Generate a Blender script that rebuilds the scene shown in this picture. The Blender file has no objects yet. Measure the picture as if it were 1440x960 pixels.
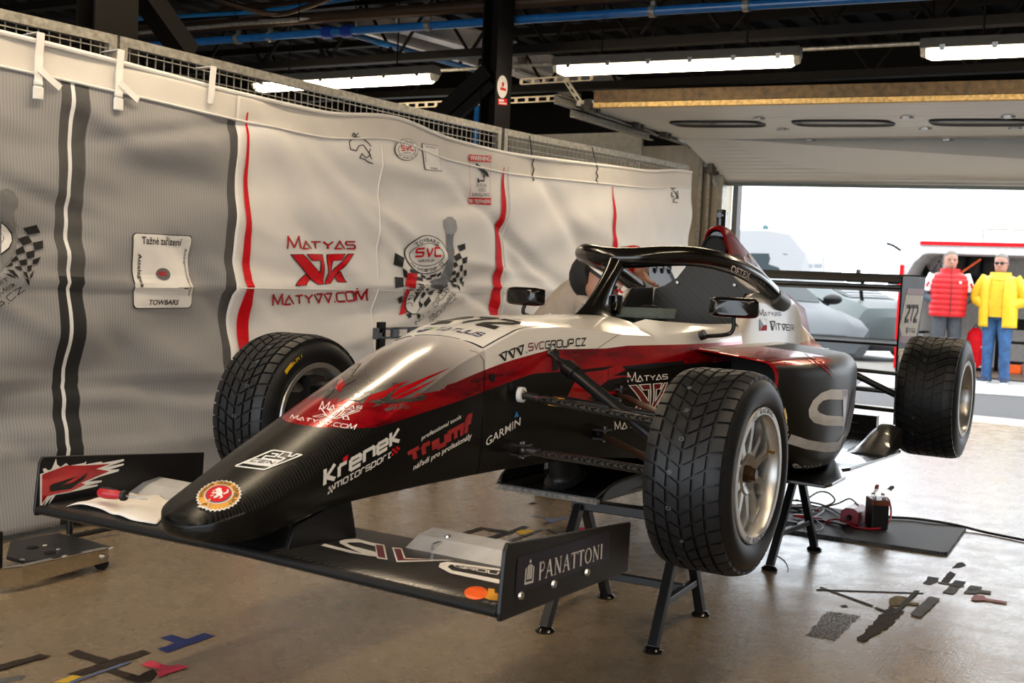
import bpy, math, random
from mathutils import Vector, Matrix
from mathutils.bvhtree import BVHTree
from mathutils.geometry import tessellate_polygon
random.seed(7)
S = bpy.context.scene
COL = S.collection
PI = math.pi
# ------------------------------------------------------------------ camera
CAM = Vector((2.8861, 1.8418, 1.1143))
F_PX = 1610.3
YAW, PITCH, ROLL = 0.5448, -0.0575, 0.0437
FW = Vector((-math.cos(YAW)*math.cos(PITCH), -math.sin(YAW)*math.cos(PITCH), math.sin(PITCH)))
_rt = FW.cross(Vector((0, 0, 1))).normalized()
_up = _rt.cross(FW)
RT = _rt*math.cos(ROLL) + _up*math.sin(ROLL)
UP = _up*math.cos(ROLL) - _rt*math.sin(ROLL)
cd = bpy.data.cameras.new('camera')
cam = bpy.data.objects.new('camera', cd)
COL.objects.link(cam)
cam.matrix_world = Matrix(((RT.x, UP.x, -FW.x, CAM.x), (RT.y, UP.y, -FW.y, CAM.y), (RT.z, UP.z, -FW.z, CAM.z), (0, 0, 0, 1)))
cd.sensor_width = 36.0
cd.lens = F_PX/1440*36.0
cd.clip_end = 300
cd.dof.use_dof = True
cd.dof.focus_distance = 3.6
cd.dof.aperture_fstop = 6.3
S.camera = cam
S.view_settings.view_transform = 'Standard'
S.view_settings.look = 'None'
S.view_settings.exposure = 0.62
S.view_settings.gamma = 1.0
S.view_settings.use_curve_mapping = False
# ------------------------------------------------------------------ overcast sky
wd = bpy.data.worlds.new('overcast_sky')
S.world = wd
wd.use_nodes = True
wn = wd.node_tree.nodes
bgn = wn['Background']
tcw = wn.new('ShaderNodeTexCoord')
sepw = wn.new('ShaderNodeSeparateXYZ')
rampw = wn.new('ShaderNodeValToRGB')
rampw.color_ramp.elements[0].position = 0.0
rampw.color_ramp.elements[0].color = (0.84, 0.92, 1.0, 1)
rampw.color_ramp.elements[1].position = 0.6
rampw.color_ramp.elements[1].color = (0.95, 0.98, 1.0, 1)
wd.node_tree.links.new(tcw.outputs['Generated'], sepw.inputs[0])
wd.node_tree.links.new(sepw.outputs['Z'], rampw.inputs[0])
wd.node_tree.links.new(rampw.outputs[0], bgn.inputs['Color'])
bgn.inputs['Strength'].default_value = 3.2
TUBE_STRENGTH = 24.0
TUBE_COLOR = (1.0, 0.80, 0.55)

# ------------------------------------------------------------------ pixel helpers (1440 x 960 frame)
def ray(px, py):
    return FW + RT*((px-720)/F_PX) - UP*((py-480)/F_PX)
def at_x(px, py, X):
    d = ray(px, py); return CAM + d*((X-CAM.x)/d.x)
def at_y(px, py, Y):
    d = ray(px, py); return CAM + d*((Y-CAM.y)/d.y)
def at_z(px, py, Z):
    d = ray(px, py); return CAM + d*((Z-CAM.z)/d.z)
def at_d(px, py, D):
    return CAM + ray(px, py)*D

# ------------------------------------------------------------------ materials
class NT:
    """small node helper"""
    def __init__(s, name):
        s.m = bpy.data.materials.new(name); s.m.use_nodes = True
        s.t = s.m.node_tree; s.n = s.t.nodes
        s.p = s.n['Principled BSDF']
        s.co = None
    def new(s, typ, **kw):
        n = s.n.new(typ)
        for k, v in kw.items(): setattr(n, k, v)
        return n
    def link(s, a, b): s.t.links.new(a, b)
    def coord(s):
        if s.co is None:
            s.co = s.new('ShaderNodeTexCoord').outputs['Object']
        return s.co
    def val(s, v, inp):
        if hasattr(v, 'is_output'): s.link(v, inp)
        elif isinstance(v, (tuple, list)): inp.default_value = (*v, 1) if len(v) == 3 else v
        else: inp.default_value = v
    def math(s, op, a, b=0.0, c=None, clamp=False):
        n = s.new('ShaderNodeMath', operation=op); n.use_clamp = clamp
        s.val(a, n.inputs[0]); s.val(b, n.inputs[1])
        if c is not None: s.val(c, n.inputs[2])
        return n.outputs[0]
    def mix(s, f, a, b):
        n = s.new('ShaderNodeMix', data_type='RGBA')
        s.val(f, n.inputs[0]); s.val(a, n.inputs[6]); s.val(b, n.inputs[7])
        return n.outputs[2]
    def noise(s, scale, detail=3, rough=.55, vec=None, stretch=None):
        v = vec if vec is not None else s.coord()
        if stretch:
            mp = s.new('ShaderNodeMapping'); mp.inputs['Scale'].default_value = stretch
            s.link(v, mp.inputs['Vector']); v = mp.outputs[0]
        n = s.new('ShaderNodeTexNoise'); n.inputs['Scale'].default_value = scale
        n.inputs['Detail'].default_value = detail; n.inputs['Roughness'].default_value = rough
        s.link(v, n.inputs['Vector']); return n.outputs[0]
    def ramp(s, f, stops):
        n = s.new('ShaderNodeValToRGB'); e = n.color_ramp.elements
        while len(e) < len(stops): e.new(.5)
        for el, (p, c) in zip(e, stops):
            el.position = p; el.color = (*c, 1) if isinstance(c, (tuple, list)) else (c, c, c, 1)
        s.link(f, n.inputs[0]); return n.outputs[0]
    def xyz(s):
        n = s.new('ShaderNodeSeparateXYZ'); s.link(s.coord(), n.inputs[0]); return n.outputs
    def curve(s, f, pts, lo, hi):
        """piecewise curve y(x); pts in real units, mapped through lo..hi"""
        x0, x1 = pts[0][0], pts[-1][0]
        u = s.math('DIVIDE', s.math('SUBTRACT', f, x0), x1-x0, clamp=True)
        n = s.new('ShaderNodeFloatCurve'); cu = n.mapping.curves[0]
        q = [((x-x0)/(x1-x0), (y-lo)/(hi-lo)) for x, y in pts]
        cu.points[0].location = q[0]; cu.points[1].location = q[-1]
        for a in q[1:-1]: cu.points.new(*a)
        for pnt in cu.points: pnt.handle_type = 'VECTOR'
        n.mapping.update(); s.link(u, n.inputs['Value'])
        return s.math('ADD', s.math('MULTIPLY', n.outputs[0], hi-lo), lo)
    def bump(s, h, strength=.3, dist=.01):
        n = s.new('ShaderNodeBump'); n.inputs['Strength'].default_value = strength
        n.inputs['Distance'].default_value = dist
        s.link(h, n.inputs['Height']); s.link(n.outputs[0], s.p.inputs['Normal'])
    def set(s, col=None, rough=None, metal=None, coat=None, spec=None, emit=None, es=None, alpha=None, trans=None, ior=None, coatr=None):
        p = s.p
        for k, v in (('Base Color', col), ('Roughness', rough), ('Metallic', metal), ('Coat Weight', coat), ('Specular IOR Level', spec),
                     ('Emission Color', emit), ('Emission Strength', es), ('Alpha', alpha), ('Transmission Weight', trans), ('IOR', ior), ('Coat Roughness', coatr)):
            if v is not None: s.val(v, p.inputs[k])
        return s.m
def M(name, col, rough=.5, metal=0.0, var=0.12, vscale=18.0, coat=None, spec=None, bump=None):
    """procedural material: colour broken up by noise"""
    t = NT(name)
    f = t.noise(vscale, 4)
    a = tuple(max(0, c*(1-var)) for c in col); b = tuple(min(1, c*(1+var)) for c in col)
    c = t.ramp(f, [(.3, a), (.7, b)])
    t.set(col=c, rough=t.math('ADD', t.math('MULTIPLY', f, .12), max(0.02, rough-.06)), metal=metal, coat=coat, spec=spec)
    if bump: t.bump(t.noise(bump[0], 5), bump[1], bump[2] if len(bump) > 2 else .004)
    return t.m
def M_carbon(name, dark=.008, light=.035, scale=95.0, rough=.32, coat=.3, ang=.785):
    t = NT(name)
    o = t.xyz()
    s1 = t.math('MULTIPLY', t.math('ADD', t.math('ADD', o[0], o[2]), t.math('MULTIPLY', o[1], .8)), scale*6.28)
    s2 = t.math('MULTIPLY', t.math('SUBTRACT', t.math('SUBTRACT', o[0], o[2]), t.math('MULTIPLY', o[1], .8)), scale*2.1)
    w = t.math('ADD', t.math('MULTIPLY', t.math('SINE', t.math('ADD', s1, t.math('SINE', s2))), .5), .5)
    c = t.mix(w, (dark, dark, dark), (light, light*.97, light*.92))
    t.set(col=c, rough=t.math('ADD', t.math('MULTIPLY', w, .12), rough-.06), coat=coat, coatr=.15, spec=.35)
    return t.m
MAT = {}
MAT['black_plastic'] = M('black_plastic', (.010, .010, .011), .45, spec=.3)
MAT['black_satin'] = M('black_satin_paint', (.008, .008, .009), .34, spec=.35)
MAT['black_gloss'] = M('black_gloss_paint', (.006, .005, .004), .2, coat=.25, var=.2, spec=.4)
MAT['carbon'] = M_carbon('carbon_fibre', .005, .04, 95, .3, .2)
MAT['carbon_matt'] = M_carbon('matt_carbon_fibre', .006, .022, 110, .42, .05)
MAT['carbon_wide'] = M_carbon('coarse_carbon_fibre', .005, .05, 64, .33, .2, .4)
MAT['steel'] = M('brushed_steel', (.55, .55, .55), .3, 1.0)
MAT['chrome'] = M('chrome', (.78, .74, .66), .1, 1.0, var=.03)
MAT['alu'] = M('aluminium', (.50, .50, .51), .5, .35)
MAT['galv'] = M('galvanised_steel', (.30, .285, .25), .5, .6, var=.35, vscale=40)
MAT['dark_steel'] = M('dark_painted_steel', (.0055, .0045, .0035), .6, var=.25, spec=.12)
MAT['rubber'] = M('tyre_rubber', (.0100, .0104, .0118), .46, var=.3, vscale=30, bump=(240, .25, .001), spec=.3)
MAT['rubber_black'] = M('black_rubber', (.007, .007, .007), .6, spec=.25)
MAT['white'] = M('white_vinyl', (.80, .80, .80), .4, var=.02)
MAT['white_print'] = M('white_print', (.80, .78, .76), .5, var=.03)
MAT['black_print'] = M('black_print', (.014, .013, .013), .6, spec=.2)
MAT['red_print'] = M('red_print', (.62, .004, .010), .6, spec=.15)
MAT['darkred_print'] = M('dark_red_vinyl', (.16, .008, .012), .3, coat=.4)
MAT['blue_print'] = M('navy_vinyl', (.012, .012, .10), .35)
MAT['red'] = M('candy_red', (.48, .004, .008), .17, .35, var=.35, vscale=9, coat=.8)
MAT['yellow'] = M('yellow_vinyl', (.78, .52, .01), .4)
MAT['amber'] = M('amber_vinyl', (.72, .33, .02), .4)
MAT['orange'] = M('orange_vinyl', (.85, .12, .01), .3)
MAT['green'] = M('green_vinyl', (.20, .50, .02), .4)
MAT['skyblue'] = M('light_blue_vinyl', (.02, .25, .62), .4)
MAT['grey_print'] = M('grey_print', (.13, .13, .14), .5)
MAT['silver_paint'] = M('silver_wheel_paint', (.45, .44, .425), .3, .75, var=.05)
MAT['gold'] = M('gold_anodised', (.45, .27, .08), .3, .9)
MAT['brown_dark'] = M('dark_oxide_steel', (.06, .035, .022), .4, .5)

# ------------------------------------------------------------------ mesh builder (world coordinates)
class B:
    def __init__(s): s.v = []; s.f = []; s.mi = []; s.cur = 0
    def add(s, vs, fs):
        k = len(s.v); s.v += [Vector(a) for a in vs]
        s.f += [tuple(i+k for i in f) for f in fs]; s.mi += [s.cur]*len(fs)
    def box(s, c, size, R=None):
        hx, hy, hz = size[0]/2, size[1]/2, size[2]/2
        vs = [Vector((x, y, z)) for x in (-hx, hx) for y in (-hy, hy) for z in (-hz, hz)]
        if R is not None: vs = [R @ a for a in vs]
        c = Vector(c)
        s.add([a+c for a in vs], [(0, 1, 3, 2), (4, 6, 7, 5), (0, 4, 5, 1), (2, 3, 7, 6), (0, 2, 6, 4), (1, 5, 7, 3)])
    def bar(s, p0, p1, w, h, up=(0, 0, 1)):
        """rectangular bar from p0 to p1, w across, h along up"""
        p0, p1 = Vector(p0), Vector(p1); d = (p1-p0); L = d.length; d = d/L
        u = Vector(up); x = d.cross(u)
        if x.length < 1e-4: x = d.cross(Vector((1, 0, 0)))
        x.normalize(); u = x.cross(d)
        R = Matrix((d, x, u)).transposed()
        s.box((p0+p1)/2, (L, w, h), R)
    def ring(s, c, u, v, ru, rv, n):
        return [c + u*(ru*math.cos(2*PI*i/n)) + v*(rv*math.sin(2*PI*i/n)) for i in range(n)]
    def loft(s, rings, cap0=True, cap1=True, closed=True):
        n = len(rings[0]); k = len(s.v)
        for r in rings: s.v += [Vector(a) for a in r]
        for i in range(len(rings)-1):
            for j in range(n if closed else n-1):
                a = k+i*n+j; b = k+i*n+(j+1) % n
                s.f.append((a, b, b+n, a+n)); s.mi.append(s.cur)
        if cap0: s.f.append(tuple(k+j for j in reversed(range(n)))); s.mi.append(s.cur)
        if cap1: s.f.append(tuple(k+(len(rings)-1)*n+j for j in range(n))); s.mi.append(s.cur)
    def tube(s, pts, r, n=12, caps=True, flat=1.0, up=None):
        """swept tube; r number or list; flat = height/width ratio"""
        pts = [Vector(p) for p in pts]; rs = r if isinstance(r, (list, tuple)) else [r]*len(pts)
        rings = []; ref = Vector(up) if up else None
        prev = None
        for i, p in enumerate(pts):
            d = (pts[min(i+1, len(pts)-1)]-pts[max(i-1, 0)])
            if d.length < 1e-9: d = Vector((0, 0, 1))
            d.normalize()
            if prev is None:
                a = ref if ref else (Vector((0, 0, 1)) if abs(d.z) < .9 else Vector((1, 0, 0)))
            else: a = ref if ref else prev
            x = d.cross(a)
            if x.length < 1e-5: x = d.cross(Vector((0, 1, 0)))
            x.normalize(); u = x.cross(d).normalized(); prev = u
            rings.append(s.ring(p, x, u, rs[i], rs[i]*flat, n))
        s.loft(rings, caps, caps)
    def cyl(s, p0, p1, r0, r1=None, n=20): s.tube([p0, p1], [r0, r0 if r1 is None else r1], n)
    def lathe(s, prof, c, axis=(0, 1, 0), n=48, closed=True):
        """prof: (along axis, radius)"""
        ax = Vector(axis).normalized(); a = Vector((0, 0, 1)) if abs(ax.z) < .9 else Vector((1, 0, 0))
        u = ax.cross(a).normalized(); v = ax.cross(u); c = Vector(c)
        s.loft([s.ring(c+ax*h, u, v, max(r, 1e-5), max(r, 1e-5), n) for h, r in prof], False, False)
    def prism(s, poly, o, u, v, t):
        """extrude a 2-D polygon (in u,v from o) by vector t, ear-clipped caps"""
        o, u, v, t = Vector(o), Vector(u), Vector(v), Vector(t)
        a = [o+u*x+v*y for x, y in poly]; n = len(a)
        tri = tessellate_polygon([[Vector((x, y, 0)) for x, y in poly]])
        vs = a+[p+t for p in a]
        fs = [tuple(q) for q in tri]+[tuple(i+n for i in reversed(q)) for q in tri]
        fs += [(i, (i+1) % n, (i+1) % n+n, i+n) for i in range(n)]
        s.add(vs, fs)
    def sphere(s, c, r, n=20, m=12, R=None):
        c = Vector(c); rx, ry, rz = r if isinstance(r, (tuple, list)) else (r, r, r)
        rings = []
        for i in range(m+1):
            t = -PI/2+PI*i/m; cz = math.sin(t); cr = max(math.cos(t), 1e-4)
            q = [Vector((rx*cr*math.cos(2*PI*j/n), ry*cr*math.sin(2*PI*j/n), rz*cz)) for j in range(n)]
            rings.append([c+(R @ a if R is not None else a) for a in q])
        s.loft(rings)
    def bvh(s): return BVHTree.FromPolygons([tuple(a) for a in s.v], s.f)
    def build(s, name, mat, parent=None, smooth=.6, bev=0, sub=0, double=False):
        me = bpy.data.meshes.new(name)
        o = root_of(parent)
        me.from_pydata([tuple(a-o) for a in s.v], [], s.f)
        for m in (mat if isinstance(mat, (list, tuple)) else [mat]):
            me.materials.append(MAT[m] if isinstance(m, str) else m)
        for p, i in zip(me.polygons, s.mi): p.material_index = i
        import bmesh
        bm = bmesh.new(); bm.from_mesh(me)
        bmesh.ops.remove_doubles(bm, verts=bm.verts, dist=1e-6)
        if not double: bmesh.ops.recalc_face_normals(bm, faces=bm.faces)
        bm.to_mesh(me); bm.free()
        if smooth:
            for p in me.polygons: p.use_smooth = True
            me.set_sharp_from_angle(angle=smooth)
        ob = bpy.data.objects.new(name, me); COL.objects.link(ob)
        if parent is not None: ob.parent = parent
        if bev:
            b = ob.modifiers.new('bevel', 'BEVEL'); b.width = bev; b.segments = 2; b.limit_method = 'ANGLE'; b.angle_limit = .6
        if sub:
            q = ob.modifiers.new('subdivision', 'SUBSURF'); q.levels = sub; q.render_levels = sub
        return ob
ORG = {}
def root_of(p):
    while p is not None and p.parent is not None: p = p.parent
    return Vector(p.location) if p is not None else Vector((0, 0, 0))
def tag(o, label, cat, group=None, kind=None):
    o['label'] = label; o['category'] = cat
    if group: o['group'] = group
    if kind: o['kind'] = kind
    return o
def thing(name, label, cat, loc=(0, 0, 0), group=None):
    o = bpy.data.objects.new(name, None); o.empty_display_size = .1
    COL.objects.link(o); o.location = loc
    return tag(o, label, cat, group)
def struct(b, name, mat, label=None, **kw):
    o = b.build(name, mat, **kw); o['kind'] = 'structure'
    if label: o['label'] = label
    o['category'] = name.split('_')[0]
    return o

# ------------------------------------------------------------------ lettering
GL = {
 'M': [[(0, 0), (.06, 1), (.5, .12), (.94, 1), (1, 0)]], 'm': [[(0, 0), (0, .62), (1, .62), (1, 0)], [(.5, .62), (.5, 0)]],
 'A': [[(.62, 0), (0, 0), (.45, .78), (.9, 0)]], 'T': [[(0, .74), (.8, .74)], [(.4, .74), (.4, 0)]],
 'Y': [[(0, .74), (.4, .36), (.8, .74)], [(.4, .36), (.4, 0)]],
 'S': [[(.85, .74), (.1, .74), (0, .64), (0, .46), (.1, .38), (.75, .38), (.85, .3), (.85, .1), (.75, 0), (0, 0)]],
 'V': [[(0, .74), (.42, 0), (.8, .74), (.2, .74)]], 'v': [[(0, .74), (.4, 0), (.8, .74)]], 'C': [[(.85, .74), (.12, .74), (0, .62), (0, .12), (.12, 0), (.85, 0)]],
 'O': [[(.1, 0), (0, .1), (0, .64), (.1, .74), (.85, .74), (.95, .64), (.95, .1), (.85, 0), (.1, 0)]],
 '.': [[(0, 0), (.12, 0)]], 'W': [[(0, .74), (.3, 0), (.3, 0)], [(.16, .74), (.38, 0), (.8, .74), (.3, .74)]],
 'G': [[(.85, .74), (.12, .74), (0, .62), (0, .12), (.12, 0), (.85, 0), (.85, .36), (.45, .36)]],
 'R': [[(0, 0), (0, .74), (.75, .74), (.85, .64), (.85, .42), (.75, .34), (.15, .34)], [(.45, .34), (.85, 0)]],
 'U': [[(0, .74), (0, .1), (.1, 0), (.8, 0), (.9, .1), (.9, .74)]],
 'P': [[(0, 0), (0, .74), (.8, .74), (.9, .64), (.9, .4), (.8, .32), (.15, .32)]],
 'Z': [[(0, .74), (.85, .74), (0, 0), (.85, 0)]], 'I': [[(0, 0), (0, .74)]], 'L': [[(0, .74), (0, 0), (.7, 0)]],
 'E': [[(.8, .74), (0, .74), (0, 0), (.8, 0)], [(0, .37), (.65, .37)]], 'F': [[(.8, .74), (0, .74), (0, 0)], [(0, .37), (.65, .37)]],
 'H': [[(0, 0), (0, .74)], [(.85, 0), (.85, .74)], [(0, .37), (.85, .37)]],
 'B': [[(0, 0), (0, .74), (.7, .74), (.8, .64), (.8, .46), (.7, .38), (.1, .38)], [(.7, .38), (.85, .28), (.85, .1), (.75, 0), (0, 0)]],
 'N': [[(0, 0), (0, .74), (.8, 0), (.8, .74)]], 'X': [[(0, 0), (.8, .74)], [(0, .74), (.8, 0)]],
 'K': [[(0, 0), (0, .74)], [(.7, .74), (.1, .36), (.75, 0)]], 'D': [[(0, 0), (0, .74), (.7, .74), (.9, .54), (.9, .2), (.7, 0), (0, 0)]],
 '2': [[(0, .74), (.75, .74), (.85, .64), (.85, .5), (.05, .1), (0, 0), (.85, 0)]], '7': [[(0, .74), (.85, .74), (.3, 0)]],
 '-': [[(0, .37), (.4, .37)]], ' ': [],
 'k': [[(0, 0), (0, .95)], [(.62, .95), (.1, .42), (.66, 0)]], 'r': [[(0, 0), (0, .55), (.1, .66), (.5, .66)]],
 'e': [[(.05, .34), (.7, .34), (.7, .56), (.6, .66), (.1, .66), (0, .56), (0, .1), (.1, 0), (.7, 0)]],
 'n': [[(0, 0), (0, .66), (.6, .66), (.7, .56), (.7, 0)]], 'o': [[(.1, 0), (0, .1), (0, .56), (.1, .66), (.6, .66), (.7, .56), (.7, .1), (.6, 0), (.1, 0)]],
 't': [[(0, .66), (.6, .66)], [(.25, .66), (.25, 0), (.6, 0)]], 's': [[(.65, .66), (0, .66), (0, .34), (.65, .34), (.65, 0), (0, 0)]],
 'p': [[(0, -.25), (0, .66), (.6, .66), (.7, .56), (.7, .1), (.6, 0), (0, 0)]],
 'i': [[(0, 0), (0, .66)]], 'u': [[(0, .66), (0, .1), (.1, 0), (.65, 0)], [(.65, .66), (.65, 0)]], 'f': [[(.1, 0), (.1, .85), (.2, .95), (.5, .95)], [(-.08, .62), (.45, .62)]],
}
def pstroke(pts, w):
    """polyline -> list of quads of width w, overlapping at the joints"""
    out = []
    for i in range(len(pts)-1):
        a = Vector((*pts[i], 0)); b = Vector((*pts[i+1], 0)); d = b-a
        if d.length < 1e-6: continue
        d.normalize(); n = Vector((-d.y, d.x, 0))*(w/2)
        if i > 0: a = a-d*(w*.45)
        if i < len(pts)-2: b = b+d*(w*.45)
        out.append([tuple((a+n)[:2]), tuple((a-n)[:2]), tuple((b-n)[:2]), tuple((b+n)[:2])])
    return out
def norm(polys, box=None):
    xs = [p[0] for q in polys for p in q]; ys = [p[1] for q in polys for p in q]
    x0, x1, y0, y1 = box or (min(xs), max(xs), min(ys), max(ys))
    return [[((x-x0)/(x1-x0), (y-y0)/(y1-y0)) for x, y in q] for q in polys]
def letters(s, w=.12, gap=.22, shear=0.0, big=None, sq=1.0):
    """stroke lettering normalised to the unit square"""
    x = 0; out = []
    for k, ch in enumerate(s):
        g = GL[ch]; sc = (big if big and k == 0 else 1.0)
        mx = 0
        for pl in g:
            q = [(x+a*sq*sc+b*sc*shear, b*sc) for a, b in pl]
            mx = max(mx, max(a for a, b in pl)); out += pstroke(q, w)
        x += (mx*sq*sc if g else .35)+gap
    return norm(out)
_tc = {}
def text(s, bold=0.0, shear=0.0, space=1.0):
    """sans lettering (Blender's built-in face) as triangles in the unit square"""
    key = (s, bold, shear, space)
    if key in _tc: return _tc[key]
    cu = bpy.data.curves.new('lettering', 'FONT'); cu.body = s; cu.offset = bold; cu.shear = shear; cu.space_character = space
    cu.resolution_u = 3
    ob = bpy.data.objects.new('lettering', cu); COL.objects.link(ob)
    dg = bpy.context.evaluated_depsgraph_get()
    me = ob.evaluated_get(dg).to_mesh()
    vs = [tuple(v.co[:2]) for v in me.vertices]; out = [[vs[i] for i in p.vertices] for p in me.polygons]
    bpy.data.objects.remove(ob); bpy.data.curves.remove(cu)
    _tc[key] = norm(out); return _tc[key]
def px_map(polys, quad):
    """unit-square polys into a pixel quad (bl, br, tr, tl)"""
    a, b, c, d = quad
    return [[tuple((a[i]*(1-u)+b[i]*u)*(1-v)+(d[i]*(1-u)+c[i]*u)*v for i in (0, 1)) for u, v in q] for q in polys]
def circ(cx, cy, r, n=28, ry=None, a0=0, a1=2*PI):
    return [(cx+r*math.cos(a0+(a1-a0)*i/n), cy+(ry or r)*math.sin(a0+(a1-a0)*i/n)) for i in range(n)]
def annul(cx, cy, r0, r1, n=36, k0=1.0):
    """ring as quads"""
    o = []
    for i in range(n):
        a, b = 2*PI*i/n, 2*PI*(i+1)/n
        o.append([(cx+r0*math.cos(a), cy+r0*k0*math.sin(a)), (cx+r1*math.cos(a), cy+r1*k0*math.sin(a)), (cx+r1*math.cos(b), cy+r1*k0*math.sin(b)), (cx+r0*math.cos(b), cy+r0*k0*math.sin(b))])
    return o
def place(polys, x0, y0, x1, y1, rot=0.0):
    """unit-square polys into a box, optionally turned about the box centre"""
    cx, cy = (x0+x1)/2, (y0+y1)/2; c, s_ = math.cos(rot), math.sin(rot); out = []
    for q in polys:
        r = []
        for u, v in q:
            x, y = (u-.5)*(x1-x0), (v-.5)*(y1-y0)
            r.append((cx+x*c-y*s_, cy+x*s_+y*c))
        out.append(r)
    return out
def arc_text(s, cx, cy, r, a0, a1, h, top=True, bold=.0):
    """lettering along an arc from angle a0 to a1 (degrees)"""
    n = len(s); out = []
    for i, ch in enumerate(s):
        if ch == ' ': continue
        a = math.radians(a0+(a1-a0)*(i+.5)/n)
        step = abs(math.radians(a1-a0))/n*r
        g = text(ch, bold); w = step*.82*(.45 if ch in 'il.I' else 1)
        rot = a-PI/2 if top else a+PI/2
        px, py = cx+r*math.cos(a), cy+r*math.sin(a)
        hh = h*(.2 if ch == '.' else 1)
        out += place(g, px-w/2, py-hh/2, px+w/2, py+hh/2, rot)
    return out

def tris(polys):
    vs = []; fs = []
    for q in polys:
        k = len(vs); vs += [Vector((x, y, 0)) for x, y in q]
        if len(q) == 3: fs.append((k, k+1, k+2))
        elif len(q) == 4: fs += [(k, k+1, k+2), (k, k+2, k+3)]
        else:
            fs += [tuple(i+k for i in t) for t in tessellate_polygon([[Vector((x, y, 0)) for x, y in q]])]
    return vs, fs
def refine(vs, fs, length, maxe, rounds=5):
    for _ in range(rounds):
        cache = {}; nf = []; split = False
        def mid(a, b):
            k = (min(a, b), max(a, b))
            if k not in cache:
                vs.append((vs[a]+vs[b])/2); cache[k] = len(vs)-1
            return cache[k]
        for a, b, c in fs:
            L = [length(vs[a], vs[b]), length(vs[b], vs[c]), length(vs[c], vs[a])]
            i = max(range(3), key=lambda q: L[q])
            if L[i] <= maxe: nf.append((a, b, c)); continue
            split = True
            p, q, r = ((a, b, c), (b, c, a), (c, a, b))[i]
            m = mid(p, q); nf += [(p, m, r), (m, q, r)]
        fs = nf
        if not split: break
    return vs, fs
def hit_px(px, py, targets):
    best = None; d = ray(px, py).normalized()
    for t in targets:
        h = t.ray_cast(CAM, d)
        if h[0] is not None and (best is None or h[3] < best[3]): best = h
    return best
def decal(name, polys, quad, targets, mat, parent, off=.0016, maxe=.03, thick=None, pts3=None):
    """polys in the unit square laid on the surface between four corner points (bl, br, tr, tl)"""
    if pts3: c = [Vector(p) for p in pts3]; nn = None
    else:
        hs = [hit_px(x, y, targets) for x, y in quad]
        good = [h for h in hs if h is not None]
        if not good: print('DECAL MISS', name, quad); return None
        nn = sum((h[1] for h in good), Vector())/len(good)
        pc = sum((h[0] for h in good), Vector())/len(good)
        c = []
        for h, (x, y) in zip(hs, quad):
            if h is not None: c.append(h[0]); continue
            d = ray(x, y); c.append(CAM+d*((pc-CAM).dot(nn)/d.dot(nn)))
    n = (c[1]-c[0]).cross(c[3]-c[0]).normalized()
    if n.dot(CAM-c[0]) < 0 and not pts3: n = -n
    P = lambda a: (c[0]*(1-a.x)+c[1]*a.x)*(1-a.y)+(c[3]*(1-a.x)+c[2]*a.x)*a.y
    vs, fs = tris(polys)
    vs, fs = refine(vs, fs, lambda a, b: (P(a)-P(b)).length, maxe, 12)
    b = B(); out = []
    for a in vs:
        p = P(a); best = None
        for t in targets:
            h = t.ray_cast(p+n*.12, -n, .3)
            if h[0] is not None and (best is None or h[3] < best[3]): best = h
        if best is None:
            for t in targets:
                h = t.find_nearest(p)
                if h[0] is not None and (best is None or h[3] < best[3]): best = h
        nm = best[1] if best[1].dot(n) > 0 else -best[1]
        out.append(best[0]+(nm*.6+n*.4)*off)
    b.add(out, fs)
    o = b.build(name, mat, parent, smooth=0, double=True)
    return o
def traced(name, polys, targets, mat, parent, off=.0014, maxe=9.0):
    """outlines given in frame pixels, laid on the surface they are seen on"""
    vs, fs = tris(polys)
    vs, fs = refine(vs, fs, lambda a, b: (a-b).length, maxe, 12)
    b = B(); out = []; ok = []
    for a in vs:
        h = hit_px(a.x, a.y, targets)
        if h is None: out.append(Vector((0, 0, 0))); ok.append(False); continue
        nm = h[1] if h[1].dot(CAM-h[0]) > 0 else -h[1]
        out.append(h[0]+nm*off); ok.append(True)
    fs = [f for f in fs if all(ok[i] for i in f) and max((out[f[0]]-out[f[1]]).length, (out[f[1]]-out[f[2]]).length) < .35]
    used = sorted({i for f in fs for i in f}); mp = {i: k for k, i in enumerate(used)}
    b.add([out[i] for i in used], [tuple(mp[i] for i in f) for f in fs])
    return b.build(name, mat, parent, smooth=0, double=True)
def lerp_pts(pts, n):
    """resample (catmull-rom) through points"""
    P = [Vector(p) for p in pts]; out = []
    for i in range(len(P)-1):
        p0 = P[max(i-1, 0)]; p1 = P[i]; p2 = P[i+1]; p3 = P[min(i+2, len(P)-1)]
        for k in range(n):
            t = k/n
            out.append(.5*((2*p1)+(-p0+p2)*t+(2*p0-5*p1+4*p2-p3)*t*t+(-p0+3*p1-3*p2+p3)*t**3))
    out.append(P[-1]); return out
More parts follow.
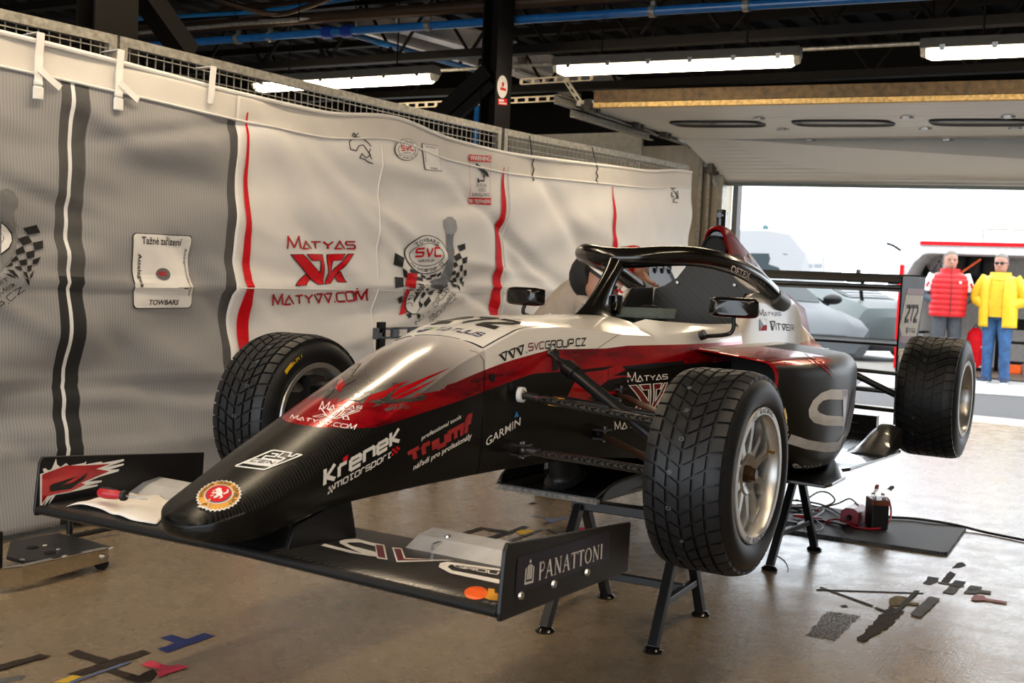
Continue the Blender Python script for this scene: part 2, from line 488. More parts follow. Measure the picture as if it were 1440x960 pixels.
def interp(x, tab):
    """smooth piecewise interpolation of columns; tab rows (x, a, b, ...)"""
    tab = sorted(tab, key=lambda r: r[0])
    if x <= tab[0][0]: return tab[0][1:]
    if x >= tab[-1][0]: return tab[-1][1:]
    for i in range(len(tab)-1):
        if tab[i][0] <= x <= tab[i+1][0]:
            h = tab[i+1][0]-tab[i][0]; t = (x-tab[i][0])/h; r = []
            for k in range(1, len(tab[0])):
                y0, y1 = tab[i][k], tab[i+1][k]
                def sl(j):
                    if j == 0 or j == len(tab)-1: return None
                    d0 = (tab[j][k]-tab[j-1][k])/(tab[j][0]-tab[j-1][0]); d1 = (tab[j+1][k]-tab[j][k])/(tab[j+1][0]-tab[j][0])
                    return 0 if d0*d1 <= 0 else 2*d0*d1/(d0+d1)
                m0, m1 = sl(i), sl(i+1); d = (y1-y0)/h
                m0 = d if m0 is None else m0; m1 = d if m1 is None else m1
                r.append(y0*(2*t**3-3*t*t+1)+m0*h*(t**3-2*t*t+t)+y1*(-2*t**3+3*t*t)+m1*h*(t**3-t*t))
            return tuple(r)
# ================================================================== SETTING
def floor_mat():
    t = NT('painted_concrete_floor')
    n1 = t.noise(.9, 5, .6); n2 = t.noise(7, 6, .65); n3 = t.noise(60, 3, .6)
    n4 = t.noise(3.0, 6, .7, stretch=(1, 4, 1))
    c = t.mix(n1, (.205, .148, .088), (.29, .218, .135))
    c = t.mix(t.ramp(n2, [(.35, 0), (.8, .35)]), c, (.30, .25, .18))
    c = t.mix(t.ramp(n4, [(.60, 0), (.72, .55)]), c, (.10, .075, .045))
    sp = t.noise(34, 2, .5)
    c = t.mix(t.ramp(sp, [(.70, 0), (.73, .8)]), c, (.03, .025, .02))
    r = t.math('ADD', t.math('MULTIPLY', t.ramp(n2, [(.3, 0), (.75, 1)]), .20), .15)
    r = t.math('ADD', r, t.math('MULTIPLY', n3, .07))
    sc = t.noise(26, 3, .6, stretch=(.25, 6, 1)); sc2 = t.noise(22, 3, .6, stretch=(5, .3, 1))
    c = t.mix(t.ramp(sc, [(.60, 0), (.68, .45)]), c, (.07, .055, .04)); c = t.mix(t.ramp(sc2, [(.62, 0), (.70, .40)]), c, (.08, .065, .05))
    t.bump(t.math('ADD', n3, t.math('ADD', t.math('MULTIPLY', n2, 1.5), t.math('MULTIPLY', sc, .8))), .22, .005)
    return t.set(col=c, rough=r, spec=.6, coat=.22, coatr=.28)
MAT['floor'] = floor_mat()
MAT['apron'] = M('pale_apron_concrete', (.34, .32, .295), .6, var=.12, vscale=6)
MAT['asphalt'] = M('grey_asphalt', (.068, .068, .072), .85, var=.35, vscale=60, bump=(90, .5, .01))
MAT['concrete'] = (lambda t: (t.set(col=t.mix(t.ramp(t.noise(2.2, 6, .7, stretch=(1, 1, .35)), [(.45, 0), (.75, 1)]), (.62, .56, .45), (.34, .285, .20)), rough=.8), t.bump(t.noise(20, 5), .3, .01), t.m)[-1])(NT('stained_concrete'))
MAT['wall_paint'] = M('grey_wall_paint', (.30, .28, .25), .7)
MAT['deck'] = M('dark_roof_deck', (.006, .005, .004), .6, var=.3, spec=.2)
MAT['deck_light'] = M('galvanised_purlin', (.55, .52, .50), .45, .4)
MAT['panel'] = (lambda t: (t.set(col=t.mix(t.noise(3, 3), (.66, .65, .63), (.72, .71, .68)), rough=.42),
                t.m)[-1])(NT('ribbed_door_panel'))
MAT['cream_panel'] = M('cream_door_panel', (.62, .58, .49), .5)
MAT['timber'] = M('dusty_timber', (.10, .062, .026), .7, var=.5, vscale=22)
MAT['foam'] = M('pale_timber_edge', (.62, .42, .16), .7, var=.4, vscale=40)
MAT['blue_pipe'] = M('blue_pipe_paint', (.012, .12, .36), .25, coat=.3)

b = B(); b.add([(8, -9, 0), (-7.9, -9, 0), (-7.9, 6, 0), (8, 6, 0), (8, -9, -.15), (-7.9, -9, -.15), (-7.9, 6, -.15), (8, 6, -.15)],
               [(0, 1, 2, 3), (4, 7, 6, 5), (0, 4, 5, 1), (1, 5, 6, 2), (2, 6, 7, 3), (3, 7, 4, 0)])
struct(b, 'floor', 'floor', 'glossy tan painted concrete garage floor', smooth=0)
# outdoor ground: apron, asphalt lane, paddock falling away
b = B(); a0 = at_z(1380, 606, -.01); a1 = at_z(1440, 615, -.01)
b.box((-8.25, -6, -.085), (.7, 34, .15)); o = b.build('apron', 'apron', smooth=0); tag(o, 'pale concrete apron strip just outside the garage door', 'ground', kind='structure')
b = B(); b.add([(-8.6, -23, -.012), (-12.0, -23, -.012), (-12.0, 11, -.012), (-8.6, 11, -.012)], [(0, 1, 2, 3)])
o = b.build('asphalt_lane', 'asphalt', smooth=0); tag(o, 'grey asphalt lane behind the garage', 'ground', kind='structure')
b = B(); b.add([(-12.0, -30, -.012), (-17.4, -34, -.02), (-22, -38, -.05), (-60, -60, -.9), (-60, 25, -.9), (-22, 18, -.05), (-17.4, 13, -.02), (-12, 11, -.012)],
               [(0, 1, 6, 7), (1, 2, 5, 6), (2, 3, 4, 5)])
o = b.build('paddock_ground', 'apron', smooth=0); tag(o, 'pale paddock ground beyond the asphalt lane', 'ground', kind='structure')

# ceiling deck, corrugated along the depth of the garage
b = B(); prof = []; y = -9.0
while y < 6.0:
    prof += [(y, 3.30), (y+.11, 3.30), (y+.14, 3.36), (y+.23, 3.36)]; y += .26
rings = [[Vector((x, py, pz)) for py, pz in prof]+[Vector((x, prof[-1][0], 3.5)), Vector((x, prof[0][0], 3.5))] for x in (8, -7.6)]
b.loft(rings)
struct(b, 'ceiling', 'deck', 'dark corrugated steel roof deck', smooth=.3)
# back wall around the door opening (left part, header, right part)
YL = at_x(1014, 300, -7.5).y; YR = 3.6
b = B()
b.box((-7.62, (-2.75+YL)/2, 1.22), (.3, YL+2.75, 2.44))
b.box((-7.62, (YR+6)/2, 1.65), (.3, 6-YR, 3.3))
p0 = at_x(902, 200, -7.55).y
b.box((-7.62, (p0-2.75)/2, 1.77), (.28, -2.75-p0, 1.34)); b.box((-7.62, (p0-2.75)/2, .55), (.28, -2.75-p0, 1.1))
b.box((-7.62, -8.3, 1.3), (.28, 1.4, 2.6))
struct(b, 'wall_back', 'concrete', 'stained concrete back wall around the door openings', smooth=0)
b = B(); b.box((0.2, 5.9, 1.65), (15.6, .2, 3.3)); struct(b, 'wall_right', 'wall_paint', 'grey side wall', smooth=0)
b = B(); b.box((0.2, -9.0, 1.65), (15.6, .2, 3.3)); struct(b, 'wall_left', 'wall_paint', 'grey far side wall of the next bay', smooth=0)
b = B(); b.box((6.2, -6.6, 1.65), (.2, 4.8, 3.3)); b.box((6.2, 4.9, 1.65), (.2, 2.2, 3.3)); b.box((6.2, -.2, 3.0), (.2, 8.0, .6))  # unseen wall with opening, added and sized to set the daylight from the front
struct(b, 'wall_front_added', 'wall_paint', 'unseen grey wall added on the pit lane side to limit daylight', smooth=0)
b = B(); b.box((-7.62, (YL+YR)/2, 3.04), (.3, YR-YL, .88)); b.box((-7.62, (YL+p0)/2, 2.95), (.29, YL-p0, 1.02)); b.box((-7.62, (p0-9)/2, 2.99), (.28, p0+9, .98)); struct(b, 'trim_3', 'dark_steel', 'dark cladding over the door opening', smooth=0)
# steel door frame at the left of the opening
b = B(); b.bar((-7.44, YL+.02, 0), (-7.44, YL+.02, 2.5), .05, .10, (1, 0, 0)); b.bar((-7.42, YL-.10, 0), (-7.42, YL-.10, 2.45), .03, .06, (1, 0, 0))
b.bar((-7.40, YL-.18, 0), (-7.40, YL-.18, 2.4), .04, .05, (1, 0, 0))
struct(b, 'trim_1', 'galv', 'steel guide rail beside the door opening', smooth=0)
b = B(); e = at_x(1034.5, 300, -7.9)
b.box((-7.85, (YL+.05+e.y)/2, 1.4), (.12, e.y-YL-.05, 2.8)); struct(b, 'trim_2', M('dull_grey_cladding', (.085, .085, .09), .6), 'grey outer reveal of the door opening', smooth=0)

# ------------------------------------------------------------------ sectional garage door, raised on its tracks
ZD = 2.42
def dl(px0, py0, px1, py1, z, y0, y1):
    """straight line through two sighted points at height z, cut at y0 and y1"""
    p, q = at_z(px0, py0, z), at_z(px1, py1, z); f = lambda y: p+(q-p)*((y-p.y)/(q.y-p.y))
    return f(y0), f(y1)
door = thing('garage_door', 'white ribbed sectional garage door raised overhead with oval windows', 'door', (-6.3, .6, 2.42))
Y0, Y1 = -2.36, 3.5
LN = [dl(962, 146, 1440, 138, ZD, Y0, Y1), dl(1058, 165, 1410, 162, ZD, Y0, Y1), dl(1100, 180.5, 1305, 179, ZD, Y0, Y1), dl(1000, 196, 1400, 195, ZD, Y0, Y1)]
bl0 = at_x(1016, 257, -7.5); bl1 = at_x(1440, 263, -7.5); bf = lambda y: bl0+(bl1-bl0)*((y-bl0.y)/(bl1.y-bl0.y))
LN.append((bf(YL+.02), bf(Y1)))
nrm = Vector((0, 0, .04))
for i in range(4):
    (a, c), (d, e) = LN[i], LN[i+1]
    g = Vector((-.006, 0, 0)); b = B()
    up = nrm if i < 3 else Vector((-.028, 0, .028))
    if i == 3: up = Vector((-.03, 0, .028))
    A0, C0, D0, E0 = a+g, c+g, d-g, e-g; ring0 = []; ring1 = []; nr = 12
    for k in range(nr+1):
        t_ = k/nr; dz = -.0035 if k % 3 == 1 else 0.0
        ring0.append(A0+(D0-A0)*t_+up.normalized()*(-dz)); ring1.append(C0+(E0-C0)*t_+up.normalized()*(-dz))
    b.loft([ring0+[D0+up, A0+up], ring1+[E0+up, C0+up]])
    o = b.build('door_section', 'panel', door, smooth=0)
    if i == 1:
        for (xa, xb) in ((945, 1073), (1115, 1256), (1307, 1450), (1510, 1660)):
            def W(u, v):   # along the row of windows
                pa = at_z(xa+(xb-xa)*u, 172.6-(xa+xb-2200)/2*.0055, ZD)
                return pa
            ctr = W(.5, .5); hx = (W(1, .5)-W(0, .5))/2
            dv = Vector((1, 0, 0))*.165
            f = B(); gl = B()
            def oval(k, z):
                out = []
                for j in range(40):
                    t_ = 2*PI*j/40; cx = math.copysign(abs(math.cos(t_))**.45, math.cos(t_)); sy = math.copysign(abs(math.sin(t_))**.6, math.sin(t_))
                    out.append(ctr+hx*(cx*(1-k*.06/.3))+dv*(sy*(1-k))-Vector((0, 0, z)))
                return out
            f.loft([oval(0, -.002), oval(0, .014), oval(.12, .018), oval(.28, .006)], False, False)
            wf = f.build('window_frame', 'black_plastic', o, smooth=.5)
            gl.loft([oval(.26, .004), oval(.26, -.01)]); gl.build('window_pane', M('smoky_acrylic', (.30, .30, .31), .12, coat=.5), o, smooth=.3)
b = B()
for (l, px) in ((1, 1065), (1, 1277), (2, 1100), (2, 1303), (3, 1140), (3, 1333), (1, 1420), (2, 1430)):
    a, c = LN[l]; 
    t_ = {1: 164, 2: 180, 3: 196}[l]; q = at_z(px, t_, ZD)
    q = a+(c-a)*((q.y-a.y)/(c.y-a.y))
    b.box(q-Vector((0, 0, .012)), (.07, .05, .018)); b.cyl(q+Vector((0, -.05, -.014)), q+Vector((0, .05, -.014)), .009, n=8)
b.build('door_hinge', 'steel', door)
b = B(); a, c = LN[4]; b.bar(a+Vector((.01, 0, -.012)), c+Vector((.01, 0, -.012)), .05, .03); b.build('bottom_seal', M('teal_grey_seal', (.10, .13, .13), .5), door, smooth=0)
# tracks
MAT['dark_bracket'] = M('oily_steel', (.10, .09, .08), .45, .7)
tr = thing('door_track', 'galvanised roller track carrying the left edge of the raised garage door', 'track', (-4.5, -2.36, 2.42))
q0, q1, q2 = at_z(783, 139, ZD), at_z(984, 205, ZD), at_x(1014, 262, -7.46)
b = B()
for off in (Vector((0, 0, 0)),):
    for pts in ([q0, q1, q2], [at_z(806, 158, ZD-.06), at_z(916, 192, ZD-.06)]):
        for p, q in zip(pts[:-1], pts[1:]):
            b.bar(p+Vector((0, 0, .03)), q+Vector((0, 0, .03)), .045, .008); b.bar(p-Vector((0, 0, .03)), q-Vector((0, 0, .03)), .045, .008)
            b.bar(p+Vector((0, -.022, 0)), q+Vector((0, -.022, 0)), .006, .068)
b.build('rail', 'galv', tr, smooth=0)
for px, py in ((893, 174), (932, 187), (978, 203), (1000, 238), (829, 150)):
    r = B(); p = at_z(px, py, ZD) if px != 1000 else at_x(1000, 238, -7.3)
    r.box(p+Vector((0, .02, 0)), (.16, .05, .09)); r.cyl(p+Vector((.04, -.04, -.01)), p+Vector((.04, .06, -.01)), .03, n=12); r.cyl(p+Vector((-.05, -.04, -.02)), p+Vector((-.05, .06, -.02)), .022, n=12)
    r.build('roller_bracket', 'dark_bracket', tr)
def perforated(name, p, q, label, w=.045, grp=None):
    """slotted angle strut"""
    p, q = Vector(p), Vector(q); b = B(); d = (q-p); L = d.length; d /= L
    n = max(3, int(L/.09))
    b.bar(p+Vector((0, 0, w*.42)), q+Vector((0, 0, w*.42)), .006, w*.18); b.bar(p-Vector((0, 0, w*.42)), q-Vector((0, 0, w*.42)), .006, w*.18)
    b.bar(p+Vector((-.02, 0, w*.5)), q+Vector((-.02, 0, w*.5)), .04, .005)
    for i in range(n+1):
        c = p+d*(L*i/n); b.bar(c-d*.013, c+d*.013, .006, w*.75)
    o = b.build(name, M('pale_zinc', (.62, .54, .40), .45, .4), smooth=0); tag(o, label, 'bracket', grp); return o
perforated('slotted_strut', at_z(560, 149, 2.47), at_z(786, 138, 2.47), 'long slotted steel strut passing behind the dark column to the door track')
perforated('slotted_strut', at_z(733, 115, 2.6), at_z(832, 109, 2.6), 'short slotted steel strut under the left end of the middle tube light')
perforated('slotted_strut', at_z(795, 113, 2.6), at_z(815, 143, 2.44), 'slanted slotted hanger between short strut and door track')
# beam across the room in front of the raised door
b = B(); p, q = dl(962, 149.5, 1440, 140.5, 2.395, -2.2, 4.2); b.bar(p+Vector((-.02, 0, .083)), q+Vector((-.02, 0, .083)), .10, .09)
o = b.build('timber_beam', 'timber', smooth=0, bev=.004); tag(o, 'brown timber cross beam in front of the raised white door', 'beam')
b = B(); p, q = dl(962, 149.5, 1440, 140.5, 2.395, -2.2, 4.2); b.bar(p+Vector((0, 0, .018)), q+Vector((0, 0, .018)), .06, .036)
o = b.build('timber_batten', 'foam', smooth=0, bev=.003); tag(o, 'pale rough batten along the underside of the timber beam', 'batten')
# neighbour bay door leaf
b = B(); y0, y1 = at_x(705, 190, -7.4).y, at_x(903, 190, -7.4).y
for k in range(4): b.box((-7.42, (y0+y1)/2, 2.33-k*.5), (.05, y1-y0, .49))
o = b.build('bay_door', 'cream_panel', smooth=0, bev=.006); tag(o, 'cream panelled door of the next bay seen over the white curtain', 'door')
# ------------------------------------------------------------------ roof steel
def lattice(X, label, zb=2.83, zt=3.22, py=None):
    t_ = thing('lattice_girder', label, 'girder', (X, 0, zb), 'lattice girders under the roof')
    b = B(); sk = .05
    P = lambda y, z: Vector((X-sk*y, y, z))
    b.bar(P(-8.8, zt), P(5.7, zt), .08, .06); b.bar(P(-8.8, zb), P(5.7, zb), .09, .06)
    b.build('chord', 'dark_steel', t_, smooth=0)
    d = B(); y = -8.6; k = 0
    while y < 5.4:
        d.tube([P(y, zb if k % 2 else zt), P(y+.33, zt if k % 2 else zb)], .013, 8); y += .33; k += 1
    d.build('web_rod', 'dark_steel', t_)
lattice(-3.05, 'dark lattice girder above the blue pipe, nearest the camera', 3.0, 3.24)
lattice(-4.45, 'dark zigzag lattice girder directly above the row of tube lights', 2.75, 3.2)
lattice(-5.6, 'dark zigzag lattice girder just above the timber beam', 2.68, 3.15)
lattice(-1.2, 'dark lattice girder at the top left of the picture near the first column', 3.0, 3.24)
def purlin(p, q, label):
    b = B(); b.bar(p, q, .14, .02); b.bar(p+Vector((0, 0, .08)), q+Vector((0, 0, .08)), .012, .16); b.bar(p+Vector((0, 0, .16)), q+Vector((0, 0, .16)), .1, .012)
    tag(b.build('roof_purlin', 'deck_light', smooth=0), label, 'purlin', 'pale roof purlins')
purlin(at_z(500, 44, 2.95), at_z(672, 95, 2.95), 'left pale purlin from blue pipe to the dark column')
purlin(at_z(556, 40, 3.0), at_z(720, 86, 3.0), 'right pale purlin from blue pipe to the dark column')
purlin(at_z(714, 99, 2.9), at_z(808, 134, 2.9), 'short pale purlin right of the dark column, lower one')
purlin(at_z(742, 96, 2.95), at_z(868, 134, 2.95), 'pale purlin running behind the left end of middle tube light')
# pipes
def pipe(name, pts, r, mat, label, cat='pipe', clips=()):
    t_ = thing(name, label, cat, pts[0])
    b = B(); b.tube(pts, r, 12); b.build('pipe_run', mat, t_)
    for c in ([] if clips else [pts[len(pts)//2], pts[-1]] if len(pts) < 9 else [pts[0]]):
        k = B(); k.tube([c, Vector((c.x, c.y, 3.31))], .004, 6); k.build('hanger_wire', 'dark_steel', t_)
    for c in clips:
        k = B(); k.tube([c-Vector((0, .02, 0)), c+Vector((0, .02, 0))], r*1.35, 12); k.bar(c+Vector((0, 0, r)), c+Vector((0, 0, r+.09)), .03, .02); k.build('pipe_clip', 'galv', t_, smooth=.5)
ZP = 2.86
pa, pb, pc, pd = at_z(262, 60, ZP), at_z(455, 46, ZP), at_z(960, 13, ZP), at_z(1240, -3, ZP)
pe = pd+(pd-pc)*1.5; pz = pa+(pa-pb)*1.2
def onp(px): # along the pipe
    t_ = (px-262)/(1240-262); 
    for a, c, x0, x1 in ((pa, pb, 262, 455), (pb, pc, 455, 960), (pc, pd, 960, 1240)):
        if x0 <= px <= x1: return a+(c-a)*((px-x0)/(x1-x0))
pipe('blue_pipe', [pz, pa, pb, pc, pd, pe], .030, 'blue_pipe', 'long blue service pipe crossing under the dark roof', clips=[at_z(335, 55, ZP), at_z(380, 52, ZP), at_z(603, 36, ZP), at_z(918, 16, ZP), at_z(1050, 8, ZP)])
b = B(); k = at_z(460, 46, ZP); k2 = at_z(490, 44, ZP)
d = (k2-k).normalized(); b.tube([k-d*.03, k+d*.05, k+d*.051, k2-d*.051, k2-d*.05, k2+d*.04], [.045, .045, .034, .034, .045, .045], 14)
tag(b.build('pipe_coupling', M('deep_blue_plastic', (.008, .035, .25), .35)), 'dark blue coupling on the blue pipe above the left tube light', 'pipe fitting')
br0 = at_z(494, 48, ZP); br1 = at_z(673, 100, ZP-.02)
pipe('blue_branch_pipe', [br0, br1, br1+Vector((0, 0, -.06)), Vector((br1.x, br1.y, 1.2))], .024, 'blue_pipe', 'blue branch pipe running from the coupling down beside the dark column')
off = Vector((.05, 0, .10))
pipe('black_pipe', [pz+off, pa+off, pb+off, pc+off, pd+off, pe+off], .045, 'brown_dark', 'thick dark brown pipe lying just above the blue pipe')
pipe('thin_blue_conduit', [at_z(180, 27, 3.1), at_z(360, 17, 3.1), at_z(440, 6, 3.1), at_z(520, -6, 3.1)], .016, 'skyblue', 'thin light blue conduit at the top left under the roof')
pipe('sagging_cable', lerp_pts([at_z(300, -4, 3.05), at_z(340, 10, 3.0), at_z(390, 20, 2.98), at_z(430, 10, 3.0), at_z(470, -5, 3.05)], 5), .02, 'brown_dark', 'brown sagging cable at the top edge above the blue pipe', 'cable')
pipe('conduit', [at_z(545, 103, 2.62), at_z(690, 95, 2.66), at_z(800, 88, 2.66)], .014, 'galv', 'grey steel conduit passing behind the column between the two tube lights')
pipe('conduit', [at_z(1060, 73, 2.72), at_z(1310, 60, 2.72)], .014, 'galv', 'grey steel conduit linking the middle and right tube lights')
pipe('tray_rod', [at_z(180, 48, 2.9), at_z(330, 34, 2.9), at_z(420, 28, 2.9)], .014, 'galv', 'bright steel rod behind the first column brace', 'rod')
pipe('tray_rod', [at_z(310, 12, 3.15), at_z(560, -8, 3.15)], .02, 'brown_dark', 'dark rusty rod at the very top of the picture', 'rod')
pipe('tray_rod', [at_z(365, 30, 2.95), at_z(500, 23, 2.95)], .012, 'deck_light', 'pale rod just above the blue pipe coupling', 'rod')
pipe('tray_rod', [at_z(500, 18, 3.0), at_z(760, 6, 3.0)], .014, 'deck_light', 'pale rod above the blue pipe in the top middle', 'rod')
# columns
def column(px0, px1, Y, label, brace, pyref):
    a, c = at_y(px0, pyref, Y), at_y(px1, pyref, Y); w = abs(a.x-c.x); cx = (a.x+c.x)/2
    t_ = thing('steel_column', label, 'column', (cx, Y, 0), 'dark steel columns behind the fence')
    b = B(); b.box((cx, Y+.055, 1.65), (w, .014, 3.3)); b.box((cx, Y-.055, 1.65), (w, .014, 3.3)); b.box((cx, Y, 1.65), (.012, .11, 3.3))
    b.build('post', 'dark_steel', t_, smooth=0)
    b = B()
    for p, q, ww in brace: b.bar(p, q, ww, .10)
    b.build('brace', 'dark_steel', t_, smooth=0)
    return t_
YC = -2.36
c1 = column(120, 181, YC, 'dark steel column behind the fence at the top left', [(at_y(200, -12, YC-.05), at_y(262, 75, YC-.12), .10)], 30)
c2 = column(685, 707, YC, 'dark steel column with round stickers behind the middle of the fence',
            [(at_y(688, 100, YC), at_y(688, 100, YC)+Vector((.1, -.75, -.62)), .09), (at_y(700, 118, YC)+Vector((.08, 0, 0)), at_y(700, 118, YC)+Vector((.22, -.7, -.6)), .05)], 150)
cb = B(); cc = c2.location; w2 = abs(at_y(685, 150, YC).x-at_y(707, 150, YC).x)
cb.box((cc.x, YC+.055, 1.65), (w2, .014, 3.3)); CT = [cb.bvh()]
decal('round_sticker', [circ(.5, .5, .5)], [(699, 138), (713.5, 138), (713.5, 106), (699, 106)], CT, 'white_print', c2)
decal('sticker_print', [circ(.52, .62, .12), [(.2, .36), (.85, .28), (.85, .40), (.3, .50)]], [(700, 136), (713, 136), (713, 108), (700, 108)], CT, 'red_print', c2, .003)
decal('sticker_plate', [[(0, 0), (1, 0), (1, 1), (0, 1)]], [(700, 147), (713, 148), (713, 139), (700, 138)], CT, 'red_print', c2)
decal('sticker_plate_print', [[(.08, .5), (.6, .5), (.6, .85), (.08, .85)], [(.1, .12), (.9, .12), (.9, .34), (.1, .34)]], [(700, 147), (713, 148), (713, 139), (700, 138)], CT, 'white_print', c2, .003)

# ------------------------------------------------------------------ tube lights
def tubemat():
    t = NT('lit_diffuser'); o = t.new('ShaderNodeTexCoord').outputs['Generated']
    return t.set(col=(.9, .88, .8), rough=.4, emit=TUBE_COLOR, es=TUBE_STRENGTH)
MAT['diffuser'] = tubemat()
MAT['end_cap'] = M('pale_end_cap', (.75, .68, .5), .4); MAT['housing'] = M('grey_light_housing', (.10, .09, .075), .5)
def tube_light(p, q, label, seen=True):
    p, q = Vector(p), Vector(q); d = (q-p); L = d.length; d /= L; s = d.cross(Vector((0, 0, 1))).normalized()
    t_ = thing('tube_light', label, 'light', (p+q)/2, 'linear tube lights under the roof')
    def ringp(c, w0, w1, h0, h1): return [c-s*w0+Vector((0, 0, h0)), c+s*w0+Vector((0, 0, h0)), c+s*w1+Vector((0, 0, h1)), c-s*w1+Vector((0, 0, h1))]
    b = B(); b.loft([ringp(p-d*.015, .06, .045, .055, .12), ringp(q+d*.015, .06, .045, .055, .12)]); b.build('housing', 'housing', t_, smooth=0, bev=.008)
    b = B(); b.loft([ringp(p+d*.02, .03, .05, .012, .055), ringp(p+d*.05, .045, .056, 0, .055), ringp(q-d*.05, .045, .056, 0, .055), ringp(q-d*.02, .03, .05, .012, .055)])
    b.build('diffuser', 'diffuser', t_, smooth=0, bev=.012)
    b = B()
    for c, e in ((p, 1), (q, -1)): b = B(); b.loft([ringp(c-d*.01*e, .02, .045, .02, .056), ringp(c+d*.022*e, .032, .052, .010, .056)]); b.build('end_cap', 'end_cap', t_, smooth=.5)
    for i in range(6):
        c = p+d*(L*(i+.4)/5.8)
        for sg in (-1, 1): b = B(); b.box(c+s*(.062*sg)+Vector((0, 0, .055)), (.012, .03, .035)); b.build('clip', 'steel', t_, smooth=0)
    for k in (.2, .8):
        c = p+d*(L*k); b = B(); b.tube([c+Vector((0, 0, .12)), Vector((c.x, c.y, 3.31))], .006, 6); b.build('hanger', 'dark_steel', t_)
    return t_
ZT = 2.48
tube_light(at_z(359, 129, ZT), at_z(612, 116, ZT), 'left tube light, partly behind the fence mesh')
m0, m1 = at_z(782, 106, ZT), at_z(1122, 93, ZT)
tube_light(m0, m1, 'middle tube light, left of the raised garage door windows')
r0 = at_z(1297, 84, ZT); tube_light(r0, r0+(m1-m0), 'right tube light, cut by the right edge of the picture')
LL = (m1-m0)
for k, (xo, yo) in enumerate(((-.55, -1.5), (1.35, -1.5), (3.2, -1.5), (-.4, 1.5), (1.5, 1.5), (3.4, 1.5))):  # unseen tubes, added for light over the car and the streak on the nose
    c = Vector((xo, yo, 2.66)); hx = Vector((.82, 0, 0)); tube_light(c-hx, c+hx, 'unseen tube light added over the car nearer the camera, outside the picture')
# ================================================================== FENCE AND CURTAINS
FY = [(-6.5, -1.74), (-5.2, -1.81), (-3.37, -2.07), (-1.83, -2.13), (-.38, -2.15), (.12, -2.185), (1.6, -2.24)]
fy = lambda x: interp(x, FY)[0]
def fence_panel(x0, x1, label):
    """welded mesh panel in a steel frame"""
    t_ = thing('fence_panel', label, 'fence', ((x0+x1)/2, fy((x0+x1)/2), .05), 'mesh fence panels')
    zt, zb = 2.045, .06
    A, C = Vector((x0, fy(x0), 0)), Vector((x1, fy(x1), 0)); n = max(2, int(abs(x1-x0)/.5))
    P = lambda k: Vector((x0+(x1-x0)*k/n, fy(x0+(x1-x0)*k/n), 0))
    b = B()
    for k in range(n):
        for z in (zt-.02, zb): b.bar(P(k)+Vector((0, 0, z)), P(k+1)+Vector((0, 0, z)), .03, .04)
    for Q, s in ((A, -1), (C, 1)): b.bar(Q+Vector((0, 0, zb)), Q+Vector((0, 0, zt)), .03, .04, (1, 0, 0))
    b.build('frame', 'galv', t_, smooth=0)
    w = B(); m = int(abs(x1-x0)/.046)
    for k in range(1, m):
        x = x0+(x1-x0)*k/m; y = fy(x); w.bar((x, y-.006, zb), (x, y-.006, zt-.03), .0045, .0045, (1, 0, 0))
    z = zt-.06
    while z > .1:
        for k in range(n): w.bar(P(k)+Vector((0, .002, z)), P(k+1)+Vector((0, .002, z)), .0045, .0045)
        z -= .046 if z > 1.6 else .14
    w.build('wire_mesh', 'galv', t_, smooth=0)
g1 = at_z(160, 50, 2.04).x; g2 = at_z(171, 54, 2.04).x; g3 = at_z(709, 180, 2.04).x; g4 = at_z(716, 182, 2.04).x
fence_panel(1.5, g1, 'galvanised mesh fence panel at far left above the grey curtain')
fence_panel(g2, g3, 'long galvanised mesh fence panel in the middle above the white curtain')
fence_panel(g4, -5.66, 'galvanised mesh fence panel between dark column and garage door')

rnd = random.Random(3)
FOLD = [(rnd.uniform(-5.2, 1.3), rnd.uniform(.25, 1.75), rnd.uniform(.35, 1.1), rnd.uniform(.03, .075), rnd.uniform(-.25, .95), rnd.uniform(-.026, .026)) for _ in range(110)]
def wr(x, z):
    """cloth relief"""
    y = .010*math.sin(x*5.1+.8*math.sin(z*2.3))+.008*math.sin(z*9+x*1.3+1.1*math.sin(x*2.2))+.006*math.sin(z*19+x*3.1+2*math.sin(x*1.7))
    for fx, fz, L, w, an, h in FOLD:
        dx, dz = x-fx, z-fz; ca, sa = math.cos(an), math.sin(an); u = dx*ca+dz*sa; v = -dx*sa+dz*ca
        if abs(u) < L and abs(v) < 4*w: y += h*math.exp(-(v/w)**2)*(1-(u/L)**2)**2
    for zz, k in ((1.02, .018), (.62, .012), (.33, .010)):   # horizontal packing creases
        q = (z-zz-.02*math.sin(x*1.6))/.018; y += k*math.exp(-q*q)*(1 if x < 2 else 0)
    return y
def cy(x, z):
    lo = .0 if x < -1.5 else .06*max(0, (.5-z)/.5)*min(1, (x+1.5)/1)
    return fy(x)+.058+wr(x, z)*(.3+.7*min(1, max(0, (1.95-z)/.25)))+lo
def ctop(x):
    return interp(x, [(-5.65, 1.99), (-5.45, 1.985), (-4.9, 1.93), (-4.4, 1.915), (-3.9, 1.90), (-3.3, 1.885), (-2.75, 1.90), (-2.2, 1.955), (-1.6, 1.90), (-1.0, 1.905), (-.4, 1.925), (.1, 1.945), (1.4, 1.97)])[0]
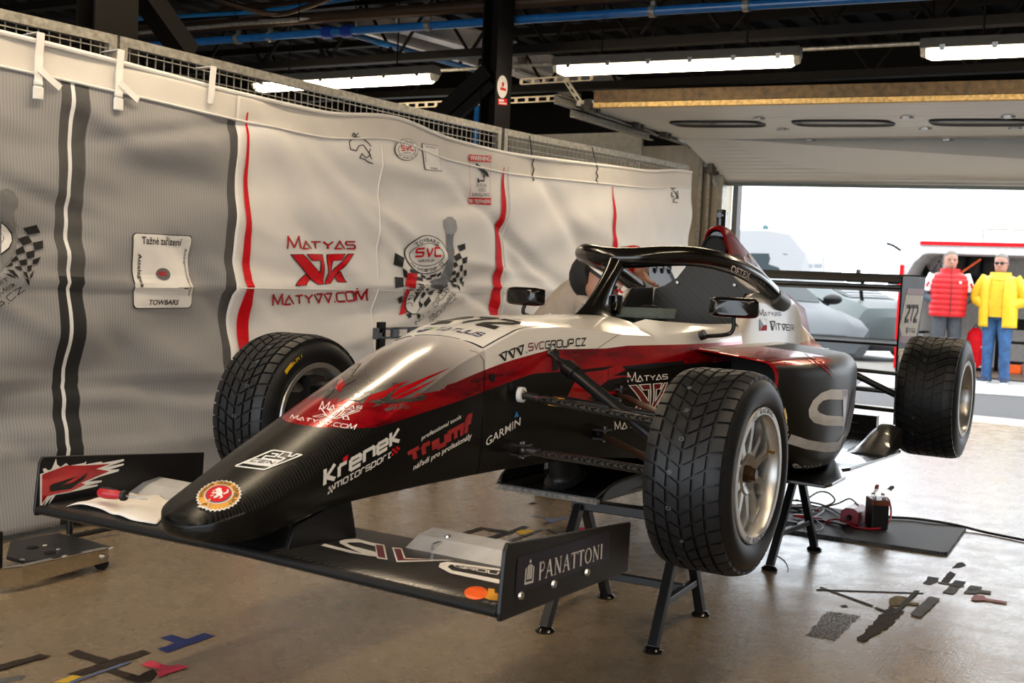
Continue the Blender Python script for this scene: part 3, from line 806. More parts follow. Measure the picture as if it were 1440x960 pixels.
def cloth(x0, x1, cols, nx, nz=76):
    """cols: list of (x_limit, material index) descending; returns builder"""
    b = B(); xs = sorted({x0+(x1-x0)*i/nx for i in range(nx+1)} | {c[0] for c in cols}, reverse=True)
    zs = [0.03+(1-.03)*k/nz for k in range(nz+1)]
    for x in xs:
        top = ctop(x)
        for k in range(nz+1):
            z = .03+(top-.03)*k/nz; b.v.append(Vector((x, cy(x, z), z)))
    n = nz+1
    for i in range(len(xs)-1):
        xm = (xs[i]+xs[i+1])/2
        for k in range(nz):
            b.f.append((i*n+k, (i+1)*n+k, (i+1)*n+k+1, i*n+k+1))
            zm = (k+.5)/nz*ctop(xm)
            b.mi.append(cols_index(xm, zm, ctop(xm), cols))
    return b
def cols_index(x, z, top, cols):
    if top-z < .125: return 0
    for lim, m in cols:
        if x > lim:
            return m if not isinstance(m, tuple) else (m[0] if z > m[2] else m[1])
    return cols[-1][1]
def meshcloth():
    t = NT('grey_mesh_fabric'); o = t.xyz()
    w = t.math('ADD', t.math('MULTIPLY', t.math('SINE', t.math('MULTIPLY', o[0], 2*PI/.0135)), .5), .5)
    n = t.noise(6, 4)
    c = t.mix(w, (.255, .25, .255), (.34, .335, .34)); c = t.mix(t.math('MULTIPLY', n, .25), c, (.22, .215, .22))
    return t.set(col=c, rough=.75)
MAT['mesh_fabric'] = meshcloth()
MAT['fabric_white'] = M('white_curtain_fabric', (.78, .76, .74), .6, var=.03, vscale=5)
MAT['fabric_header'] = M('header_band_fabric', (.64, .61, .57), .65, var=.05, vscale=5); MAT['fabric_dark'] = M('dark_grey_band_fabric', (.075, .073, .072), .7)
MAT['fabric_black'] = M('black_band_fabric', (.014, .014, .016), .7)
xs_ = lambda px, py: at_y(px, py, -2.09).x
gx = at_y(333, 300, -2.06).x
w0, w1 = at_y(101.5, 400, -2.07).x, at_y(106.5, 400, -2.07).x
k0, k1 = at_y(89, 400, -2.07).x, at_y(125, 400, -2.07).x
d0 = at_y(321, 300, -2.06).x
cols = [(k0, 1), (w0, (2, 3, 1.02)), (w1, 4), (k1, (2, 3, 1.02)), (d0, 1), (gx, 2)]
b = cloth(1.45, gx, cols, 130)
CG = b.bvh()
grey = b.build('grey_curtain', ['fabric_header', 'mesh_fabric', 'fabric_dark', 'fabric_black', 'white'], smooth=1.2, double=True)
tag(grey, 'grey striped mesh curtain with black bands hung on the fence at left', 'curtain')
m = grey.modifiers.new('cloth_thickness', 'SOLIDIFY'); m.thickness = .004
b = cloth(gx, -5.63, [(-5.63, 1)], 200)
CW = b.bvh()
white = b.build('white_curtain', ['fabric_header', 'fabric_white'], smooth=1.2, double=True)
tag(white, 'white printed curtain with red stripes hung on the fence behind the car', 'curtain')
m = white.modifiers.new('cloth_thickness', 'SOLIDIFY'); m.thickness = .004
CT = [CG]; WT = [CW]
# header band seam
for T_, par, xa, xb in ((CG, grey, 1.4, gx), (CW, white, gx, -5.62)):
    b = B(); n = 60
    pts = [Vector((xa+(xb-xa)*k/n, cy(xa+(xb-xa)*k/n, ctop(xa+(xb-xa)*k/n)-.125)+.006, ctop(xa+(xb-xa)*k/n)-.125)) for k in range(n+1)]
    b.tube(pts, .006, 6); b.build('header_seam', 'fabric_white', par)
    b = B(); pts = [Vector((p.x, fy(p.x)+.06, ctop(p.x)+.0)) for p in pts]; b.tube(pts, .011, 8); b.build('top_hem', 'fabric_white', par)
# tie straps with buckles
def first(px, py):
    for k in range(40):
        h = hit_px(px, py+k*2, [CG, CW])
        if h: return h[0]
    return at_y(px, py, -2.09)
def strap(px, py0, py1, par, buckle=True, w=.034):
    b = B(); p = first(px, py0+4); q = first(px-1, py1)
    b.tube([Vector((p.x, fy(p.x)-.03, p.z)), Vector((p.x, fy(p.x)+.03, p.z+.085)), Vector((p.x, p.y+.025, p.z+.05)), p+Vector((0, .016, 0)), (p+q)/2+Vector((.005, .022, 0)), q+Vector((0, .014, 0))],
           w/2, 8, flat=.14, up=(0, 1, 0)) if False else None
    pts = [Vector((p.x, fy(p.x)-.02, p.z+.08)), Vector((p.x, p.y+.03, p.z+.085)), p+Vector((0, .022, 0)), (p+q)/2+Vector((0, .022, 0)), q+Vector((0, .018, 0))]
    for a, c in zip(pts[:-1], pts[1:]): b.bar(a, c, w, .004, (0, 1, .15))
    o = b.build('tie_strap', 'fabric_white', par, smooth=0)
    if buckle:
        k = B(); k.box(q+Vector((0, .02, -.02)), (w*1.3, .012, .05)); k.box(q+Vector((0, .02, .02)), (w*1.1, .012, .02))
        k.build('buckle', 'white', o, smooth=0, bev=.004)
        k = B(); k.bar((p+q)/2+Vector((0, .025, .01)), (p+q)/2+Vector((-.09, .035, -.05)), w*.8, .003, (0, 1, 0)); k.build('strap_tail', 'fabric_white', o, smooth=0)
strap(50, 74, 124, grey); strap(163, 96, 140, grey); strap(293, 105, 146, grey, False)
# string ties on the right
for px, y0, y1 in ((748, 192, 254), (838, 214, 258)):
    b = B()
    pts = [first(px+(1.5 if k % 2 else -1), y0+8+(y1-y0-8)*k/7)+Vector((0, .008, 0)) for k in range(8)]
    q = Vector((pts[0].x, fy(pts[0].x)+.03, 2.03)); b.tube([q]+pts, .0045, 6); b.build('string_tie', 'black_plastic', white)

# ---- printed stripes (taper towards the top)
def stripe(pts):
    L = [(x-w/2, y) for x, y, w in pts]; R = [(x+w/2, y) for x, y, w in reversed(pts)]
    return L+R
q4 = lambda pts: [[(pts[i][0]-pts[i][2]/2, pts[i][1]), (pts[i][0]+pts[i][2]/2, pts[i][1]), (pts[i+1][0]+pts[i+1][2]/2, pts[i+1][1]), (pts[i+1][0]-pts[i+1][2]/2, pts[i+1][1])] for i in range(len(pts)-1)]
def xstripe(pts, tg, name, mat, par):
    """pts in pixels -> straight stripe on the undisplaced cloth plane then laid on the cloth"""
    pl = []
    for x, y, w in pts:
        h = hit_px(x, y, tg); pl.append((h[0].x, h[0].z, w))
    b = B(); vs = []; n = 60
    x0, z0, wA = pl[0]; x1, z1, wB = pl[-1]
    for k in range(n+1):
        t_ = k/n; z = z0+(z1-z0)*t_
        w = interp(z, [(p[1], p[2]) for p in pl])[0]; x = x0+(x1-x0)*t_
        vs += [Vector((x+w/2, cy(x+w/2, z)+.006, z)), Vector((x-w/2, cy(x-w/2, z)+.006, z))]
    b.add(vs, [(2*k, 2*k+1, 2*k+3, 2*k+2) for k in range(n)])
    return b.build(name, mat, par, smooth=0, double=True)
xstripe([(347, 158, .008), (350, 260, .030), (353, 400, .055), (350, 500, .075), (345, 640, .085)], WT, 'red_stripe', 'red_print', white)
xstripe([(708, 235, .008), (706, 280, .04), (700, 370, .075), (694, 480, .10), (690, 560, .11)], WT, 'red_stripe', 'red_print', white)
xstripe([(861, 262, .006), (861, 300, .03), (861, 345, .05), (860, 480, .09)], WT, 'red_stripe', 'red_print', white)
# panel joins
for px in (534, 716):
    h = hit_px(px, 300, WT)[0]; b = B()
    pts = [Vector((h.x, cy(h.x, .1+1.7*k/30)+.004, .1+1.7*k/30)) for k in range(31)]; b.tube(pts, .0035, 6); b.build('seam', 'fabric_white', white)
b = B(); pts = [Vector((x, cy(x, 1.0)+.004, 1.0)) for x in [gx-.02-.1*k for k in range(41)]]; b.tube(pts, .003, 6); b.build('seam', 'fabric_white', white)

# ---- printed panel with lettering (its code square is left blank)
SQ = [[(0, 0), (1, 0), (1, 1), (0, 1)]]
def rrect(x0, y0, x1, y1, r, rx=None):
    rx = rx or r; o = []
    for cx, cyy, a in ((x1-rx, y1-r, 0), (x0+rx, y1-r, PI/2), (x0+rx, y0+r, PI), (x1-rx, y0+r, 1.5*PI)):
        for k in range(6): o.append((cx+rx*math.cos(a+k*PI/10), cyy+r*math.sin(a+k*PI/10)))
    return o
PQ = [(186, 434), (268, 433), (270, 331), (185, 327)]
pn = decal('printed_panel', [rrect(0, 0, 1, 1, .06)], PQ, CT, 'black_print', grey, .004)
decal('panel_face', [rrect(.012, .010, .988, .990, .06)], PQ, CT, 'white_print', pn, .006)
decal('lettering', place(text('Tažné zařízení', .012), .14, .855, .84, .965), PQ, CT, 'black_print', pn, .008)
decal('lettering', place(text('TOWBARS', .022, .2), .26, .05, .76, .12), PQ, CT, 'black_print', pn, .008)
decal('lettering', place(text('Attelages', .012), -.11, .47, .33, .55, -PI/2), PQ, CT, 'black_print', pn, .008)
decal('lettering', place(text('Anhängevorrichtungen', .0), .60, .47, 1.25, .525, -PI/2), PQ, CT, 'black_print', pn, .008)
def svc_badge(quad, tg, par, off=.004, k=1.0):
    a = decal('badge', [circ(.5, .5, .5, 40)], quad, tg, 'black_print', par, off)
    decal('badge_face', [circ(.5, .5, .475, 40)], quad, tg, 'white_print', a, off+.002)
    decal('badge_ring', annul(.5, .5, .355, .375, 40, .78), quad, tg, 'black_print', a, off+.004)
    decal('badge_lettering', arc_text('TOWBARS', .5, .47, .405, 137, 43, .105, True, .012), quad, tg, 'black_print', a, off+.004)
    decal('badge_lettering', arc_text('www.svcgroup.cz', .5, .56, .455, 215, 325, .085, False, .006), quad, tg, 'black_print', a, off+.004)
    decal('badge_lettering', place(text('GROUP', .012), .34, .315, .66, .385), quad, tg, 'black_print', a, off+.004)
    decal('badge_letters', place(letters('SvC', .2, .30), .24, .43, .80, .70), quad, tg, 'red_print', a, off+.004)
    return a
decal('small_badge', [circ(.5, .46, .12, 24, .085)], PQ, CT, 'grey_print', pn, .008)
decal('small_badge_letters', place(letters('SvC', .2), .42, .43, .56, .50), PQ, CT, 'red_print', pn, .010)
# ---- big logo on the white curtain: letters over a double-arrow sign
MV = [ # emblem drawn in a unit square
 [(.04, 1), (.22, 1), (.27, .90), (.60, .48), (.57, .32), (.62, .14), (.50, .0), (.46, 0), (.30, .22)] if False else [(.04, 1), (.21, 1), (.50, .37), (.50, .80), (.36, .80), (.28, 1), (.55, 1), (.55, .02), (.47, .02)],
 [(.92, 1), (1.0, 1), (.655, .04), (.59, .02), (.635, .40), (.63, 1), (.86, 1), (.80, .80), (.70, .80), (.68, .36)],
 [(.12, 0), (.27, 0), (.355, .20), (.29, .36)], [(.80, .07), (.93, .07), (.82, .42), (.755, .26)]]
def outline(polys, w): return [s for q in polys for s in pstroke(q+[q[0], q[1]], w)]
def driver_logo(top, emb, web, tg, par, fill, edge, off, w=.17, web_s='MATYVV.COM', px=False):
    for nm, qd, pl in (('lettering', top, letters('MATYAS', w, .2, big=1.28)), ('emblem', emb, MV), ('lettering', web, letters(web_s, w, .2))):
        if qd is None: continue
        pl_ = outline(pl, .03) if nm == 'emblem' else pl
        o = traced(nm, px_map(pl_, qd), tg, edge, par, off) if px else decal(nm, pl_, qd, tg, edge, par, off)
        if o and fill: decal(nm+'_fill', pl if nm == 'emblem' else (letters('MATYAS', w*.62, .2, big=1.28) if qd is top else letters(web_s, w*.62, .2)), qd, tg, fill, o, off+.0012)
driver_logo([(402, 351), (500, 351), (500, 331), (402, 331)], [(405, 402), (494, 399), (496, 357), (405, 358)], [(382, 431), (517, 424), (518, 405), (382, 413)], WT, white, 'red_print', 'black_print', .004)
svc_badge([(572, 386), (628, 385), (628, 330), (572, 331)], WT, white)
# chequered flag, tow ball, fist and lettering of the big print
def checker(quad, n, m, par, tg, mat='black_print', off=.003):
    cells = [[(i/n, j/m), ((i+1)/n, j/m), ((i+1)/n, (j+1)/m), (i/n, (j+1)/m)] for i in range(n) for j in range(m) if (i+j) % 2 == 0]
    return decal('chequered_flag', cells, quad, tg, mat, par, off)
def px_(pts, ox=540, oy=300, s=6.0): return [(ox+x/s, oy+y/s) for x, y in pts]
CK = [[(90, 330), (168, 378), (155, 455), (75, 432)], [(152, 457), (195, 488), (190, 545), (160, 532)], [(85, 535), (160, 540), (162, 620), (92, 628)], [(110, 712), (152, 690), (150, 740), (125, 765)],
      [(215, 468), (290, 495), (280, 520), (220, 495)], [(270, 530), (320, 548), (325, 575), (280, 560)], [(305, 515), (350, 530), (345, 548), (310, 540)], [(350, 545), (400, 535), (395, 560), (355, 565)],
      [(280, 590), (330, 600), (345, 620), (300, 620)], [(385, 520), (440, 505), (430, 530), (390, 540)], [(440, 515), (480, 490), (475, 520), (445, 535)], [(335, 610), (370, 600), (375, 640), (355, 660)],
      [(255, 650), (300, 630), (270, 700), (255, 690)], [(370, 655), (430, 640), (400, 690), (380, 690)], [(330, 760), (375, 700), (395, 740), (345, 795)], [(295, 740), (325, 770), (310, 800), (290, 775)], [(450, 650), (500, 640), (480, 680), (455, 675)],
      [(180, 850), (225, 845), (230, 870), (205, 888)], [(270, 850), (295, 840), (305, 870), (280, 890)], [(300, 690), (335, 655), (350, 680), (320, 720)],
      [(615, 272), (680, 252), (685, 300), (640, 322)], [(585, 365), (632, 330), (655, 375), (605, 405)], [(655, 380), (702, 365), (695, 415), (660, 425)], [(582, 415), (605, 408), (622, 440), (590, 460)], [(637, 440), (662, 428), (660, 480), (640, 495)], [(605, 500), (635, 492), (632, 530), (605, 545)],
      [(667, 480), (695, 472), (692, 520), (672, 530)], [(568, 490), (600, 478), (600, 510), (560, 530)], [(570, 545), (605, 540), (610, 575), (585, 580)], [(635, 545), (662, 530), (655, 590), (645, 600)], [(540, 560), (575, 565), (590, 590), (560, 585)], [(560, 590), (605, 600), (610, 620), (580, 618)], [(605, 590), (635, 620), (640, 665), (622, 630)], [(655, 580), (672, 570), (665, 618), (657, 612)]]
traced('chequered_flag', [px_(q) for q in CK], WT, 'black_print', white, .004)
tb = traced('tow_ball_print', [px_([(530, 160), (590, 165), (580, 200), (577, 260), (590, 330), (582, 400), (575, 480), (560, 545), (530, 590), (535, 615), (490, 640), (430, 630), (390, 610), (382, 575), (410, 555), (470, 545), (500, 490), (527, 420), (530, 330), (527, 250), (522, 190)])], WT, 'grey_print', white, .005)
traced('tow_ball_head_print', [px_([(500, 60), (530, 30), (570, 30), (600, 60), (612, 120), (602, 160), (560, 178), (520, 160), (505, 110)])], WT, M('pale_grey_print', (.30, .30, .31), .5), tb, .006)
rp = traced('red_flag_print', [px_([(195, 500), (275, 508), (262, 632), (170, 612)]), px_([(185, 632), (215, 640), (170, 760), (180, 845), (120, 860)])], WT, 'red_print', white, .006)
fist = traced('fist_print', [px_([(215, 635), (250, 640), (270, 680), (255, 720), (270, 700), (320, 620), (333, 632), (310, 690), (290, 750), (298, 800), (270, 850), (230, 855), (185, 830), (168, 790), (172, 740), (185, 690)])], WT, 'black_print', white, .006)
traced('fist_face_print', [px_([(217, 642), (247, 646), (262, 680), (240, 730), (245, 760), (275, 705), (318, 630), (326, 640), (303, 690), (283, 752), (290, 798), (265, 842), (230, 847), (190, 822), (176, 788), (180, 740), (192, 692)])], WT, 'white_print', fist, .008)
traced('fist_line_print', [s_ for pl in ([(200, 690), (225, 680), (245, 690), (250, 720)], [(190, 730), (215, 712), (240, 725), (245, 760)], [(180, 770), (200, 755), (225, 765), (230, 790)]) for s_ in pstroke(px_(pl), .7)], WT, 'black_print', fist, .0095)
decal('lettering', letters('CIRCUIT', .10), px_([(420, 800), (560, 650), (545, 620), (400, 765)]), WT, 'black_print', white, .006)
decal('lettering', letters('HILL CLIMB', .10), px_([(385, 890), (585, 690), (570, 655), (365, 855)]), WT, 'black_print', white, .006)
decal('lettering', letters('GROUP.CZ', .10), px_([(395, 935), (612, 715), (595, 675), (375, 895)]), WT, 'black_print', white, .006)
decal('lettering', letters('ING -', .10), px_([(265, 950), (385, 835), (370, 805), (250, 915)]), WT, 'black_print', white, .006)
# small prints on the upper part
svc_badge([(555, 226), (588, 226), (587, 195), (554, 195)], WT, white)
P2 = [(597, 239), (621, 241), (615, 205), (592, 201)]
a = decal('small_panel', [rrect(0, 0, 1, 1, .05)], P2, WT, 'black_print', white, .004); decal('small_panel_face', [rrect(.03, .02, .97, .98, .05)], P2, WT, 'white_print', a, .006)
decal('lettering', place(text('Tažné zařízení'), .14, .86, .84, .96)+place(text('TOWBARS', .01), .3, .05, .72, .12)+place(text('Attelages'), -.11, .47, .33, .55, -PI/2), P2, WT, 'black_print', a, .008)
P3 = [(659, 287), (690, 288), (690, 219), (658, 217)]
wsn = decal('warning_print', outline([rrect(.02, .02, .98, .98, .05)], .012), P3, WT, 'red_print', white, .005)
decal('warning_band', [[(0, .87), (1, .87), (1, 1), (0, 1)], [(0, 0), (1, 0), (1, .14), (0, .14)]], P3, WT, 'red_print', wsn, .006)
decal('warning_lettering', place(text('WARNING', .02), .04, .89, .96, .985)+place(text('NO TRESPASSING', .02), .03, .03, .97, .11), P3, WT, 'white_print', wsn, .008)
decal('warning_lettering', place(text('24 HOUR'), .28, .355, .78, .425)+place(text('VIDEO'), .36, .265, .72, .335)+place(text('SURVEILLANCE', 0, .2), .1, .175, .9, .24), P3, WT, 'black_print', wsn, .008)
decal('camera_print', [[(.26, .80), (.32, .84), (.86, .65), (.92, .57), (.84, .57), (.72, .61), (.28, .78)], [(.62, .62), (.72, .60), (.66, .50), (.44, .50), (.42, .54), (.36, .54), (.36, .44), (.44, .44), (.44, .47), (.70, .47)]], P3, WT, 'black_print', wsn, .008)
LEAP = [[(500, 190), (490, 200), (492, 210), (500, 212), (504, 205)], [(504, 205), (510, 204), (516, 212), (520, 218), (514, 222), (508, 216), (505, 222), (512, 224), (518, 228), (524, 230)], [(497, 192), (508, 194), (516, 200), (521, 206)], [(520, 209), (518, 216), (522, 224)], [(494, 192), (496, 187), (500, 190), (503, 187)]]
traced('leaping_animal_print', [s_ for pl in LEAP for s_ in pstroke(pl, 1.3)], WT, 'black_print', white, .005)
LP2 = [[(942, 262), (945, 266), (949, 264)], [(946, 268), (950, 272), (952, 278), (947, 280), (946, 284), (952, 285)], [(944, 270), (944, 276), (948, 277)], [(952, 268), (953, 280)]]
traced('animal_print', [s_ for pl in LP2 for s_ in pstroke(pl, 1.2)], WT, 'black_print', white, .005)
# left edge of the grey curtain: cut-off copy of the big print
def p5(pts): return [(x/4.8, 250+y/4.8) for x, y in pts]
traced('tow_ball_print', [p5([(0, 85), (40, 72), (90, 95), (122, 150), (115, 200), (85, 225), (80, 240), (95, 300), (112, 400), (105, 500), (60, 560), (0, 640)])], CT, M('tow_ball_grey', (.17, .17, .175), .5), grey, .004)
lb = traced('badge', [p5([(0, 290), (40, 325), (75, 370), (80, 430), (60, 480), (0, 525)])], CT, 'black_print', grey, .006)
traced('badge_face', [p5([(0, 300), (35, 332), (66, 375), (72, 430), (52, 472), (0, 512)])], CT, 'white_print', lb, .008)
traced('badge_ring', [s_ for s_ in pstroke(p5([(0, 375), (14, 395), (14, 420), (0, 440)]), .7)], CT, 'black_print', lb, .0095)
LCK = [[(148, 338), (242, 315), (268, 370), (185, 383)], [(115, 412), (182, 388), (215, 438), (150, 458)], [(215, 440), (285, 425), (288, 478), (230, 488)], [(100, 490), (150, 460), (168, 505), (105, 522)], [(170, 505), (230, 488), (228, 535), (178, 548)], [(215, 555), (270, 533), (250, 578), (215, 585)],
       [(70, 560), (105, 525), (125, 555), (75, 572)], [(122, 560), (176, 548), (178, 590), (135, 592)], [(35, 605), (70, 570), (85, 592), (40, 608)], [(88, 600), (135, 595), (148, 632), (110, 620)], [(178, 595), (212, 588), (205, 632), (180, 637)], [(198, 660), (225, 625), (215, 665), (202, 685)],
       [(148, 635), (178, 640), (190, 690), (165, 665)], [(40, 618), (90, 628), (130, 682), (90, 660)], [(165, 680), (192, 690), (195, 728)], [(20, 645), (60, 650), (110, 680), (70, 670)]]
traced('chequered_flag', [p5(q) for q in LCK], CT, 'black_print', grey, .005)
decal('lettering', letters('UIT', .1), p5([(-30, 745), (60, 690), (45, 668), (-45, 715)]), CT, 'black_print', grey, .005)
decal('lettering', letters('IMB', .1), p5([(-10, 815), (100, 725), (80, 700), (-30, 785)]), CT, 'black_print', grey, .005)
decal('lettering', letters('P.CZ', .1), p5([(-25, 900), (170, 755), (140, 730), (-60, 860)]), CT, 'black_print', grey, .005)
# ================================================================== RACING CAR
CR = Vector((-1.0, 0, .385))
car = thing('racing_car', 'red, white and black open wheel racing car raised on black trestles', 'racing car', CR)

def section(x, zc, zs, ht, hm, zb, hb, rim=None, n=9):
    """closed ring of the tub at station x (left half then mirrored); rim = (y, z, floor z, floor y) opens a cockpit"""
    L = []
    if rim is None:
        for k in range(n):
            t = k/(n-1); y = ht*t*.985; L.append((y, zs+(zc-zs)*(1-t**2.3)))
    else:
        ry, rz, fz, fyy = rim
        L += [(0, fz), (fyy*.55, fz), (fyy*.95, fz+.03), (ry-.03, fz+.12), (ry-.025, rz-.03), (ry-.012, rz-.006), (ry, rz), (ry+(ht-ry)*.5, (rz+zs)/2+.006), (ht*.985, zs+.004)]
    dz = zs-zb; zm = zb+dz*.55; e1, e2 = min(.012, dz*.06), min(.03, dz*.16)
    for t in (.1, .3, .5, .75, 1.0):
        a = 1-(1-t)**2; L.append((ht+(hm-ht)*a, zs-e1-(zs-e1-zm)*t))
    for t in (.35, .7, 1.0): L.append((hm+(hb-hm)*t, zm+(zb+e2-zm)*t))
    L += [(hb*.96, zb+e2*.27), (hb*.8, zb), (hb*.4, zb-min(.003, dz*.05)), (0, zb-min(.004, dz*.06))]
    return [Vector((x, y, z)) for y, z in L]+[Vector((x, -y, z)) for y, z in reversed(L[1:-1])]
NOSE = [(1.182, .553, .551, .022, .022, .541, .018), (1.178, .562, .556, .045, .045, .533, .038), (1.168, .574, .563, .070, .070, .524, .060), (1.14, .592, .573, .098, .097, .516, .086), (1.08, .613, .589, .122, .120, .518, .112),
        (1.0, .642, .615, .138, .137, .530, .130), (.88, .694, .664, .147, .147, .553, .140), (.75, .750, .718, .151, .152, .558, .146), (.62, .804, .772, .154, .155, .558, .150),
        (.48, .858, .828, .157, .158, .558, .152), (.365, .902, .874, .159, .161, .557, .154), (.25, .938, .908, .161, .163, .556, .156)]
TUB = [(.25, .938, .908, .161, .163, .556, .156), (.15, .963, .938, .165, .168, .554, .158), (.05, .981, .962, .170, .175, .552, .162), (-.1, .990, .966, .180, .190, .548, .172), (-.3, .992, .955, .198, .212, .540, .190),
       (-.5, .992, .938, .222, .238, .522, .210), (-.7, .990, .930, .250, .264, .500, .225), (-1.0, .985, .925, .285, .295, .470, .25), (-1.25, .985, .925, .300, .31, .46, .26), (-1.75, .985, .93, .305, .31, .45, .27)]
def tb(x, tab): return interp(x, tab)
# ---- livery: painted white over red over black, edges follow the body line
loc = lambda v: (v.x-CR.x, v.z-CR.z)
low = sorted([loc(at_y(x, y, .158)) for x, y in ((490, 610), (510, 606), (530, 602))]+[loc(at_y(x, y, .165)) for x, y in ((560, 594), (600, 580), (630, 570), (660, 559), (690, 547), (712, 538))]+[loc(at_y(x, y, .19)) for x, y in ((754, 526), (800, 521))]+[loc(at_y(x, y, .25)) for x, y in ((870, 516), (960, 510))])
low = [(-1.0, low[0][1]-.01)]+low+[(.80-CR.x, .718-CR.z), (.835-CR.x, .74-CR.z), (.95-CR.x, .9-CR.z), (1.3-CR.x, 1.2-CR.z)]
upp = sorted([loc(at_y(x, y, .165)) for x, y in ((560, 577), (600, 558), (630, 544), (660, 530), (681, 521), (705, 511), (722, 505))]+[loc(at_y(x, y, .19)) for x, y in ((777, 491.5), (843, 489))]+[loc(at_y(x, y, .27)) for x, y in ((900, 487), (960, 484))])
upp = [(-1.0, upp[0][1])]+upp+[(.68-CR.x, .80-CR.z), (.8-CR.x, .95-CR.z), (1.3-CR.x, 1.2-CR.z)]
def clean(t):
    o = [t[0]]
    for a in t[1:]:
        if a[0] > o[-1][0]+.004: o.append(a)
    return o
low, upp = clean(low), clean(upp)
def livery(name, front=False):
    t = NT(name); o = t.xyz()
    X, Z = o[0], o[2]
    nj = t.noise(3.2, 6, .75, stretch=(1, 7, 9)); nr = t.noise(7, 5, .6, stretch=(.6, 2, 3))
    zl = t.curve(X, low, -.6, .9); zu = t.curve(X, upp, -.6, .9)
    if front:
        k = t.math('MULTIPLY', t.math('SUBTRACT', nj, .5), t.math('MULTIPLY', t.math('SUBTRACT', X, 1.38, clamp=True), .85))
        zu = t.math('ADD', zu, k)
    isw = t.math('GREATER_THAN', Z, zu); isr = t.math('GREATER_THAN', Z, zl)
    wcol = t.ramp(t.math('MULTIPLY', X, .5), [(.615, (.78, .765, .74)), (.632, (.56, .525, .51)), (.70, (.23, .20, .19)), (.78, (.085, .07, .065))]) if front else (.80, .775, .74)  # grey fade on the nose: printed gradient plus dark roof reflection put in colour
    rcol = t.ramp(nr, [(.32, (.13, .002, .006)), (.5, (.42, .004, .010)), (.68, (.56, .012, .012))])
    w = t.math('ADD', t.math('MULTIPLY', t.math('SINE', t.math('ADD', t.math('MULTIPLY', X, 1150), t.math('MULTIPLY', Z, 950))), .5), .5)
    kcol = t.mix(w, (.0025, .0025, .0025), (.013, .012, .010))
    c = t.mix(isr, kcol, rcol); c = t.mix(isw, c, wcol)
    met = t.math('MULTIPLY', t.math('SUBTRACT', isr, isw, clamp=True), .45)
    rough = t.math('ADD', t.math('MULTIPLY', t.math('SUBTRACT', 1.0, isr), .09), .17)
    return t.set(col=c, rough=rough, metal=met, coat=t.math('MULTIPLY', isr, .4), coatr=.08, spec=t.math('ADD', t.math('MULTIPLY', isr, .32), .18))
MAT['livery_nose'] = livery('nose_livery', True); MAT['livery'] = livery('tub_livery')
def dense(tab, x0, x1, step):
    n = max(2, int(abs(x1-x0)/step)); return [x0+(x1-x0)*k/n for k in range(n+1)]
b = B(); xs = [1.182, 1.180, 1.177, 1.172, 1.164, 1.153, 1.14, 1.125, 1.105]+dense(NOSE, 1.08, .252, .03)
b.loft([section(x, *tb(x, NOSE)) for x in xs])
NB = b.bvh(); nose = b.build('nose_cone', 'livery_nose', car, smooth=.9)
# tub with an open cockpit
b = B(); b.cur = 0
rings = [section(x, *tb(x, TUB)) for x in dense(TUB, .248, -.70, .04)]
RIM = [(-.72, .19, .985, .80, .16), (-.8, .215, .978, .68, .18), (-.95, .245, .972, .62, .20), (-1.2, .262, .965, .60, .21), (-1.74, .270, .965, .60, .21)]
xs = dense(RIM, -.72, -1.74, .06)
rings += [section(x, *tb(x, TUB), rim=tb(x, RIM)) for x in xs]
b.loft(rings)
n = len(rings[0])
cf = B(); cf.loft(rings)
for i, f in enumerate(b.f[:-2]):
    r, j = divmod(i, n)
    if r >= len(rings)-len(xs)-1 and (j < 5 or j >= n-5): b.mi[i] = 1
TB = b.bvh(); tub = b.build('tub', ['livery', 'carbon_matt'], car, smooth=.8)
# ---- cowl round the headrest and engine
COWL = [(-1.38, .300, .965, .10), (-1.44, .302, 1.02, .11), (-1.52, .304, 1.075, .12), (-1.6, .306, 1.086, .13), (-1.85, .306, 1.088, .16), (-2.02, .300, 1.075, .17), (-2.15, .285, 1.035, .17), (-2.28, .258, .975, .15), (-2.5, .225, .93, .1), (-2.75, .19, .88, .08), (-3.0, .15, .82, .05)]
def cowl_ring(x, hw, zt, rr, inner):
    """inner: half-width of the cockpit cut (0 = closed)"""
    zb = .80; L = []
    ci = max(inner, 0)
    if ci > 0: L += [(ci-.004, .80), (ci, zt-.03), (ci+.008, zt-.004), (ci+.014, zt)]
    else: L += [(0, zt+.04), (hw*.2, zt+.035), (hw*.4, zt+.022), (hw*.55, zt+.01)]
    for k in range(7):
        a = k/6*PI/2; L.append((hw-.045+.045*math.sin(a), zt-.045+.045*math.cos(a)))
    L += [(hw+.002, zt-(zt-zb)*.35), (hw+.008, zt-(zt-zb)*.7), (hw+.03, zb)]
    return [Vector((x, y, z)) for y, z in L]
def cowl_mat():
    t = NT('cowl_livery'); o = t.xyz()
    red = t.math('MULTIPLY', t.math('LESS_THAN', o[2], .868-.385), 1.0)
    rcol = t.ramp(t.noise(7, 5, .6), [(.32, (.16, .002, .006)), (.6, (.5, .006, .012))])
    return t.set(col=t.mix(red, (.70, .655, .60), rcol), rough=.26, metal=t.math('MULTIPLY', red, .4), coat=.12, spec=.3)
MAT['cowl'] = cowl_mat()
b = B(); CWL = []
for sg in (1, -1):
    rr = []
    for x in dense(COWL, -1.38, -3.0, .035):
        hw, zt, r_ = tb(x, COWL)
        inner = .262 if x > -1.76 else 0.0
        q = cowl_ring(x, hw, zt, r_, inner)
        rr.append([Vector((v.x, v.y*sg, v.z)) for v in q])
    b.loft(rr, True, True, closed=False)
CB = b.bvh(); cowl = b.build('engine_cowl', 'cowl', car, smooth=.9)
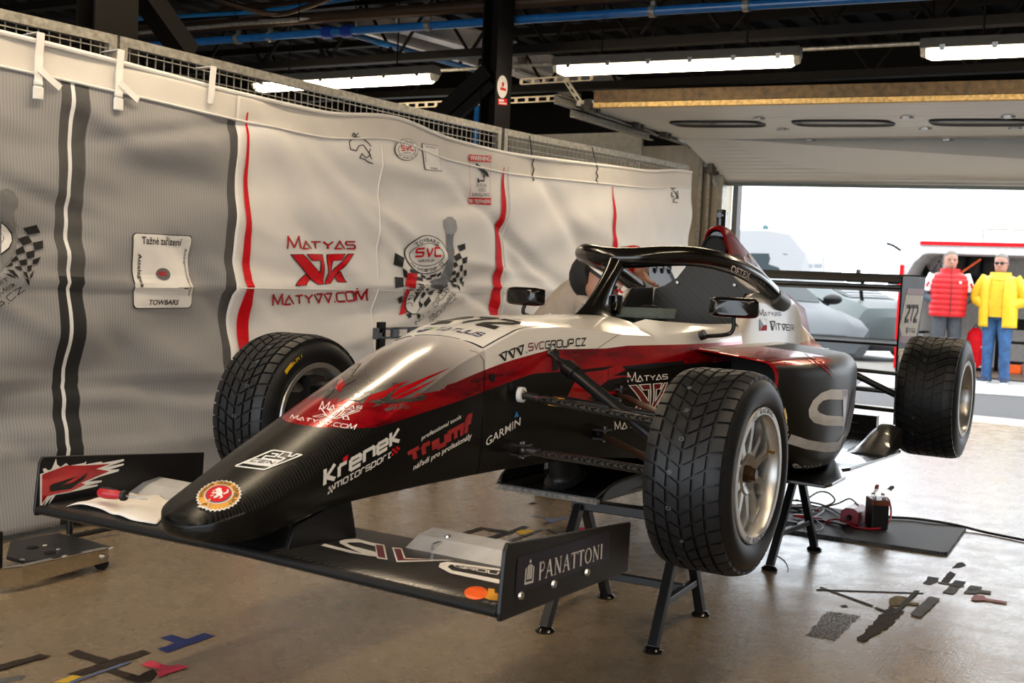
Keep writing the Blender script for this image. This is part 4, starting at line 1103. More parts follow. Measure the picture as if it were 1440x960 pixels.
# headrest liner (both sides) and the carbon seat-back panel
for sg in (1, -1):
    b = B(); b.prism([(-1.40, .86), (-1.735, .86), (-1.735, 1.090), (-1.54, 1.084), (-1.46, 1.02), (-1.41, .97)], (0, sg*.245, 0), (1, 0, 0), (0, 0, 1), (0, sg*.012, 0)); b.build('headrest_liner', 'carbon_matt', car, smooth=0)
P = [(.25, .62), (.25, .96), (.235, 1.085), (.19, 1.10), (.135, 1.135), (.10, 1.18), (.085, 1.215)]
b = B(); b.prism(P+[(-y, z) for y, z in reversed(P)], (-1.73, 0, 0), (0, 1, 0), (0, 0, 1), (-.02, 0, 0))
SP = b.bvh(); sp = b.build('seat_back_panel', M_carbon('seat_back_carbon', .022, .045, 48, .45, .05, .9), car, smooth=0)
b = B()
for y in (-.13, .13): b.lathe([(0, .001), (0, .009), (.008, .007), (.009, .001)], (-1.728, y, 1.115), (1, 0, 0), 10)
b.lathe([(0, .001), (0, .012), (.004, .010), (.004, .001)], (-1.728, 0, .93), (1, 0, 0), 12)
b.build('seat_back_bolt', 'steel', sp)
# ---- airbox and engine cover with fin
COV = [(-1.81, 1.366, .050, .132, 1.08), (-1.86, 1.373, .053, .135, 1.08), (-1.93, 1.356, .053, .14, 1.08), (-2.03, 1.320, .052, .145, 1.06), (-2.2, 1.262, .048, .145, 1.02), (-2.5, 1.160, .028, .11, .95), (-2.8, 1.088, .02, .09, .88), (-3.12, 1.015, .012, .06, .82)]
def cov_ring(x, zt, ht, hb, zb, n=9):
    L = []
    for k in range(n):
        a = k/(n-1)*PI/2; L.append((ht*math.sin(a), zt-ht*1.1+ht*1.1*math.cos(a)))
    zz = zt-ht*1.1
    for t in (.25, .5, .75, 1.0): L.append((ht+(hb-ht)*(t**.9), zz+(zb-zz)*t))
    return [Vector((x, y, z)) for y, z in L]+[Vector((x, -y, z)) for y, z in reversed(L[1:])]
def cover_mat():
    t = NT('engine_cover_livery'); o = t.xyz()
    # dark red flank with a white sash running down to the tail
    f = t.math('SUBTRACT', t.math('ADD', o[2], t.math('MULTIPLY', o[0], -.62)), 1.285)
    sash = t.math('MULTIPLY', t.math('GREATER_THAN', f, -.03), t.math('LESS_THAN', f, .045))
    fr = t.math('GREATER_THAN', o[0], -.80)
    rc = t.ramp(t.noise(6, 4), [(.3, (.13, .003, .006)), (.65, (.23, .005, .010))])
    rc = t.mix(fr, rc, (.55, .004, .008))
    c = t.mix(sash, rc, (.78, .72, .68))
    return t.set(col=c, rough=.34, metal=t.math('MULTIPLY', fr, .35), coat=t.math('MULTIPLY', fr, .4), spec=.10)
MAT['cover'] = cover_mat()
b = B()
xs = [-1.81, -1.825]+dense(COV, -1.85, -3.12, .05); R0 = []
for x in xs: R0.append(cov_ring(x, *tb(x, COV)))
def shrink(ring, k, dx, zmin):
    c = Vector((0, 0, sum(v.z for v in ring)/len(ring))); return [Vector((v.x+dx, v.y*k, max(c.z+(v.z-c.z)*k, zmin))) for v in ring]
lip = shrink(R0[0], .80, .004, 1.17); inn = shrink(R0[0], .70, -.02, 1.185)
b.loft([shrink(R0[0], .76, -.005, 1.08), shrink(R0[0], .80, .006, 1.08), shrink(R0[0], .9, .012, 1.08)]+R0, False, True)
EB = b.bvh(); cover = b.build('engine_cover', 'cover', car, smooth=.9)
b = B(); b.loft([shrink(R0[0], .79, .002, 1.10), shrink(R0[0], .74, -.004, 1.11), shrink(R0[0], .70, -.012, 1.12)], False, True); b.build('intake_surround', 'black_gloss', cover, smooth=.6)
b = B(); rg = [Vector((-1.800, .056*c_, 1.270+.055*s_)) for c_, s_ in ((math.copysign(abs(math.cos(2*PI*k/24))**.6, math.cos(2*PI*k/24))*(1-.22*math.sin(2*PI*k/24)), math.sin(2*PI*k/24)) for k in range(24))]
b.loft([rg, [v+Vector((.012, 0, 0)) for v in rg], [Vector((v.x+.010, v.y*.86, 1.272+(v.z-1.272)*.86)) for v in rg], [Vector((v.x-.006, v.y*.8, 1.272+(v.z-1.272)*.8)) for v in rg]], True, True)
b.build('air_intake_mouth', 'rubber_black', cover, smooth=.5)

traced('side_scoop', [[(1031, 358), (1039, 357), (1044, 368), (1042, 371), (1033, 368)]], [EB], 'rubber_black', cover, .002)
traced('cover_lettering', [s_ for pl in ([(1044, 343), (1050, 347), (1057, 366), (1053, 358)], [(1049, 352), (1056, 350), (1053, 343)], [(1046, 361), (1049, 370), (1045, 374)], [(1058, 372), (1064, 370), (1066, 378), (1060, 384)]) for s_ in pstroke(pl, 3.2)], [EB], 'white_print', cover, .002)
# camera pod on the roll hoop
b = B(); b.lathe([(0, .001), (0, .022), (.075, .022), (.08, .018), (.08, .001)], (-1.865, 0, 1.36), (0, 0, 1), 20); b.lathe([(0, .001), (0, .014), (.012, .014), (.012, .001)], (-1.847, .004, 1.415), (1, 0, 0), 14)
b.box((-1.89, 0, 1.395), (.04, .03, .075)); b.build('roll_hoop_pod', 'black_gloss', car, bev=.002)

# ---- sidepods
SPO = [(-.98, .585), (-1.02, .598), (-1.1, .622), (-1.25, .652), (-1.4, .672), (-1.55, .676), (-1.7, .662), (-1.85, .630), (-2.0, .588), (-2.2, .515), (-2.4, .43), (-2.6, .345), (-2.75, .29)]
SPT = [(-.98, .866), (-1.1, .870), (-1.3, .872), (-1.7, .872), (-2.0, .858), (-2.2, .82), (-2.4, .75), (-2.6, .66), (-2.75, .60)]
SPB = [(-.98, .63), (-1.02, .60), (-1.1, .53), (-1.25, .452), (-1.4, .425), (-1.7, .415), (-2.75, .415)]
def pod_ring(x, sc=1.0, yc=.40, zc=.73, dx=0):
    w, zt, zb = interp(x, SPO)[0], interp(x, SPT)[0], interp(x, SPB)[0]
    r = min(.055+min(.02, max(0, (-.98-x)*.1)), (zt-zb)*.35); L = [(.20, zt+.02), (.30, zt+.016)]
    for t in (.2, .45, .7): L.append((.30+(w-r-.30)*t, zt+.016-.022*t))
    for k in range(7):
        a = k/6*PI/2; L.append((w-r+r*math.sin(a), zt-.008-r+r*math.cos(a)))
    zl = zt-.008-r
    for t in (.25, .5, .75): L.append((w-.012*t*t-.035*max(0, t-.5), zl+(zb+.05-zl)*t))
    L += [(w-.045, zb+.05), (w-.065, zb+.015), (w-.10, zb), (.30, zb), (.20, zb)]
    return [Vector((x+dx, yc+(y-yc)*sc, zc+(z-zc)*sc)) for y, z in L]
def pod_mat():
    t = NT('sidepod_livery'); o = t.xyz(); X, Y, Z = o
    nj = t.noise(5, 5, .7, stretch=(1, 6, 6))
    zz = t.math('ADD', Z, t.math('MULTIPLY', t.math('SUBTRACT', nj, .5), .006))
    isw = t.math('MULTIPLY', t.math('GREATER_THAN', zz, .883-.385), t.math('GREATER_THAN', X, -1.3))
    isr = t.math('MULTIPLY', t.math('GREATER_THAN', zz, .842-.385), t.math('GREATER_THAN', X, -.42))
    rc = t.ramp(t.noise(7, 5, .6), [(.32, (.16, .002, .006)), (.6, (.5, .006, .012))])
    w = t.math('ADD', t.math('MULTIPLY', t.math('SINE', t.math('ADD', t.math('MULTIPLY', X, 420), t.math('ADD', t.math('MULTIPLY', Z, 420), t.math('MULTIPLY', Y, 420)))), .5), .5)
    c = t.mix(isr, t.mix(w, (.0045, .0045, .0045), (.014, .0135, .013)), rc); c = t.mix(isw, c, (.80, .775, .74))
    any_ = t.math('MAXIMUM', isr, isw)
    return t.set(col=c, rough=t.math('SUBTRACT', .36, t.math('MULTIPLY', any_, .18)), metal=t.math('MULTIPLY', t.math('SUBTRACT', isr, isw, clamp=True), .4), coat=t.math('MULTIPLY', any_, .2), spec=.3)
MAT['pod'] = pod_mat()
pods = []
for sg in (1, -1):
    rings = [pod_ring(x) for x in [-.98, -.995]+dense(SPO, -1.02, -2.75, .045)]
    inn = [pod_ring(-.98, .93, dx=.0), pod_ring(-.98, .955, dx=.012), ]
    al = [pod_ring(-.98, .80, dx=-.28), pod_ring(-.98, .90, dx=-.02), pod_ring(-.98, .95, dx=.010), pod_ring(-.98, .985, dx=.012)]+rings
    al = [[Vector((v.x, v.y*sg, v.z)) for v in r] for r in al]
    b = B(); b.loft(al); nr = len(al[0])
    for i in range(len(b.f)):
        k = i//nr
        if k < 2 or i == len(b.f)-2: b.mi[i] = 1
        elif k < 4: b.mi[i] = 2
    if sg == 1: PB = b.bvh()
    pods.append(b.build('sidepod', ['pod', 'rubber_black', 'red'], car, smooth=.9))
pod = pods[0]
# ---- floor and splitter
def sheet(b, poly, z, t):
    b.prism(poly, (0, 0, z), (1, 0, 0), (0, 1, 0), (0, 0, t))
b = B()
H = [(-.42, 0), (-.42, .185), (-.50, .20), (-.80, .215), (-1.0, .33), (-1.22, .50), (-1.25, .56), (-1.24, .695), (-1.30, .705), (-1.50, .700), (-1.66, .64), (-1.72, .66), (-2.30, .70), (-2.42, .70), (-2.46, .60), (-2.85, .48), (-2.95, .47), (-2.95, 0)]
sheet(b, H+[(x, -y) for x, y in reversed(H[1:-1])], .392, .014)
FB = b.bvh(); flr = b.build('floor_tray', M('floor_gloss_black', (.010, .010, .011), .2, coat=.5), car, smooth=0, bev=.003)
for sg in (1, -1):
    b = B(); b.tube(lerp_pts([(-.42, sg*.185, .406), (-.46, sg*.20, .43), (-.55, sg*.207, .447), (-.75, sg*.215, .452)], 5), [.006]*16, 6)
    b.prism([(-.42, .40), (-.44, .418), (-.50, .443), (-.75, .452), (-.75, .40)], (0, sg*.20, 0), (1, 0, 0), (0, 0, 1), (0, sg*.006, 0))
    b.build('splitter_fence', 'carbon_matt', flr, smooth=.5)
b = B(); b.bar((-.425, -.19, .392), (-.425, .19, .392), .02, .016); b.build('wear_plank', M('worn_laminate', (.22, .20, .18), .7, var=.6, vscale=70), flr, smooth=0)
b = B(); b.tube(lerp_pts([(-.50, 0, .56), (-.52, 0, .50), (-.54, 0, .46), (-.55, 0, .435)], 4), [.045, .045, .045, .045, .046, .047, .048, .05, .052, .055, .06, .065, .07], 16, flat=1.4); b.build('splitter_post', 'carbon_matt', car)
MAT['floor_edge'] = M('floor_edge_carbon', (.03, .028, .026), .3, coat=.4)
for sg in (1, -1):   # kicked-up floor ahead of the rear wheel
    b = B(); rg = []
    for x, h in ((-2.14, .01), (-2.22, .03), (-2.32, .075), (-2.40, .105), (-2.45, .11)): rg.append([Vector((x, sg*y, .404+h*k)) for y, k in ((.50, 0), (.535, .15), (.565, .7), (.60, 1), (.645, 1), (.695, .85), (.70, .1), (.60, 0))])
    b.loft(rg)
    b.build('floor_edge', 'floor_edge', flr, smooth=.6)
b = B(); b.box((-2.93, 0, .452), (.05, .94, .09)); b.build('diffuser', 'carbon', flr, smooth=0)
b = B(); p = at_z(1236, 602, .407); q = Vector((-2.5, .30, .52)); b.tube([p, q], .003, 6); b.sphere(p, .012, 8, 6); b.build('stay_wire', 'steel', flr)
# gearbox and engine lump behind the cowl
b = B(); b.loft([[Vector((x, y*w, z0+(z1-z0)*z)) for y, z in ((-1, .25), (-.7, 0), (.7, 0), (1, .25), (1, .75), (.6, 1), (-.6, 1), (-1, .75))] for x, w, z0, z1 in ((-2.2, .20, .42, .86), (-2.7, .17, .42, .80), (-3.0, .12, .45, .74), (-3.2, .09, .50, .70))])
b.build('gearbox', M('cast_magnesium', (.12, .115, .105), .5, .6, var=.4), car, smooth=.4)
b = B(); b.cyl((-2.45, .20, .80), (-2.52, .32, .80), .035); b.sphere((-2.38, .27, .72), (.06, .05, .07)); b.sphere((-2.5, .30, .56), (.07, .05, .05)); b.build('exhaust_collector', 'chrome', car)
b = B(); b.cyl((-2.42, .24, .74), (-2.42, .24, .82), .022); b.box((-2.55, .32, .52), (.06, .05, .04)); b.build('oil_fitting', 'gold', car)

# ---- halo
b = B()
hp = [(-1.80, .300, 1.052), (-1.66, .304, 1.100), (-1.45, .299, 1.158), (-1.22, .278, 1.196), (-1.05, .228, 1.212), (-.94, .150, 1.208), (-.885, .07, 1.198), (-.87, 0, 1.194)]
pts = lerp_pts(hp, 6); pts = pts+[Vector((p.x, -p.y, p.z)) for p in reversed(pts[:-1])]
nP = len(pts); rs = [.034+.009*math.sin(PI*i/(nP-1)) for i in range(nP)]
b.tube(pts, rs, 18, flat=.88, up=(0, 0, 1))
HB = b.bvh(); halo = b.build('halo', 'black_gloss', car)
b = B()
rg = []
for t, xc, ln, wy, z in ((0, -.715, .160, .046, .984), (.04, -.718, .125, .036, 1.00), (.15, -.735, .088, .029, 1.03), (.35, -.768, .062, .026, 1.075), (.6, -.808, .050, .026, 1.12), (.8, -.842, .046, .031, 1.155), (1, -.872, .044, .042, 1.195)):
    rg.append([Vector((xc+ln*math.cos(2*PI*k/20), wy*math.sin(2*PI*k/20), z)) for k in range(20)])
b.loft(rg); b.build('halo_pillar', 'black_gloss', halo, smooth=.9)
b = B(); b.tube(lerp_pts([(-.80, .028, 1.0), (-.815, .03, 1.03), (-.815, .03, 1.06)], 4), .022, 12); b.build('halo_fairing', 'black_gloss', halo)
MAT['halo_mount'] = M('grey_halo_mount', (.06, .06, .06), .4)
for sg in (1, -1): b = B(); b.tube([(-1.69, sg*.302, 1.082), (-1.78, sg*.302, 1.060), (-1.85, sg*.30, 1.048)], [.042, .044, .038], 16); b.build('halo_mount', 'halo_mount', halo)
decal('halo_lettering', text('OFTEX', .015), [(1026, 381), (1053, 392), (1055.5, 383.5), (1028, 371)], [HB], 'white_print', halo, .002, .015)
decal('halo_lettering', [[(x/14, 0), (x/14+.045, 0), (x/14+.045, 1), (x/14, 1)] for x in (0, 1, 2, 3, 4, 5, 6, 8, 9, 10, 12, 13)], [(1057, 391), (1075, 401), (1076, 398), (1058, 388)], [HB], 'grey_print', halo, .002, .015)
# windscreen lip, steering wheel, dashboard
b = B(); rg = []
for k in range(13):
    a = -1.25+2.5*k/12; rg.append([Vector((-.80-.18*(1-math.cos(a))*1.1, .215*math.sin(a), .985)), Vector((-.84-.18*(1-math.cos(a))*1.1, .205*math.sin(a), 1.020)), Vector((-.845-.18*(1-math.cos(a))*1.1, .203*math.sin(a), 1.020)), Vector((-.806-.18*(1-math.cos(a))*1.1, .212*math.sin(a), .982))])
b.loft(rg); scr = NT('tinted_screen'); scr.set(col=(.35, .42, .40), rough=.06, trans=.75, ior=1.45); b.build('wind_deflector', scr.m, car)
b = B(); c = Vector((-1.02, 0, .945)); ax = Vector((.93, 0, -.36)).normalized(); up = Vector((.36, 0, .93)).normalized(); sd = Vector((0, 1, 0))
for sg in (1, -1): b.tube(lerp_pts([c+sd*sg*.05+up*.07, c+sd*sg*.11+up*.065, c+sd*sg*.135+up*.0, c+sd*sg*.115-up*.06, c+sd*sg*.05-up*.065], 4), .017, 10)
b.bar(c-sd*.11, c+sd*.11, .05, .10, up); b.build('steering_wheel', 'black_satin', car, smooth=.7)
b = B(); b.bar((-.90, -.09, .955), (-.90, .09, .955), .06, .075); b.build('dashboard', 'black_plastic', car, smooth=0, bev=.01)

# ---- mirrors
def mirror(sg):
    c = Vector((-.94, sg*.425, 1.036)); d = Vector((-.32*sg, 1, -.06*sg if sg > 0 else .06)).normalized() if False else Vector((-.25*sg, 1, 0)).normalized()
    n_ = d.cross(Vector((0, 0, 1))).normalized(); u = Vector((0, 0, 1))
    if n_.x < 0: n_ = -n_
    b = B(); rg = []
    for k, s_ in ((-.030, .80), (-.022, .97), (.0, 1.0), (.022, .94), (.036, .70)):
        q = []
        for j in range(28):
            t = 2*PI*j/28; e = .38
            q.append(c+n_*k+d*(.088*s_*math.copysign(abs(math.cos(t))**e, math.cos(t)))+u*(.036*s_*math.copysign(abs(math.sin(t))**e, math.sin(t))))
        rg.append(q)
    b.loft(rg); o = b.build('wing_mirror', 'black_gloss', car, smooth=.8)
    g = B(); g.bar(c-n_*.031-d*.075, c-n_*.031+d*.075, .002, .058, u); g.build('mirror_glass', 'chrome', o, smooth=0)
    s = B(); base = Vector((-.97, sg*.292, .928))
    pts = [c-u*.03, c-u*.075, c-u*.095-d*sg*.02, base+Vector((-.02, sg*.02, 0)), base] if sg > 0 else [c-u*.03, c-u*.07, Vector((-1.02, -.36, .955)), Vector((-1.0, -.28, .945))]
    s.tube(lerp_pts(pts, 4), .0075, 8); s.lathe([(0, .001), (0, .018), (.02, .018), (.02, .001)], pts[-1], (0, sg*.5, .2), 12); s.build('mirror_stalk', 'black_satin', o)
mirror(1); mirror(-1)

# ---- wheels
MAT['nut'] = M('bronze_wheel_nut', (.09, .055, .03), .3, .8); MAT['chalk'] = M('chalk', (.13, .14, .15), .8)
def wheel(cx, yo, s, z, R, w, rear=False, show=True):
    """yo: y of the outer face, s: side sign"""
    ax = Vector((0, -s, 0))      # inwards
    O = Vector((cx, yo, z)); U = Vector((1, 0, 0)); V = Vector((0, 0, 1))
    rf = .181; dd = .072 if rear else .034
    b = B()
    b.lathe([(.018, rf-.012), (.004, rf), (.0, rf-.003), (.0, .161), (.006, .157), (.03, .154), (.05, .152), (w*.55, .150), (w-.03, .154), (w-.006, .160), (w, .165), (w, rf-.003), (w-.004, rf), (w-.018, rf-.012), (w-.03, .165), (w*.5, .158), (.05, .160), (.03, .164), (.018, rf-.012)], O, ax, 72)
    b.lathe([(dd+.03, .001), (dd+.03, .056), (dd+.012, .062), (dd, .060), (dd-.006, .052), (dd+.004, .034), (dd+.006, .030), (dd+.006, .001)], O, ax, 36)
    ns = 10
    for k in range(ns):
        a = 2*PI*(k+.5)/ns; rd = U*math.cos(a)+V*math.sin(a); tn = ax.cross(rd)
        rg = []
        for r_, wd, dep, th in ((.045, .0205, dd, .03), (.062, .0165, dd-.003, .03), (.090, .0125, dd-.006, .03), (.115, .0125, dd-.008, .03), (.134, .018, dd-.008, .034), (.147, .030, dd-.004, .04), (.156, .047, dd, .046)):
            c = O+rd*r_
            rg.append([c+tn*(wd*.72)+ax*(dep), c+tn*wd+ax*(dep+th), c-tn*wd+ax*(dep+th), c-tn*(wd*.72)+ax*(dep)])
        b.loft(rg)
    wh = b.build('wheel', 'silver_paint', car, smooth=.55)
    b = B(); b.lathe([(dd+.01, .001), (dd+.01, .024), (dd-.010, .022), (dd-.014, .018), (dd-.022, .017), (dd-.025, .012), (dd-.025, .001)], O, ax, 8); b.build('wheel_nut', 'nut', wh, smooth=.3)
    b = B(); va = .15*s; rd = U*-math.cos(va)+V*math.sin(va+.15); p = O+rd*.148+ax*.03; b.cyl(p, p-ax*.018, .004, n=8); b.cyl(p-ax*.006, p-ax*.018, .005, .0045, 8); b.build('valve', 'gold', wh)
    if show:
        # raised-edge lettering on the rim lip
        b = B(); pl = arc_text('OZ RACING', 0, 0, .1705, 118, 62, .0125, True)+arc_text('OZ RACING', 0, 0, .1705, 242, 298, .0125, False)
        sx = -s
        for q in pl: b.add([O+U*(sx*x)+V*y-ax*.0008 for x, y in q], [tuple(range(len(q)))])
        b.build('rim_lettering', 'black_print', wh, smooth=0, double=True)
    # tyre carcass
    def rt(a):
        d = min(a, w-a); return R-(max(0, .055-d)/.055)**2*.016
    side = [(.016, .171), (.008, .178), (.001, .190), (-.004, .205), (-.004, .222), (.002, .238), (.010, R-.022)]
    prof = side+[(.016, rt(.016)-.008)]+[(a, rt(a)-.0078) for a in (.03, .05, .08, w*.5, w-.08, w-.05, w-.03)]+[(w-.016, rt(.016)-.008)]+[(w-a, r_) for a, r_ in reversed(side)]
    b = B(); b.lathe(prof, O, ax, 96)
    # tread blocks in six rows with V-shaped cross grooves
    NP = 42; e0 = .012; rows = 6; cw = (w-2*e0)/rows; g = .0042
    for c_ in range(rows):
        a0, a1 = e0+c_*cw+(g if c_ else 0), e0+(c_+1)*cw-(g if c_ < rows-1 else 0)
        for k in range(NP):
            sh = (.5 if c_ % 2 else 0)
            top = []; bot = []
            na, nt = 3, 3
            for i in range(na+1):
                a = a0+(a1-a0)*i/na; vee = -abs(a-w*.5)*.62/R
                if c_ in (0, rows-1): vee = -(cw*2+ (abs(a-w*.5)-cw*2)*.35)*.62/R
                for j in range(nt+1):
                    t0 = (k+sh*0)*2*PI/NP; t1 = (k+1)*2*PI/NP; gg = .0036/R
                    th = t0+gg+(t1-t0-2*gg)*j/nt+vee
                    rr = rt(a); dv = U*math.cos(th)-V*math.sin(th)
                    top.append(O+ax*a+dv*rr); bot.append(O+ax*a+dv*(rr-.0085))
            n1 = nt+1; K = (na+1)*n1; fs = []
            for i in range(na):
                for j in range(nt): fs.append((i*n1+j, i*n1+j+1, (i+1)*n1+j+1, (i+1)*n1+j))
            edge = [j for j in range(n1)]+[i*n1+nt for i in range(1, na+1)]+[na*n1+j for j in range(nt-1, -1, -1)]+[i*n1 for i in range(na-1, 0, -1)]
            for i in range(len(edge)):
                p, q = edge[i], edge[(i+1) % len(edge)]; fs.append((p, q, q+K, p+K))
            b.add(top+bot, fs)
    ty = b.build('tyre', 'rubber', wh, smooth=.5)
    # yellow sidewall marking, chalk marks on the tread
    so = s if show else -s; OO = O if show else O+ax*w; nx = -ax if show else ax
    b = B(); r0, r1 = .216, .236
    for a0, a1, rr0, rr1 in ((-.02, .10, r0, r1),):
        ang0 = math.radians(36) if show else math.radians(128)
        f = lambda a, r_: OO+(U*(-s*math.cos(ang0+a)) if show else U*(s*math.cos(ang0+a)) if False else U*(-math.cos(ang0+a)*1.0))*r_+V*(math.sin(ang0+a)*r_)+nx*.0040
        n_ = 6
        for q0, q1, ra, rb in ((-.02, .16, r0, r1),):
            vs = []
            for i in range(n_+1): vs += [f(q0+(q1-q0)*i/n_, ra), f(q0+(q1-q0)*i/n_, rb)]
            b.add(vs, [(2*i, 2*i+1, 2*i+3, 2*i+2) for i in range(n_)])
    for q in place(text('USA', .01), -.03, r0+.002, .03, r1-.004):
        b.add([f(-.12+x*4.0, y) for x, y in q], [tuple(range(len(q)))])
    b.build('sidewall_marking', 'yellow', ty, smooth=0, double=True)
    b = B(); rr = random.Random(int(cx*10)+s*3+9)
    for i in range(7):
        th = -.9+.32*i+rr.uniform(-.05, .05); a = w*.62+rr.uniform(-.02, .02)
        for pl in (GL[rr.choice('S2VO')], ):
            for st in pl:
                for q in pstroke([(x*.012, y*.010) for x, y in st], .0016):
                    b.add([O+ax*(a-x)+(U*math.cos(th+y/R)-V*math.sin(th+y/R)*-1)*(R+.0012) for x, y in q], [(0, 1, 2, 3)])
    b.build('chalk_mark', 'chalk', ty, smooth=0, double=True)
    return wh
RF_, RR_ = .2706, .2824
wheel(0, .868, 1, .35+RF_, RF_, .227)
wheel(-2.7537, .905, 1, .35+RR_, RR_, .269, True)
wheel(0, -.868, -1, .35+RF_, RF_, .227, show=False)
wheel(-2.7537, -.905, -1, .35+RR_, RR_, .269, True, show=False)
# uprights, brakes
for x, y, z in ((0, .655, .62), (-2.7537, .66, .632)):
    for sg in (1, -1):
        b = B(); c = Vector((x, sg*y, z)); ax = Vector((0, sg, 0))
        b.lathe([(.02, .001), (.02, .10), (.045, .125), (.055, .125), (.06, .03), (.12, .028), (.12, .001)], c, ax, 28)
        b.box(c+Vector((0, sg*.02, 0)), (.07, .05, .27)); b.box(c+Vector((.10, sg*.04, .02)), (.06, .07, .13))
        b.build('upright', M('dark_cast_upright', (.035, .035, .035), .45, .5), car, smooth=.5)

# ---- suspension
MAT['rod_end'] = M('dark_rod_end', (.07, .065, .06), .35, .8)
def arm(name, p, q, r, flat=.45, mat='carbon', joint=True, up=(0, 0, 1)):
    p, q = Vector(p), Vector(q); d = q-p
    b = B(); b.tube([p+d*.10, p+d*.16, p+d*.9, q], [r*.5, r, r, r*.8], 14, flat=flat, up=up); o = b.build(name, mat, car)
    if joint:
        k = B(); k.tube([p, p+d*.12], r*.42, 10); k.sphere(p+d*.015, r*.6, 12, 8); k.cyl(p+Vector((0, 0, -r*.8)), p+Vector((0, 0, r*.8)), r*.35, n=8); k.build('rod_end', 'rod_end', o)
    return o
for sg in (1, -1):
    f = lambda x, y, z: Vector((x, sg*y, z))
    o = arm('upper_wishbone', f(.10, .185, .778), f(.02, .645, .728), .026, .42)
    if sg == 1:
        k = B(); k.lathe([(0, .001), (0, .022), (.014, .022), (.014, .001)], f(.10, .185, .778), (-.1, 1, 0), 16); k.build('spacer_collar', M('white_plastic', (.8, .8, .78), .4), o)
        k = B(); k.box((.07, .29, .765), (.03, .035, .022)); k.build('brake_hose_clamp', 'amber', o, smooth=0)
    arm('upper_wishbone', f(-.45, .22, .750), f(.00, .645, .735), .016, .5, 'brown_dark')
    arm('lower_wishbone', f(.10, .20, .622), f(.02, .655, .560) if False else f(.02, .655, .595), .028, .42)
    arm('lower_wishbone', f(-.36, .21, .625), f(.0, .655, .59), .018, .5, 'brown_dark')
    o = arm('push_rod', f(-.07, .175, .895), f(.02, .60, .60) if False else f(.01, .62, .655), .019, 1.0, 'black_satin')
    k = B(); p, q = f(-.07, .175, .895), f(.01, .62, .655); d = q-p; k.tube([p+d*.16, p+d*.24], .024, 12); k.build('rod_collar', 'black_satin', o)
    arm('track_rod', f(.02, .20, .772), f(-.06, .65, .735), .010, 1.0, 'black_satin', False)
    # brackets on the tub
    k = B()
    for x, y, z in ((-.45, .222, .750), (-.36, .215, .625), (.10, .19, .622)):
        for dz in (-.014, .014): k.box(f(x, y+.01, z+dz), (.05, .045, .006))
        k.cyl(f(x, y+.018, z-.025), f(x, y+.018, z+.025), .008, n=8)
    k.build('suspension_bracket', 'rod_end', car, smooth=.4)
    for nm, a, c, r, fl in (('rear_upper_arm', (1205, 520), (1260, 526), .013, .7), ('rear_push_rod', (1206, 532), (1259, 562), .016, 1), ('rear_toe_link', (1203, 546), (1260, 552), .010, 1), ('rear_lower_arm', (1200, 571), (1260, 578), .017, .6)):
        xx = -2.62 if nm != 'rear_lower_arm' else -2.75
        p, q = at_x(*a, xx), at_x(*c, xx-.06); p = q+(p-q)*2.0
        arm(nm, f(p.x, p.y, p.z), f(q.x, q.y+.06, q.z), r, fl, 'black_satin', False)

# ---- front wing
b = B(); rg = []
def wing_pts(y):
    k = abs(y)/.705
    le = Vector((1.005, y, .452+.010*(1-k))); te = Vector((.605, y, .452+.004*k))
    top = [(0, 0), (.01, .010), (.05, .016), (.14, .019), (.3, .017), (.55, .012), (.8, .006), (1, .002)]
    bot = [(.8, -.004), (.55, -.006), (.3, -.006), (.12, -.010), (.03, -.012), (.005, -.007)]
    return [Vector((le.x+(te.x-le.x)*u, y, le.z+(te.z-le.z)*u+h)) for u, h in top+bot]
b.loft([wing_pts(-.70+1.40*k/28) for k in range(29)])
WB = b.bvh(); wing = b.build('front_wing', 'carbon_wide', car, smooth=.7)
b = B()
rg = [[Vector((1.008+r*math.cos(t), y, .459+.010*(1-abs(y)/.705)+.011*math.sin(t))) for r in (.012,) for t in [2*PI*j/12 for j in range(12)]] for y in [-.70+1.4*k/20 for k in range(21)]]
b.loft(rg); b.build('leading_edge', 'rubber_black', wing)
EPB = []
for sg in (1, -1):
    b = B(); y0 = sg*.705
    b.prism([(1.017, .443), (1.020, .46), (1.008, .580), (.998, .595), (.44, .545), (.445, .428)], (0, y0-sg*.004, 0), (1, 0, 0), (0, 0, 1), (0, sg*.010, 0))
    EPB.append(b.bvh()); ep = b.build('wing_endplate', 'black_satin', wing, smooth=0, bev=.003)
    k = B()
    for x in (.945, .81, .66): k.lathe([(0, .001), (0, .009), (.005, .007), (.005, .001)], (x, y0+sg*.006, .478-.03*(1-x)*1.2+.004), (0, sg, 0), 12)
    k.build('endplate_bolt', 'steel', ep)
    if sg == 1: epl = ep
    else: epr = ep
    # angled metal flap strip
    k = B(); k.prism([(.735, .456), (.73, .460), (.672, .486), (.615, .494), (.613, .489), (.668, .479)], (0, sg*.262, 0), (1, 0, 0), (0, 0, 1), (0, sg*.436, 0))
    fl = k.build('flap', 'alu', wing, smooth=0)
    k = B(); k.box((.70, sg*.335, .468), (.03, .008, .03)); k.lathe([(0, .001), (0, .008), (.006, .006), (.006, .001)], (.655, sg*.335, .487), (0, 0, 1), 8); k.build('flap_bracket', 'steel', fl, smooth=0)
    # nose pillar
    k = B(); k.prism([(.97, .462), (.94, .53), (.78, .562), (.745, .562), (.72, .47), (.72, .455)], (0, sg*.10, 0), (1, 0, 0), (0, 0, 1), (0, sg*.012, 0)); k.build('nose_pillar', 'black_satin', wing, smooth=0, bev=.002)
